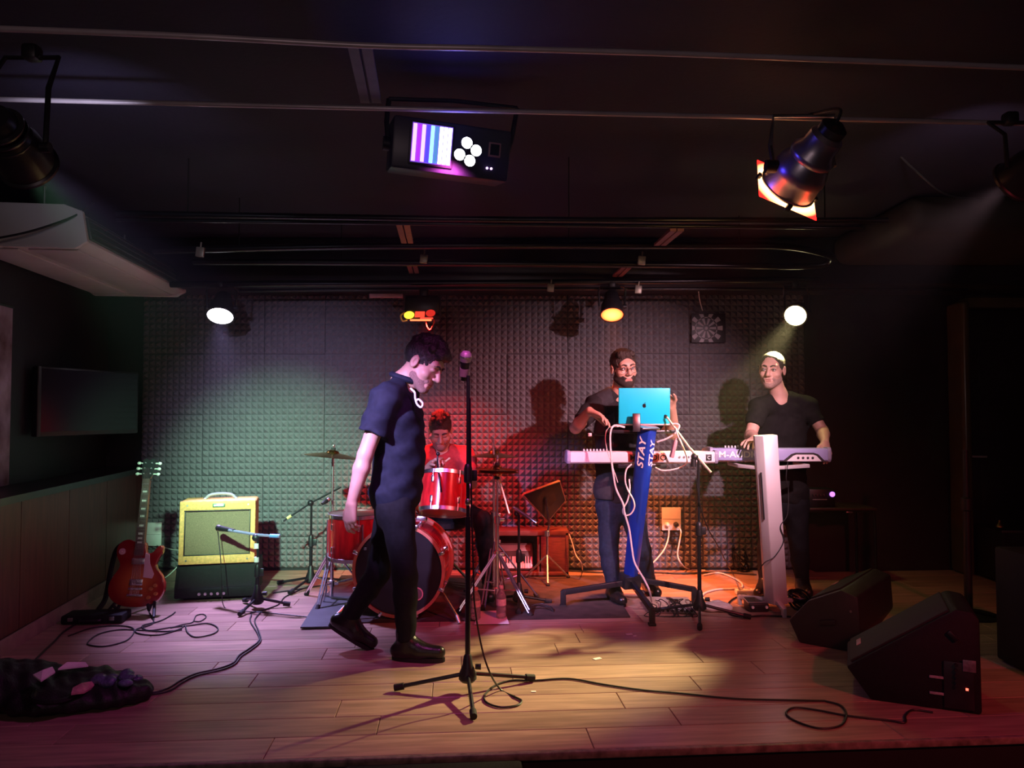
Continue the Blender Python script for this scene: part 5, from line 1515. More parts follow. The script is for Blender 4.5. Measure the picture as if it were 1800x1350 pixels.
hdst = G(GM @ Matrix.Translation((0, 0.81, 0.02)) @ Matrix.Rotation(R(-10), 4, 'X')).prism([(-0.022, 0.0), (0.022, 0.0), (0.036, 0.03), (0.040, 0.125), (0.018, 0.135), (0.0, 0.120), (-0.018, 0.135), (-0.040, 0.125), (-0.036, 0.03)], -0.008, 0.008).build('headstock', M_blackg, gt)
for s_ in (-1, 1):
    for i in range(3):
        X = GM @ Matrix.Translation((0, 0.81, 0.02)) @ Matrix.Rotation(R(-10), 4, 'X') @ Matrix.Translation((s_ * 0.046, 0.032 + i * 0.036, -0.002))
        tn = G(X).cone((-s_ * 0.012, 0, 0), (s_ * 0.012, 0, 0), 0.005, seg=8).ball((s_ * 0.020, 0, 0), (0.013, 0.011, 0.007)).build('tuner', K('tuner_pearl', (0.7, 0.75, 0.66), rough=0.25, metal=0.3, var=0.1), hdst)
        G(X).cone((-s_ * 0.025, 0, 0.0), (-s_ * 0.025, 0, 0.018), 0.005, seg=8).build('post', M_chrome, tn)
for y in (0.155, 0.285):
    pk = G(GM).box((0, y, 0.027), (0.082, 0.040, 0.012), bev=0.004).build('pickup', M_chrome, gt)
    for i in range(6):
        G(GM).cone((-0.025 + i * 0.010, y + 0.010, 0.030), (-0.025 + i * 0.010, y + 0.010, 0.0345), 0.0025, seg=6).build('pole_piece', M_steel, pk)
G(GM).box((0, 0.115, 0.030), (0.088, 0.014, 0.012), bev=0.003).build('bridge', M_chrome, gt)
G(GM).box((0, 0.075, 0.030), (0.098, 0.016, 0.014), bev=0.004).build('tailpiece', M_chrome, gt)
for x, y in ((0.095, 0.115), (0.128, 0.085), (0.085, 0.06), (0.120, 0.135)):
    G(GM).cone((x, y, 0.022), (x, y, 0.040), 0.0125, 0.010, seg=14).build('knob', K('amber_knob', (0.5, 0.22, 0.06), rough=0.3, var=0.1), gt)
G(GM).cone((-0.105, 0.345, 0.022), (-0.105, 0.345, 0.030), 0.020, seg=18).cone((-0.105, 0.345, 0.03), (-0.105, 0.345, 0.045), 0.004, seg=8).build('switch', K('cream_switch', (0.7, 0.5, 0.45), rough=0.4, var=0.1), gt)
for i in range(6):
    G(GM).tube([(-0.026 + i * 0.0104, 0.075, 0.040), (-0.017 + i * 0.0068, 0.81, 0.040), (-0.02 + i * 0.008, 0.88, 0.032)], 0.0011, smooth=False, seg=4).build('string', M_chrome, gt)
G(GM).tube([(-0.09, 0.40, -0.03), (-0.17, 0.36, -0.05), (-0.20, 0.22, -0.06), (-0.215, 0.05, -0.06), (-0.235, -0.02, -0.02)], 0.016, seg=8).build('strap', M_tolex, gt)
gs = thing('guitar_stand', 'black folding stand holding the sunburst guitar', 'guitar stand', (gb.x, gb.y, 0))
MB().tube([(0.0, 0.20, 0.0), (0.0, 0.13, 0.30), (0, 0.10, 0.50)], 0.012, smooth=False).build('rear_leg', M_black, gs)
for s_ in (-1, 1):
    MB().tube([(s_ * 0.16, -0.09, 0.012), (s_ * 0.10, 0.05, 0.13), (0.0, 0.14, 0.30)], 0.010, smooth=False).build('leg', M_black, gs)
    MB().tube([(s_ * 0.10, 0.05, 0.12), (s_ * 0.10, -0.03, max(0.018, gb.z - 0.012)), (s_ * 0.11, -0.065, gb.z + 0.03)], 0.011, smooth=False).build('cradle_arm', M_rubber, gs)
cs = fl(170, 1092)
cse = thing('pedal_case', 'flat black case on the floor beside the guitar', 'case', cs, R(6))
MB().box((0, 0.0, 0.028), (0.36, 0.16, 0.056), bev=0.014).build('body', M_tolex, cse)
MB().tube([(-0.06, -0.082, 0.03), (-0.05, -0.105, 0.03), (0.05, -0.105, 0.03), (0.06, -0.082, 0.03)], 0.008).build('handle', M_black, cse)
for x in (-0.12, 0.12):
    MB().box((x, -0.082, 0.034), (0.03, 0.008, 0.022), bev=0.002).build('latch', M_steel, cse)

# ---- amplifier on a black wedge ---------------------------------------------------------------
M_tweed = K('tweed_cloth', (0.78, 0.40, 0.13), rough=0.7, var=0.2, scale=60, bump=0.4, bscale=400)
M_gcloth = K('brown_grille_cloth', (0.20, 0.14, 0.085), rough=0.85, var=0.35, scale=220, bump=0.4, bscale=600)
Ya = 5.36
xa0, xa1 = at(323, 940, Ya).x, at(450, 940, Ya).x
zb, zt2 = at(385, 991, Ya).z, at(385, 881, Ya).z
am = thing('guitar_amplifier', 'tweed-covered combo amplifier on a black wedge speaker', 'amplifier', ((xa0 + xa1) / 2 - 0.02, Ya, zb), R(13))
AW, AH, AD = xa1 - xa0, zt2 - zb, 0.24
def lean(z): return z * 0.10
LM = Matrix(((1, 0, 0, 0), (0, 1, 0.09, 0), (0, 0, 1, 0), (0, 0, 0, 1)))     # leans back a little
MB(LM).box((0, AD / 2 + 0.02, AH / 2), (AW, AD - 0.02, AH), bev=0.018, seg=3).build('cabinet', M_tweed, am)
fwd = 0.030
for c_, d_ in (((0, 0.012, AH - 0.033), (AW, 0.03, 0.066)), ((0, 0.012, 0.030), (AW, 0.03, 0.060)), ((-AW / 2 + 0.017, 0.012, AH / 2), (0.034, 0.03, AH - 0.10)), ((AW / 2 - 0.017, 0.012, AH / 2), (0.034, 0.03, AH - 0.10))):
    MB(LM).box(c_, d_, bev=0.008).build('front_rail', M_tweed, am)
MB(LM).box((0, 0.020, AH / 2), (AW - 0.06, 0.012, AH - 0.11)).build('grille_cloth', M_gcloth, am)
for c_, d_ in (((0, 0.004, AH - 0.068), (AW - 0.06, 0.012, 0.006)), ((0, 0.004, 0.062), (AW - 0.06, 0.012, 0.006)), ((-AW / 2 + 0.036, 0.004, AH / 2), (0.006, 0.012, AH - 0.13)), ((AW / 2 - 0.036, 0.004, AH / 2), (0.006, 0.012, AH - 0.13))):
    MB(LM).box(c_, d_, bev=0.002).build('piping', M_black, am)
lp = MB(LM).box((0.005, -0.006, AH - 0.032), (0.082, 0.006, 0.026), bev=0.002).build('logo_plate', K('green_plate', (0.10, 0.22, 0.12), rough=0.35, metal=0.3, var=0.1), am)
MB(LM).box((0.005, -0.0098, AH - 0.032), (0.066, 0.002, 0.012)).build('plate_mark', K('plate_pale', (0.7, 0.75, 0.6), rough=0.4, var=0.3, scale=120), lp)
hd2 = MB(LM).tube([(-0.10, 0.12, AH + 0.004), (-0.07, 0.12, AH + 0.028), (0.0, 0.12, AH + 0.036), (0.07, 0.12, AH + 0.028), (0.10, 0.12, AH + 0.004)], 0.010, seg=8).build('handle', K('grey_strap', (0.25, 0.25, 0.25), rough=0.5, var=0.2), am)
for s_ in (-1, 1):
    MB(LM).box((s_ * 0.105, 0.12, AH + 0.004), (0.022, 0.034, 0.010), bev=0.003).build('handle_end', M_chrome, hd2)
for s_ in (-1, 1):
    for z in (0.028, AH - 0.03):
        MB(LM).cone((s_ * (AW / 2 - 0.05), -0.003, z), (s_ * (AW / 2 - 0.05), -0.006, z), 0.006, seg=10).build('screw', M_steel, am)
wz = zb
wd = thing('wedge_speaker', 'black wedge speaker lying under the tweed amplifier', 'speaker', ((xa0 + xa1) / 2 - 0.02, Ya, 0), R(11))
WW = AW + 0.03
MYZ = Matrix(((0, 0, 1, -WW / 2), (1, 0, 0, 0), (0, 1, 0, 0), (0, 0, 0, 1)))
MB().prism([(-0.05, 0.02), (0.34, 0.02), (0.34, wz - 0.004), (0.03, wz - 0.004), (-0.04, 0.10)], 0.0, WW, M=MYZ).build('cabinet', M_tolex, wd, bev=0.010)
wg = MB(); nrm_ = Vector((0, -0.135, 0.065)).normalized()
MB(Matrix.Translation((0, -0.008, wz * 0.60)) @ Matrix.Rotation(R(-26), 4, 'X')).box((0, -0.004, 0.0), (WW - 0.05, 0.012, 0.13), bev=0.004).build('grille', M_grille, wd)
for i, x in enumerate((-0.10, -0.06, -0.02, 0.02, 0.06)):
    MB().cone((x, -0.052, 0.05), (x, -0.066, 0.05), 0.010, seg=10).build('jack', M_steel, wd)
for x in (-0.2, 0.2):
    MB().box((x, 0.02, 0.010), (0.03, 0.03, 0.02), bev=0.004).build('foot', M_rubber, wd)
    MB().box((x, 0.28, 0.010), (0.03, 0.03, 0.02), bev=0.004).build('foot', M_rubber, wd)
# short boom mic in front of it
b4 = fl(452, 1070)
st4 = mic_stand('short black boom stand in front of the tweed amplifier', b4, at(450, 948, b4.y).z, (4.5, 0.2, 2.3), leg=0.20, hub=0.10)
MB().tube([loc(st4, at(492, 943, b4.y - 0.05)), loc(st4, at(450, 940, b4.y)), loc(st4, at(402, 932, b4.y + 0.06))], 0.0095, smooth=False).build('boom_arm', K('blue_grey_boom', (0.35, 0.40, 0.52), rough=0.3, metal=0.6, var=0.1), st4)
MB(frame(loc(st4, at(480, 942, b4.y - 0.04)), (1, -0.05, -0.03))).cone((0, 0, -0.02), (0, 0, 0.045), 0.013).build('grip', K('blue_grip', (0.12, 0.25, 0.55), rough=0.5, var=0.1), st4)
MB().ball(loc(st4, at(450, 945, b4.y)), 0.026).build('swivel', M_black, st4)
for py in (960, 984):
    MB(frame(loc(st4, at(451, py, b4.y)), (0, 0, 1))).cone((0, 0, -0.015), (0, 0, 0.018), 0.016).build('tape', M_white, st4)
microphone('grey microphone aimed at the amplifier grille', at(384, 928, b4.y + 0.14), at(412, 933, b4.y + 0.05), ball=0.022, body=0.02)

# ---- keyboard stands and keyboards ---------------------------------------------------------------
M_blue = K('blue_anodised', (0.012, 0.055, 0.46), rough=0.32, metal=0.35, var=0.12, scale=4)
M_pale = K('pale_anodised', (0.62, 0.58, 0.60), rough=0.38, metal=0.25, var=0.08, scale=4)
M_wtext = K('white_print', (0.85, 0.85, 0.85), rough=0.5, var=0.03)
def column(t, m, bot, top, w0, w1, dep, name='column'):
    a, b = loc(t, bot), loc(t, top)
    ax = (b - a)
    x = Vector((1, 0, 0)); x = (x - ax.normalized() * x.dot(ax.normalized())).normalized()
    y = ax.normalized().cross(x)                     # away from the camera
    if y.y < 0: y = -y
    sec = [(-0.5, 0.25), (-0.40, 0.0), (-0.02, -0.38), (0.12, -0.40), (0.44, -0.05), (0.5, 0.25), (0.40, 0.55), (-0.40, 0.55)]
    vs = []
    for p, w_ in ((a, w0), (b, w1)):
        for s_, d_ in sec: vs.append(p + x * s_ * w_ + y * d_ * dep)
    n = len(sec)
    mb = MB(); mb.add(vs, [(i, (i + 1) % n, n + (i + 1) % n, n + i) for i in range(n)] + [tuple(range(n))[::-1], tuple(range(n, 2 * n))])
    mb.build(name, m, t, bev=0.005)
    return a, b, ax, x, y
# blue stand
bot, top = at(1108, 1026, 5.22), at(1139, 753, 4.98)
ks = thing('keyboard_stand', 'blue column keyboard stand carrying the white keyboard and laptop', 'keyboard stand', (bot.x, bot.y, 0))
a, b, ax, x_, y_ = column(ks, M_blue, bot, top, 0.096, 0.125, 0.085)
axn = ax.normalized()
def face_text(t, s, ta, side, size, col_m, w_, dep, off=0.5):
    # lettering that climbs the column on its left (side=-1) or right (+1) cheek
    c = a + ax * ta
    if side < 0: p0, p1 = (-0.40, 0.0), (-0.02, -0.38)
    else: p0, p1 = (0.12, -0.40), (0.44, -0.05)
    P0, P1 = c + x_ * p0[0] * w_ + y_ * p0[1] * dep, c + x_ * p1[0] * w_ + y_ * p1[1] * dep
    u = (P1 - P0).normalized()
    n = u.cross(axn); 
    if n.y > 0: n = -n
    P = P0.lerp(P1, off) + n * 0.0015
    X, Z = axn, n
    Yv = Z.cross(X)
    M = Matrix((( X.x, Yv.x, Z.x, P.x), (X.y, Yv.y, Z.y, P.y), (X.z, Yv.z, Z.z, P.z), (0, 0, 0, 1)))
    return text('lettering', s, size, M, col_m, t, shear=0.25, bold=0.0012, sx=1.35)
face_text(ks, 'STAY', 0.845, -1, 0.062, M_wtext, 0.12, 0.085)
face_text(ks, 'STAY', 0.845, 1, 0.055, M_wtext, 0.12, 0.085, off=0.62)
MB(frame(b, axn)).box((0, 0, 0.006), (0.128, 0.09, 0.014), bev=0.004).build('top_cap', M_steel, ks)
M_legb = K('black_leg_tube', (0.014, 0.014, 0.018), rough=0.32, var=0.15)
def bar(t, pts, w_, h_, name, m, parent=None):
    for i in range(len(pts) - 1):
        pass
    mb = MB()
    for i in range(len(pts) - 1):
        p, q_ = Vector(pts[i]), Vector(pts[i + 1])
        mb.T = frame((p + q_) / 2, q_ - p)
        mb.box((0, 0, 0), (w_, h_, (q_ - p).length + min(w_, h_) * 0.6), bev=0.004)
    return mb.build(name, m, parent or t)
for pts in ([(1100, 1024, 5.2), (990, 1041, 5.14)], [(1112, 1026, 5.18), (1146, 1072, 4.70)], [(1126, 1019, 5.24), (1220, 1036, 5.22)]):
    A_, B_ = loc(ks, at(*pts[0])), loc(ks, at(*pts[1]))
    C_ = Vector((B_.x, B_.y, 0.008))
    lg = bar(ks, [A_, B_, C_], 0.030, 0.036, 'leg', M_legb)
    MB().box((C_.x, C_.y, 0.008), (0.045, 0.045, 0.016), bev=0.004).build('rubber_foot', M_rubber, lg)
MB(frame(a, axn)).box((0, 0.01, 0.02), (0.13, 0.10, 0.09), bev=0.01).build('base_bracket', M_legb, ks)
zl = top.z
for s_, px in ((-1, 1072), (1, 1200)):
    bar(ks, [loc(ks, at(1139, 760, 5.02)), loc(ks, at(px, 758, 5.05)), loc(ks, at(px, 758, 5.05)) + Vector((0, 0.20, 0.0))], 0.022, 0.022, 'laptop_arm', M_legb)
MB().tube([loc(ks, at(1072, 764, 5.05)), loc(ks, at(1036, 764, 5.07))], 0.010, smooth=False).build('arm_rod', M_blackg, ks)
MB().tube([loc(ks, at(1040, 764, 5.07)), loc(ks, at(1034, 764, 5.07))], 0.0125, smooth=False).build('rod_cap', M_white, ks)
MB(frame(loc(ks, at(1119, 743, 4.955)), (0, 0.15, 1))).box((0, 0, 0), (0.012, 0.05, 0.12), bev=0.004).build('laptop_lip', M_legb, ks)
for px in (1090, 1168):
    bar(ks, [loc(ks, at(1132, 818, 5.06)), loc(ks, at(px, 820, 5.08)), loc(ks, at(px, 820, 5.08)) + Vector((0, 0.26, 0.0))], 0.025, 0.025, 'keyboard_arm', M_legb)

# laptop
M_cyan = K('cyan_lid_cover', (0.01, 0.60, 0.80), rough=0.32, var=0.05, scale=3)
lc = at(1133, 750, 5.0)
lt = thing('laptop', 'cyan laptop opened on top of the blue stand', 'laptop', (lc.x, 5.02, lc.z + 0.006), R(-3))
LW, LH = 0.333, 0.235
MB().box((0, 0.11, 0.008), (LW, 0.23, 0.016), bev=0.005).build('base', K('grey_aluminium', (0.45, 0.45, 0.47), rough=0.35, metal=0.8, var=0.08), lt)
LMx = Matrix.Translation((0, 0.0, 0.012)) @ Matrix.Rotation(R(6), 4, 'X')
lid = MB(LMx).box((0, -0.004, LH / 2), (LW, 0.011, LH), bev=0.005, seg=3).build('lid', M_cyan, lt)
MB(LMx).box((0, 0.0032, LH / 2), (LW - 0.02, 0.003, LH - 0.02)).build('screen', lens_mat('laptop_screen', (0.55, 0.62, 0.72), 0.7), lid)
# apple-shaped mark
ap = []
N_ = 40
for i in range(N_):
    t_ = math.tau * i / N_
    rr = 1.0 + 0.06 * math.cos(2 * t_ + math.pi)
    x = 0.92 * rr * math.cos(t_); y = 1.0 * rr * math.sin(t_)
    if y > 0: y -= 0.22 * math.exp(-(x / 0.22) ** 2)
    else: y += 0.16 * math.exp(-(x / 0.20) ** 2)
    dx, dy = x - 1.12, y - 0.18
    dd = math.hypot(dx, dy)
    if dd < 0.46: x, y = 1.12 + dx / dd * 0.46, 0.18 + dy / dd * 0.46
    ap.append((x * 0.0135, y * 0.0135))
LG = LMx @ Matrix.Translation((0.0, -0.0098, LH * 0.51)) @ Matrix.Rotation(R(90), 4, 'X')
MB(LG).prism(ap, -0.0005, 0.0006).build('logo', M_blackg, lid, smooth=False)
MB(LG).prism([(0.0005, 0.0135), (0.004, 0.0145), (0.007, 0.018), (0.0075, 0.0215), (0.004, 0.0205), (0.001, 0.0175)], -0.0005, 0.0006).build('logo_leaf', M_blackg, lid, smooth=False)

def keyboard(label, Lp, Rp, dep, hgt, body_m, cap_m, name='keyboard'):
    d = Rp - Lp; d.z = 0
    t = thing(name, label, 'keyboard', (Lp + Rp) / 2, math.atan2(d.y, d.x))
    W = d.length
    prof = [(0.0, 0.012), (0.02, 0.0), (dep, 0.0), (dep, hgt * 0.55), (dep - 0.145, hgt * 0.60), (dep - 0.15, hgt), (0.012, hgt), (0.0, hgt - 0.010)]
    MB().prism(prof, -W / 2 + 0.022, W / 2 - 0.022, M=Matrix(((0, 0, 1, 0), (1, 0, 0, 0), (0, 1, 0, 0), (0, 0, 0, 1)))).build('case', body_m, t, bev=0.004)
    pe = [(0.01, 0.0), (dep + 0.004, 0.0), (dep + 0.004, hgt * 0.85), (dep - 0.14, hgt + 0.006), (0.008, hgt + 0.006), (-0.003, hgt - 0.012), (-0.003, 0.02)]
    for s_ in (-1, 1):
        z0 = -W / 2 if s_ < 0 else W / 2 - 0.024
        MB().prism(pe, z0, z0 + 0.024, M=Matrix(((0, 0, 1, 0), (1, 0, 0, 0), (0, 1, 0, 0), (0, 0, 0, 1)))).build('end_cap', cap_m, t, bev=0.005)
    nW = int((W - 0.16) / 0.0235)
    x0 = W / 2 - 0.03 - nW * 0.0235
    wk = MB().box((0, 0, 0), (0.0222, 0.14, 0.016), bev=0.002).mesh('white_key', M_white)
    bk = MB().box((0, 0, 0), (0.012, 0.09, 0.014), bev=0.003).mesh('black_key', M_black)
    for i in range(nW):
        link('white_key', wk, t, Matrix.Translation((-x0 - (i + 0.5) * 0.0235 + 0.0, dep - 0.072, hgt * 0.60 + 0.008)))
        if i % 7 in (0, 1, 3, 4, 5) and i < nW - 1:
            link('black_key', bk, t, Matrix.Translation((-x0 - (i + 1.0) * 0.0235, dep - 0.10, hgt * 0.60 + 0.021)))
    for i in range(8):
        MB().cone((-W / 2 + 0.12 + i * 0.022, dep * 0.28, hgt), (-W / 2 + 0.12 + i * 0.022, dep * 0.28, hgt + 0.014), 0.007, 0.006, seg=10).build('knob', K('knob_pale', (0.6, 0.6, 0.62), rough=0.4, var=0.1), t)
    return t, W
M_kw = K('silver_white_plastic', (0.72, 0.68, 0.70), rough=0.38, var=0.05, scale=5)
M_kv = K('violet_grey_plastic', (0.30, 0.28, 0.40), rough=0.4, var=0.1, scale=5)
M_kb = K('lavender_blue_plastic', (0.34, 0.34, 0.58), rough=0.4, var=0.08, scale=5)
Y1 = 5.10
k1, W1 = keyboard('white keyboard on the blue stand', at(997, 815, Y1), at(1263, 816, Y1 + 0.02), 0.27, 0.082, M_kw, M_kv)
Mt = Matrix.Rotation(R(90), 4, 'X')
pl_ = MB().box((0.02, -0.0005, 0.042), (0.235, 0.004, 0.052), bev=0.001).build('rear_strip', K('brown_red_strip', (0.45, 0.17, 0.10), rough=0.35, var=0.35, scale=14), k1)  # brown-red strip behind the lettering
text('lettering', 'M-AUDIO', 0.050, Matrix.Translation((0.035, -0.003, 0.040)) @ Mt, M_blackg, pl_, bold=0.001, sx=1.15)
ck = MB().box((W1 / 2 - 0.065, -0.001, 0.042), (0.038, 0.004, 0.042), bev=0.001).build('badge', M_black, k1)
text('badge_mark', 'C', 0.03, Matrix.Translation((W1 / 2 - 0.065, -0.0035, 0.040)) @ Mt, M_wtext, ck)
for i in range(3):
    MB().cone((W1 / 2 - 0.20 - i * 0.03, 0.0, 0.045), (W1 / 2 - 0.20 - i * 0.03, -0.006, 0.045), 0.007, seg=10).build('jack', M_steel, k1)
for xx in (-W1 / 2 + 0.20, -W1 / 2 + 0.21):
    pass
Y2 = 5.16
k2, W2 = keyboard('lavender keyboard on the pale stand', at(1248, 811, Y2 + 0.02), at(1462, 813, Y2), 0.24, 0.092, M_kb, M_kv)
text('lettering', 'M-AUDIO', 0.058, Matrix.Translation((-W2 / 2 + 0.20, -0.002, 0.048)) @ Mt, M_wtext, k2, bold=0.001, sx=1.15)
rp_ = MB().prism([(0.08, 0.006), (0.36, 0.006), (0.315, 0.052), (0.285, 0.062), (0.165, 0.062), (0.135, 0.052)], -0.0, 0.006, M=Mt).build('jack_panel_rim', M_black, k2)
MB().prism([(0.105, 0.006), (0.335, 0.006), (0.302, 0.042), (0.28, 0.050), (0.17, 0.050), (0.148, 0.042)], 0.005, 0.008, M=Mt).build('jack_panel', M_kw, rp_)
for i in range(4):
    MB().cone((0.18 + i * 0.032, -0.007, 0.028), (0.18 + i * 0.032, -0.013, 0.028), 0.008, seg=10).build('jack', M_black, rp_)
# pale stand
bot2, top2 = at(1364, 1060, 5.02), at(1345, 765, 4.98)
kp = thing('keyboard_stand', 'pale grey column keyboard stand carrying the lavender keyboard', 'keyboard stand', (bot2.x, bot2.y, 0))
def boxcol(t, bot, top, w0, w1, dep, m):
    a, b = loc(t, bot), loc(t, top)
    ax = (b - a).normalized()
    x = Vector((1, 0, 0)); x = (x - ax * x.dot(ax)).normalized(); y = ax.cross(x)
    if y.y < 0: y = -y
    sec = [(-0.5, 0.5), (-0.5, 0.1), (-0.22, -0.5), (0.5, -0.5), (0.5, 0.5)]
    vs = [p + x * s_ * w_ + y * d_ * dep for p, w_ in ((a, w0), (b, w1)) for s_, d_ in sec]
    n = len(sec)
    mb = MB(); mb.add(vs, [(i, (i + 1) % n, n + (i + 1) % n, n + i) for i in range(n)] + [tuple(range(n))[::-1], tuple(range(n, 2 * n))])
    mb.build('column', m, t, bev=0.005)
    return a, b
a2, b2_ = boxcol(kp, bot2, top2, 0.125, 0.132, 0.09, M_pale)
MB().tube([a2.lerp(b2_, 0.50) + Vector((-0.05, -0.024, 0)), a2.lerp(b2_, 0.78) + Vector((-0.05, -0.024, 0))], 0.005, smooth=False).build('slot', M_black, kp)
for px, py in ((1300, 1062), (1410, 1068), (1378, 1085)):
    p = loc(kp, fl(px, py, 0.0)); bar(kp, [a2 + Vector((0, 0, 0.02)), Vector((p.x, p.y, 0.05)), Vector((p.x, p.y, 0.006))], 0.034, 0.026, 'leg', M_pale)
for px in (1300, 1420):
    bar(kp, [b2_ - Vector((0, 0, 0.215)), loc(kp, at(px, 819, 5.12)), loc(kp, at(px, 819, 5.12)) + Vector((0, 0.24, 0))], 0.024, 0.024, 'keyboard_arm', M_pale)

# second vocal stand with boom
b5 = fl(1230, 1086)
st5 = mic_stand('black boom microphone stand between the two keyboards', b5, at(1222, 803, b5.y).z, [math.atan2(*(reversed((fl(*p) - b5)[:2]))) for p in ((1230, 1128), (1325, 1090), (1148, 1078))], leg=0.30, hub=0.115)
M_ylw = K('brushed_boom', (0.55, 0.55, 0.45), rough=0.3, metal=0.6, var=0.1)
p0, p1, p2 = at(1172, 733, b5.y + 0.10), at(1221, 799, b5.y + 0.01), at(1250, 831, b5.y - 0.05)
MB().tube([loc(st5, p0), loc(st5, p1)], 0.006, smooth=False, seg=8).build('boom_arm', M_ylw, st5)
MB().tube([loc(st5, p1.lerp(p0, 0.15)), loc(st5, p2)], 0.0085, smooth=False, seg=8).build('boom_tail', M_ylw, st5)
MB().ball(loc(st5, at(1221, 803, b5.y)), 0.024).build('swivel', M_black, st5)
MB(frame(loc(st5, at(1219, 812, b5.y)), (0, 0, 1))).cone((0, 0, -0.03), (0, 0, 0.02), 0.018).build('clamp', M_black, st5)
microphone('black vocal microphone behind the cyan laptop', at(1160, 722, b5.y + 0.20), p0 + Vector((0, 0.02, 0)), ball=0.024, body=0.019)
# hanging charger
hp_ = at(1184, 789, 4.92)
tag(MB(frame(hp_, (0.25, 0, 1))).box((0, 0, 0), (0.052, 0.022, 0.115), bev=0.006).cone((0, 0, 0.055), (0, 0, 0.07), 0.006).build('phone_charger', K('pink_adapter', (0.50, 0.27, 0.29), rough=0.5, var=0.1)), 'dull pink power adapter dangling beside the blue stand', 'adapter')

# ================================================================== MONITORS, BOXES, TABLE, BAG
def wedge(label, A_px, B_px, prof_px, length, m=M_tolex, slope=(0, 1), panel=False, seed=0):
    A, B = fl(*A_px), fl(*B_px)
    u = (B - A).normalized()
    n = Vector((-u.y, u.x, 0))
    if n.y < 0: n = -n
    t = thing('monitor_speaker', label, 'speaker', A, math.atan2(u.y, u.x))
    # local x along the near side, local y away from the camera, z up
    pts = []
    for px, py in prof_px:
        d = ray(px, py); o = Vector((0, 0, CAM_H))
        k = (A - o).dot(n) / d.dot(n)
        p = loc(t, o + d * k)
        pts.append((p.x, max(p.z, 0.0)))
    MXZ = Matrix(((1, 0, 0, 0), (0, 0, 1, 0), (0, 1, 0, 0), (0, 0, 0, 1)))
    MB().prism(pts, 0.0, length, M=MXZ).build('cabinet', m, t, bev=0.012)
    i, k = slope
    P, Q = Vector((pts[i][0], 0, pts[i][1])), Vector((pts[k][0], 0, pts[k][1]))
    e = Q - P
    cen = (P + Q) / 2
    nn = Vector((-e.z, 0, e.x)).normalized()
    if nn.z < 0: nn = -nn
    Mx = Matrix(((e.normalized().x, 0, nn.x, cen.x + nn.x * 0.004), (0, 1, 0, length / 2), (e.normalized().z, 0, nn.z, cen.z + nn.z * 0.004), (0, 0, 0, 1)))
    g = MB(Mx).box((0, 0, 0), (e.length * 0.90, length * 0.90, 0.012), bev=0.004).build('grille', M_grille, t)
    MB(Mx).box((-e.length * 0.36, length * 0.1, 0.008), (0.022, 0.085, 0.004), bev=0.001).build('badge', K('pale_badge', (0.55, 0.42, 0.42), rough=0.35, var=0.1), g)
    return t, pts
w1, pt1 = wedge('black plastic monitor speaker lying on its side by the pale stand', (1404, 1130), (1490, 1146), [(1386, 1090), (1404, 1130), (1490, 1146), (1513, 1116), (1508, 1050), (1478, 1037), (1420, 1056)], 0.74, m=K('blue_black_plastic', (0.020, 0.020, 0.025), rough=0.5, bump=0.3, bscale=250, var=0.2), slope=(6, 5))
MB().box((0.16, -0.006, 0.14), (0.085, 0.012, 0.032), rot=Matrix.Rotation(R(-12), 3, 'Y'), bev=0.005).build('handle_recess', M_black, w1)
for x, z in ((0.28, 0.22), (0.285, 0.06)):
    MB().cone((x, 0.0, z), (x, -0.006, z), 0.007, seg=10).build('bolt', M_steel, w1)
w2, pt2 = wedge('black wedge monitor with a lit red power light at the stage edge', (1531, 1231), (1727, 1258), [(1487, 1171), (1531, 1231), (1727, 1258), (1722, 1090), (1710, 1077), (1680, 1071)], 0.40, slope=(0, 5))
bx = loc(w2, at(1690, 1165, fl(1690, 1252).y))
cp = MB().box((0.345, -0.004, 0.115), (0.115, 0.008, 0.20), bev=0.003).build('control_panel', M_black, w2)
MB().box((0.385, -0.010, 0.205), (0.050, 0.004, 0.050), bev=0.002).build('input_plate', K('grey_plate', (0.25, 0.24, 0.24), rough=0.4, metal=0.4, var=0.3, scale=60), cp)
for i in range(5):
    MB().cone((0.335, -0.006, 0.205 - i * 0.022), (0.335, -0.020, 0.205 - i * 0.022), 0.0075, seg=10).build('knob', M_black, cp)
MB().box((0.375, -0.010, 0.105), (0.010, 0.004, 0.010), bev=0.001).build('power_light', lens_mat('power_red', (1.0, 0.10, 0.06), 4), cp)
for z in (0.140, 0.070):
    MB().box((0.262, -0.003, z), (0.058, 0.005, 0.011), bev=0.001).build('badge', K('badge_white', (0.35, 0.34, 0.34), rough=0.4, var=0.3, scale=80), w2)
MB().box((0.325, -0.006, 0.325), (0.05, 0.012, 0.02), rot=Matrix.Rotation(R(45), 3, 'Y'), bev=0.004).build('handle_recess', M_black, w2)

pS = fl(1750, 1217)
pS.x = at(1752, 1100, 4.02).x + 0.02
sbw = thing('subwoofer', 'tall black bass cabinet at the edge of the picture behind the wedge', 'speaker', (pS.x, pS.y, 0), 0)
zS = at(1750, 987, pS.y).z
MB().box((0.26, 0.235, zS / 2), (0.52, 0.46, zS - 0.02), bev=0.012).build('cabinet', M_tolex, sbw)
MB().box((0.26, -0.006, zS / 2), (0.46, 0.012, zS - 0.08), bev=0.004).build('grille', M_grille, sbw)
for x in (0.03, 0.49):
    for z in (0.03, zS - 0.03):
        MB().box((x, 0.01, z), (0.05, 0.05, 0.05), bev=0.012).build('corner', M_blackg, sbw)
for x in (0.05, 0.47):
    for y in (0.06, 0.4):
        MB().cone((x, y, 0.0), (x, y, 0.014), 0.02, seg=10).build('foot', M_rubber, sbw)

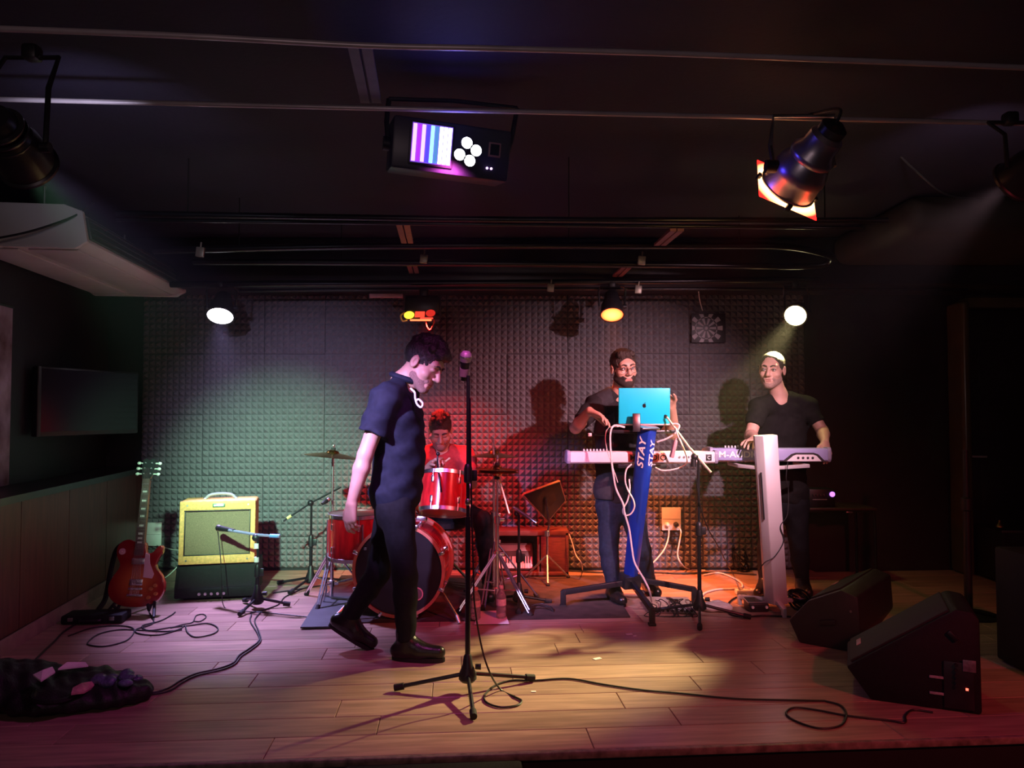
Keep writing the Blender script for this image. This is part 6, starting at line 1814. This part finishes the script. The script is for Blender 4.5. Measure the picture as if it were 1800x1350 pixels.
pP = fl(1703, 1082)
pol = thing('speaker_pole', 'thick black pole standing behind the wedge monitor', 'stand', (pP.x, pP.y, 0))
MB().cone((0, 0, 0.02), (0, 0, 0.72), 0.024).build('lower_tube', M_black, pol)
MB().cone((0, 0, 0.6), (0, 0, 1.05), 0.018).build('upper_tube', M_black, pol)
MB().lathe([(0.024, 0.66), (0.034, 0.67), (0.034, 0.74), (0.019, 0.75)], seg=14).build('collar', M_black, pol)
MB().lathe([(0.001, 0.0), (0.17, 0.0), (0.17, 0.012), (0.03, 0.028), (0.001, 0.028)], seg=28).build('base_plate', M_black, pol)

pC = fl(1712, 1012)
crt = thing('flight_case', 'black flight case against the wall below the door handle', 'case', (pC.x, pC.y - 0.25, 0))
zc = at(1745, 930, pC.y - 0.2).z
MB().box((0.42, 0.13, zc / 2 + 0.01), (0.80, 0.42, zc - 0.02), bev=0.006).build('body', M_tolex, crt)
for z in (0.03, zc):
    MB().box((0.42, -0.082, z), (0.81, 0.016, 0.02), bev=0.003).build('edge_rail', K('dull_rail', (0.10, 0.10, 0.10), rough=0.4, metal=0.6, var=0.2), crt)
for x in (0.2, 0.64):
    MB().box((x, -0.086, zc * 0.6), (0.09, 0.012, 0.07), bev=0.003).build('latch', M_blackg, crt)
for x in (0.05, 0.79):
    MB().box((x, 0.0, 0.012), (0.05, 0.05, 0.024), bev=0.004).build('foot', M_rubber, crt)
bo = at(1757, 921, pC.y - 0.15)
tag(MB(Matrix.Translation((bo.x, bo.y, zc + 0.01))).lathe([(0.001, 0.0), (0.035, 0.0), (0.032, 0.012), (0.012, 0.03), (0.008, 0.05), (0.001, 0.052)], seg=16).build('brass_bell', K('old_brass', (0.45, 0.30, 0.10), rough=0.35, metal=1.0, var=0.2)), 'small brass object standing on the black flight case', 'ornament')

# desk behind the V-neck player
dz = at(1470, 889, 6.0).z
dk = thing('small_desk', 'small dark desk with bent tube legs behind the pale stand', 'desk', (at(1455, 890, 6.0).x, 6.02, 0))
MB().box((0, 0, dz - 0.008), (0.62, 0.36, 0.018), bev=0.004).build('top', K('dark_desktop', (0.055, 0.035, 0.03), rough=0.4, var=0.3), dk)
for s_ in (-1, 1):
    MB().tube([(s_ * 0.30, -0.16, 0.0), (s_ * 0.295, -0.16, dz - 0.08), (s_ * 0.26, -0.16, dz - 0.025), (s_ * 0.10, -0.16, dz - 0.025)], 0.011, n=4).build('leg', M_blackg, dk)
    MB().tube([(s_ * 0.30, 0.16, 0.0), (s_ * 0.295, 0.16, dz - 0.08), (s_ * 0.26, 0.16, dz - 0.025), (s_ * 0.10, 0.16, dz - 0.025)], 0.011, n=4).build('leg', M_blackg, dk)
MB().box((0.10, -0.175, dz - 0.03), (0.05, 0.012, 0.012), bev=0.003).build('clip', M_steel, dk)
dv = at(1440, 868, 5.95)
de = thing('audio_interface', 'small black audio box with a violet light on the desk', 'audio device', (dv.x, 5.97, dz + 0.001))
MB().box((0, 0, 0.07), (0.20, 0.16, 0.14), bev=0.010).build('case', M_black, de)
MB().cone((0.075, -0.080, 0.10), (0.075, -0.086, 0.10), 0.020, seg=18).build('display', lens_mat('violet_light', (0.55, 0.20, 1.0), 2.0), de)
for i in range(4):
    MB().cone((-0.07 + i * 0.026, -0.080, 0.095), (-0.07 + i * 0.026, -0.092, 0.095), 0.007, seg=10).build('knob', M_steel, de)
MB().box((-0.02, -0.081, 0.06), (0.11, 0.003, 0.008)).build('marking', K('grey_marking', (0.3, 0.3, 0.3), rough=0.5, var=0.2), de)

# black case standing before the stage
pF = fl(775, 1312)
fx = thing('front_cabinet', 'black cabinet standing on the hall floor against the stage front', 'speaker', (fl(775, 1315).x, fl(775, 1313).y - 0.35, -0.5), SA)
MB().box((0, 0, 0.235), (0.66, 0.52, 0.50), bev=0.012).build('cabinet', M_tolex, fx)
MB().box((0, -0.264, 0.235), (0.60, 0.010, 0.44), bev=0.003).build('grille', M_grille, fx)
for s_ in (-1, 1):
    MB().box((s_ * 0.325, 0.0, 0.30), (0.018, 0.14, 0.06), bev=0.006).build('handle', M_black, fx)

# bag and clutter at the stage edge
bgp = fl(90, 1250)
bag = thing('open_bag', 'open black bag spilling papers at the corner of the stage', 'bag', (bgp.x, bgp.y, 0))
S = Sdf((-0.60, -0.25, 0.0), (0.50, 0.60, 0.34), 0.009)
for c_, r_ in [((-0.42, 0.02, 0.09), (0.22, 0.18, 0.13)), ((-0.25, 0.12, 0.07), (0.24, 0.18, 0.10)), ((-0.05, 0.06, 0.045), (0.22, 0.18, 0.07)), ((0.14, 0.10, 0.04), (0.20, 0.14, 0.055)), ((0.27, 0.14, 0.035), (0.10, 0.09, 0.04)), ((0.05, 0.20, 0.06), (0.16, 0.10, 0.06))]:
    S.ell(c_, r_, None, 0.05)
S.wave(0.006, lambda x, y, z: np.sin(x * 34 + 3 * np.sin(y * 21)) * np.sin(y * 37 + 2 * np.sin(x * 25)) + 0.5 * np.sin(x * 80 + y * 60))
S.clip((0, 0, 0.003), (0, 0, -1))
S.build('shell', K('black_nylon', (0.008, 0.008, 0.010), rough=0.55, var=0.3, bump=0.3, bscale=120), bag)
MB().tube([(-0.05, -0.04, 0.10), (0.0, -0.12, 0.09), (0.10, -0.10, 0.08), (0.14, 0.0, 0.085)], 0.012).build('strap', M_tolex, bag)
def sheet(label, pts, nm, m, th=0.004):
    n_ = len(pts)
    mb = MB(); mb.add([Vector(p) for p in pts] + [Vector(p) + Vector((0, 0, th)) for p in pts], [tuple(range(n_))[::-1], tuple(range(n_, 2 * n_))] + [(i, (i + 1) % n_, n_ + (i + 1) % n_, n_ + i) for i in range(n_)])
    return tag(mb.build(nm, m, smooth=False), label, nm.replace('_', ' '))
def bz(px, py, z): return fl(px, py, z)
sheet('crumpled white sheet on the black bag nearest the side wall', [bz(58, 1188, 0.17), bz(72, 1199, 0.165), bz(97, 1183, 0.165), bz(92, 1174, 0.175), bz(75, 1180, 0.185)], 'paper_sheet', M_paper, 0.006)
sheet('long white sheet lying along the top of the black bag', [bz(102, 1178, 0.165), bz(155, 1172, 0.135), bz(150, 1166, 0.14), bz(118, 1166, 0.17)], 'paper_sheet', M_paper, 0.006)
sheet('crumpled pink wrapper on the black bag', [bz(125, 1222, 0.10), bz(148, 1219, 0.09), bz(166, 1209, 0.085), bz(164, 1200, 0.10), bz(143, 1204, 0.115), bz(128, 1212, 0.105)], 'wrapper', K('pink_wrapper', (0.55, 0.25, 0.27), rough=0.5, var=0.3, scale=30), 0.008)
S = Sdf((-0.14, -0.12, -0.03), (0.14, 0.12, 0.10), 0.006)
rs = np.random.RandomState(5)
for i in range(16):
    S.ell((rs.uniform(-0.08, 0.08), rs.uniform(-0.06, 0.06), rs.uniform(0.01, 0.04)), (rs.uniform(0.02, 0.035), rs.uniform(0.02, 0.03), rs.uniform(0.012, 0.022)), None, 0.008)
p = fl(207, 1204, 0.075)
o = S.build('plastic_bag', K('blue_film', (0.10, 0.12, 0.22), rough=0.22, var=0.5, scale=20, bump=0.8, bscale=60), None, relax=0)
o.location = p
tag(o, 'crumpled dark blue plastic on the end of the black bag', 'plastic bag')

# pedalboard and floor boxes by the boom stand
pb = fl(1182, 1079)
pbd = thing('pedalboard', 'pale flat pedalboard wrapped in wires below the white keyboard', 'pedalboard', (pb.x, pb.y, 0), R(-2))
MB().box((0, 0.13, 0.030), (0.30, 0.25, 0.016), rot=Matrix.Rotation(R(5), 3, 'X'), bev=0.005).build('top', K('cream_board', (0.66, 0.62, 0.48), rough=0.45, var=0.08), pbd)
MB().box((0, 0.01, 0.020), (0.30, 0.02, 0.034), bev=0.004).build('front', K('grey_board', (0.45, 0.42, 0.48), rough=0.45, var=0.1), pbd)
for i in range(9):
    MB().cone((-0.12 + i * 0.03, -0.001, 0.022), (-0.12 + i * 0.03, -0.014, 0.022), 0.008, seg=10).build('knob', M_black, pbd)
for i in range(12):
    a_ = random.uniform(-0.14, 0.14)
    MB().tube([(a_, 0.16 + random.uniform(-0.03, 0.05), 0.048), (a_ + random.uniform(-0.05, 0.05), 0.08, 0.055 + random.uniform(0, 0.02)), (a_ + random.uniform(-0.06, 0.06), 0.0, 0.046), (a_ + random.uniform(-0.08, 0.08), -0.06, 0.006), (a_ + random.uniform(-0.1, 0.1), -0.09, 0.005)], 0.003, seg=5).build('wire', M_cable, pbd)
pw = fl(1258, 1075)
S = Sdf((-0.14, -0.10, 0.0), (0.14, 0.12, 0.10), 0.006)
S.ell((-0.03, 0, 0.03), (0.07, 0.05, 0.03), None, 0.0); S.ell((0.05, -0.01, 0.03), (0.06, 0.045, 0.03), None, 0.02); S.ell((0.02, 0.04, 0.035), (0.05, 0.03, 0.03), None, 0.02)
S.wave(0.004, lambda x, y, z: np.sin(x * 60 + 3 * np.sin(y * 40)) * np.sin(y * 70))
S.clip((0, 0, 0.002), (0, 0, -1))
o = S.build('plastic_bag', K('white_film', (0.75, 0.68, 0.66), rough=0.4, var=0.1, bump=0.5, bscale=60)); o.location = pw
tag(o, 'crumpled white plastic bag beside the boom stand base', 'plastic bag')
ps_ = fl(1320, 1046)
pwr = thing('power_strip', 'white power strip lying behind the black pedal', 'power strip', ps_, R(3))
MB().box((0, 0, 0.022), (0.22, 0.055, 0.040), bev=0.008).build('case', M_white, pwr)
for i in range(4):
    MB().cone((-0.075 + i * 0.05, 0, 0.041), (-0.075 + i * 0.05, 0, 0.045), 0.019, seg=14).build('outlet', K('grey_out', (0.4, 0.4, 0.4), rough=0.5, var=0.1), pwr)
MB().box((0.098, 0, 0.045), (0.016, 0.022, 0.010), bev=0.003).build('switch', lens_mat('switch_red', (1.0, 0.06, 0.04), 0.8), pwr)
pp_ = fl(1334, 1076)
ped = thing('foot_pedal', 'black sustain pedal with a chrome plate in front of the pale stand', 'pedal', pp_, R(2))
MB().box((0, 0.05, 0.030), (0.125, 0.12, 0.055), bev=0.006).build('case', M_black, ped)
MB().box((0, 0.06, 0.062), (0.13, 0.09, 0.010), rot=Matrix.Rotation(R(8), 3, 'X'), bev=0.004).build('plate', M_chrome, ped)
for s_ in (-0.045, 0.045):
    MB().cone((s_, -0.012, 0.035), (s_, -0.022, 0.035), 0.009, seg=10).build('jack', M_white, ped)

def coil(label, c, r, n, m=M_cable, nm='cable_coil', tilt=0.5, rr=0.005, hgt=0.05):
    pts = []
    rs = random.Random(int(c.x * 1000))
    for i in range(n * 8):
        a_ = i * math.tau / 8
        q = r * rs.uniform(0.7, 1.05)
        pts.append(c + Vector((q * math.cos(a_), q * 0.7 * math.sin(a_) , max(rr, hgt * (0.5 + 0.5 * math.sin(a_ * 0.53 + i * 0.3)) + tilt * 0.05 * math.sin(a_)))))
    return tag(MB().tube(pts, rr, seg=6, n=3).build(nm, m), label, 'cable')
M_shiny = K('glossy_black_vinyl', (0.012, 0.012, 0.014), rough=0.12, var=0.2)
coil('tangled glossy black cable beside the pale stand base', fl(1408, 1070), 0.08, 6, M_shiny, rr=0.008, hgt=0.09)
coil('glossy black cable hanging in loops by the wall behind the boom stand', fl(1302, 1004), 0.075, 5, M_shiny, rr=0.005, hgt=0.17)
coil('loose bundle of thin wires on the rug beside the blue stand foot', fl(950, 1078), 0.10, 4, M_cable, rr=0.003, hgt=0.02)

# ---- cables --------------------------------------------------------------------------------
def cable(label, pts, r=0.0045, m=M_cable, z=None, n=6):
    P = []
    for p in pts:
        P.append(fl(p[0], p[1], r + 0.001 if z is None else z) if len(p) == 2 else at(*p))
    return tag(MB().tube(P, r, seg=6, n=n).build('cable', m), label, 'cable')
g_ = 0.0045
cable('black cable falling down the front microphone stand and crossing the stage', [(826, 700, 3.48), (828, 850, 3.50), (832, 1000, 3.50), (834, 1060, 3.50), (845, 1130, 3.52), (860, 1180, 3.5), (880, 1212), (905, 1225), (917, 1232), (908, 1240), (880, 1243), (856, 1235), (852, 1222), (870, 1205), (900, 1196), (940, 1196), (1000, 1193), (1060, 1203), (1130, 1213), (1200, 1219), (1290, 1228), (1400, 1231), (1450, 1232)])
cable('black cable looping before the wedge monitor', [(1450, 1232), (1478, 1240), (1488, 1256), (1478, 1275), (1440, 1280), (1400, 1268), (1382, 1254), (1395, 1244), (1430, 1247), (1490, 1258), (1560, 1266), (1590, 1270), (1592, 1258), (1605, 1248), (1640, 1252)])
cable('pair of black cables winding from the amplifier to the bag', [(442, 1080), (440, 1092), (452, 1112), (455, 1126), (438, 1140), (420, 1152), (410, 1165), (385, 1175), (345, 1184), (318, 1196), (295, 1210), (265, 1218), (238, 1216)])
cable('second black cable beside the pair that winds to the bag', [(460, 1074), (448, 1090), (455, 1110), (458, 1127), (442, 1142), (424, 1154), (412, 1168), (388, 1178), (348, 1187), (322, 1199), (298, 1214), (262, 1221), (240, 1220)])
cable('looped guitar cable on the floor beside the guitar', [(262, 1075), (270, 1095), (240, 1106), (245, 1114), (280, 1116), (315, 1106), (325, 1100), (330, 1112), (345, 1120), (375, 1114), (383, 1104), (365, 1096), (330, 1100), (300, 1103), (262, 1108), (250, 1100), (280, 1092), (300, 1082), (308, 1076)], r=0.004)
cable('large loop of black cable on the floor before the flat case', [(120, 1118), (160, 1104), (200, 1100), (228, 1102), (236, 1110), (222, 1126), (185, 1136), (158, 1134), (155, 1128), (175, 1114), (210, 1107), (250, 1108), (290, 1110), (320, 1107)], r=0.004)
cable('small loop of black cable between the guitar and the amplifier', [(300, 1104), (320, 1098), (338, 1094), (345, 1082), (358, 1080), (362, 1085), (352, 1092), (340, 1092)], r=0.0035)
cable('black cable curving along the skirting beside the flat case', [(60, 1162), (80, 1142), (95, 1128), (110, 1112), (128, 1100), (132, 1098)], r=0.006)
cable('white guitar lead running from the wall socket to the floor', [(276, 958, 6.24), (298, 965, 6.1), (315, 968, 5.95), (321, 978, 5.85), (315, 992, 5.8), (300, 1008, 5.75), (288, 1017, 5.72)], r=0.004, m=M_wcable)
cable('thin black cable dropping from the microphone at the amplifier', [(383, 934, 5.28), (385, 955, 5.26), (388, 985, 5.2), (390, 1030, 5.1), (395, 1068), (430, 1074), (480, 1078), (560, 1085), (600, 1078)], r=0.003)
cable('black cable trailing from the boom stand over the mat', [(545, 1030), (520, 1040), (500, 1050), (490, 1062), (470, 1070), (440, 1078)], r=0.004)
cable('black cables bunched along the drum rug edge', [(480, 1042), (510, 1038), (560, 1030), (600, 1024), (640, 1020)], r=0.005)
# white cables round the blue stand
cable('thick white cable falling from the laptop down the blue stand', [(1098, 751, 4.94), (1080, 748, 4.92), (1073, 762, 4.91), (1074, 800, 4.90), (1079, 840, 4.90), (1084, 862, 4.92), (1095, 885, 4.93), (1098, 902, 4.95), (1106, 930, 4.98), (1111, 965, 5.0), (1116, 990, 5.0), (1132, 1018, 4.98), (1142, 1040, 4.95), (1147, 1068)], r=0.0062, m=M_wcable)
cable('thin white cable beside the thick one at the laptop', [(1088, 750, 4.96), (1070, 752, 4.95), (1064, 768, 4.95), (1067, 790, 4.95), (1074, 812, 4.97), (1080, 830, 4.98), (1086, 848, 5.0)], r=0.003, m=M_wcable)
cable('white cable knotted in a loop on the blue column', [(1110, 816, 4.96), (1101, 826, 4.95), (1099, 845, 4.94), (1104, 862, 4.94), (1113, 878, 4.94), (1115, 892, 4.95), (1108, 904, 4.96), (1098, 905, 4.97), (1095, 896, 4.96), (1103, 880, 4.95), (1107, 860, 4.95), (1106, 842, 4.96)], r=0.005, m=M_wcable)
cable('white cable arching from the stand top to the boom arm', [(1155, 777, 5.0), (1172, 771, 4.97), (1186, 762, 4.95), (1194, 750, 4.94), (1190, 745, 4.95), (1175, 746, 4.97)], r=0.006, m=M_wcable)
cable('white cable drooping under the white keyboard', [(1152, 822, 5.04), (1165, 827, 5.02), (1185, 825, 5.0), (1203, 818, 4.98), (1208, 808, 4.97), (1203, 792, 4.95), (1196, 775, 4.93), (1190, 762, 4.92), (1188, 752, 4.92)], r=0.005, m=M_wcable)
cable('white mains cable falling from the white plug', [(1176, 926, 6.2), (1175, 945, 6.18), (1168, 965, 6.12), (1155, 982, 6.08), (1146, 991, 6.05)], r=0.006, m=M_wcable)
cable('pinkish mains cable falling from the black plug', [(1192, 926, 6.2), (1197, 935, 6.18), (1194, 955, 6.15), (1191, 975, 6.13), (1197, 990, 6.12), (1210, 1000), (1240, 1003)], r=0.006, m=M_wcable)
cable('white cable snaking on the floor between the stands', [(1236, 1011), (1262, 1007), (1285, 1014), (1302, 1024), (1304, 1032), (1288, 1035), (1262, 1036), (1240, 1042), (1235, 1050), (1250, 1056), (1275, 1060)], r=0.007, m=M_wcable)
cable('thin black cable falling from the lavender keyboard down the pale column', [(1385, 812, 5.0), (1382, 840, 5.0), (1386, 862, 5.02), (1384, 905, 4.97), (1372, 925, 4.95), (1378, 950, 4.95), (1362, 978, 4.95), (1345, 988, 4.95), (1335, 1000, 4.98)], r=0.003)
cable('black cable loop lying beside the black pedal', [(1315, 1045), (1290, 1052), (1278, 1066), (1285, 1080), (1310, 1084), (1345, 1082), (1390, 1084)], r=0.006)
cable('black cable hanging from the boom stand to the floor', [(1224, 840, 4.82), (1231, 890, 4.86), (1245, 930, 4.95), (1262, 960, 5.1), (1275, 985, 5.3), (1290, 1012)], r=0.004)
cable('thin wire hanging at the low cabinet’s end', [(1000, 938, 6.0), (1006, 955, 5.98), (1012, 975, 5.95), (1022, 990, 5.92), (1024, 1003)], r=0.004, m=M_wcable)
cable('black cables strewn along the foam wall behind the stands', [(1000, 1003), (1060, 1006), (1100, 1004), (1150, 1006), (1200, 1008), (1270, 1006), (1330, 1010)], r=0.007)
# scraps
for px, py, s_, lb in [(1106, 1115, 0.035, 'larger white paper scrap on the planks before the blue stand'), (1116, 1118, 0.020, 'tiny white paper scrap beside the larger one before the blue stand'), (1050, 1158, 0.045, 'grey tape scrap on the planks nearer the stage edge'), (938, 1216, 0.022, 'pale scrap on the planks by the microphone stand foot')]:
    p = fl(px, py, 0.001)
    tag(MB(Matrix.Translation(p) @ Matrix.Rotation(random.uniform(0, 1), 4, 'Z')).box((0, 0, 0.001), (s_, s_ * 0.6, 0.002)).build('paper_scrap', M_paper), lb, 'scrap')
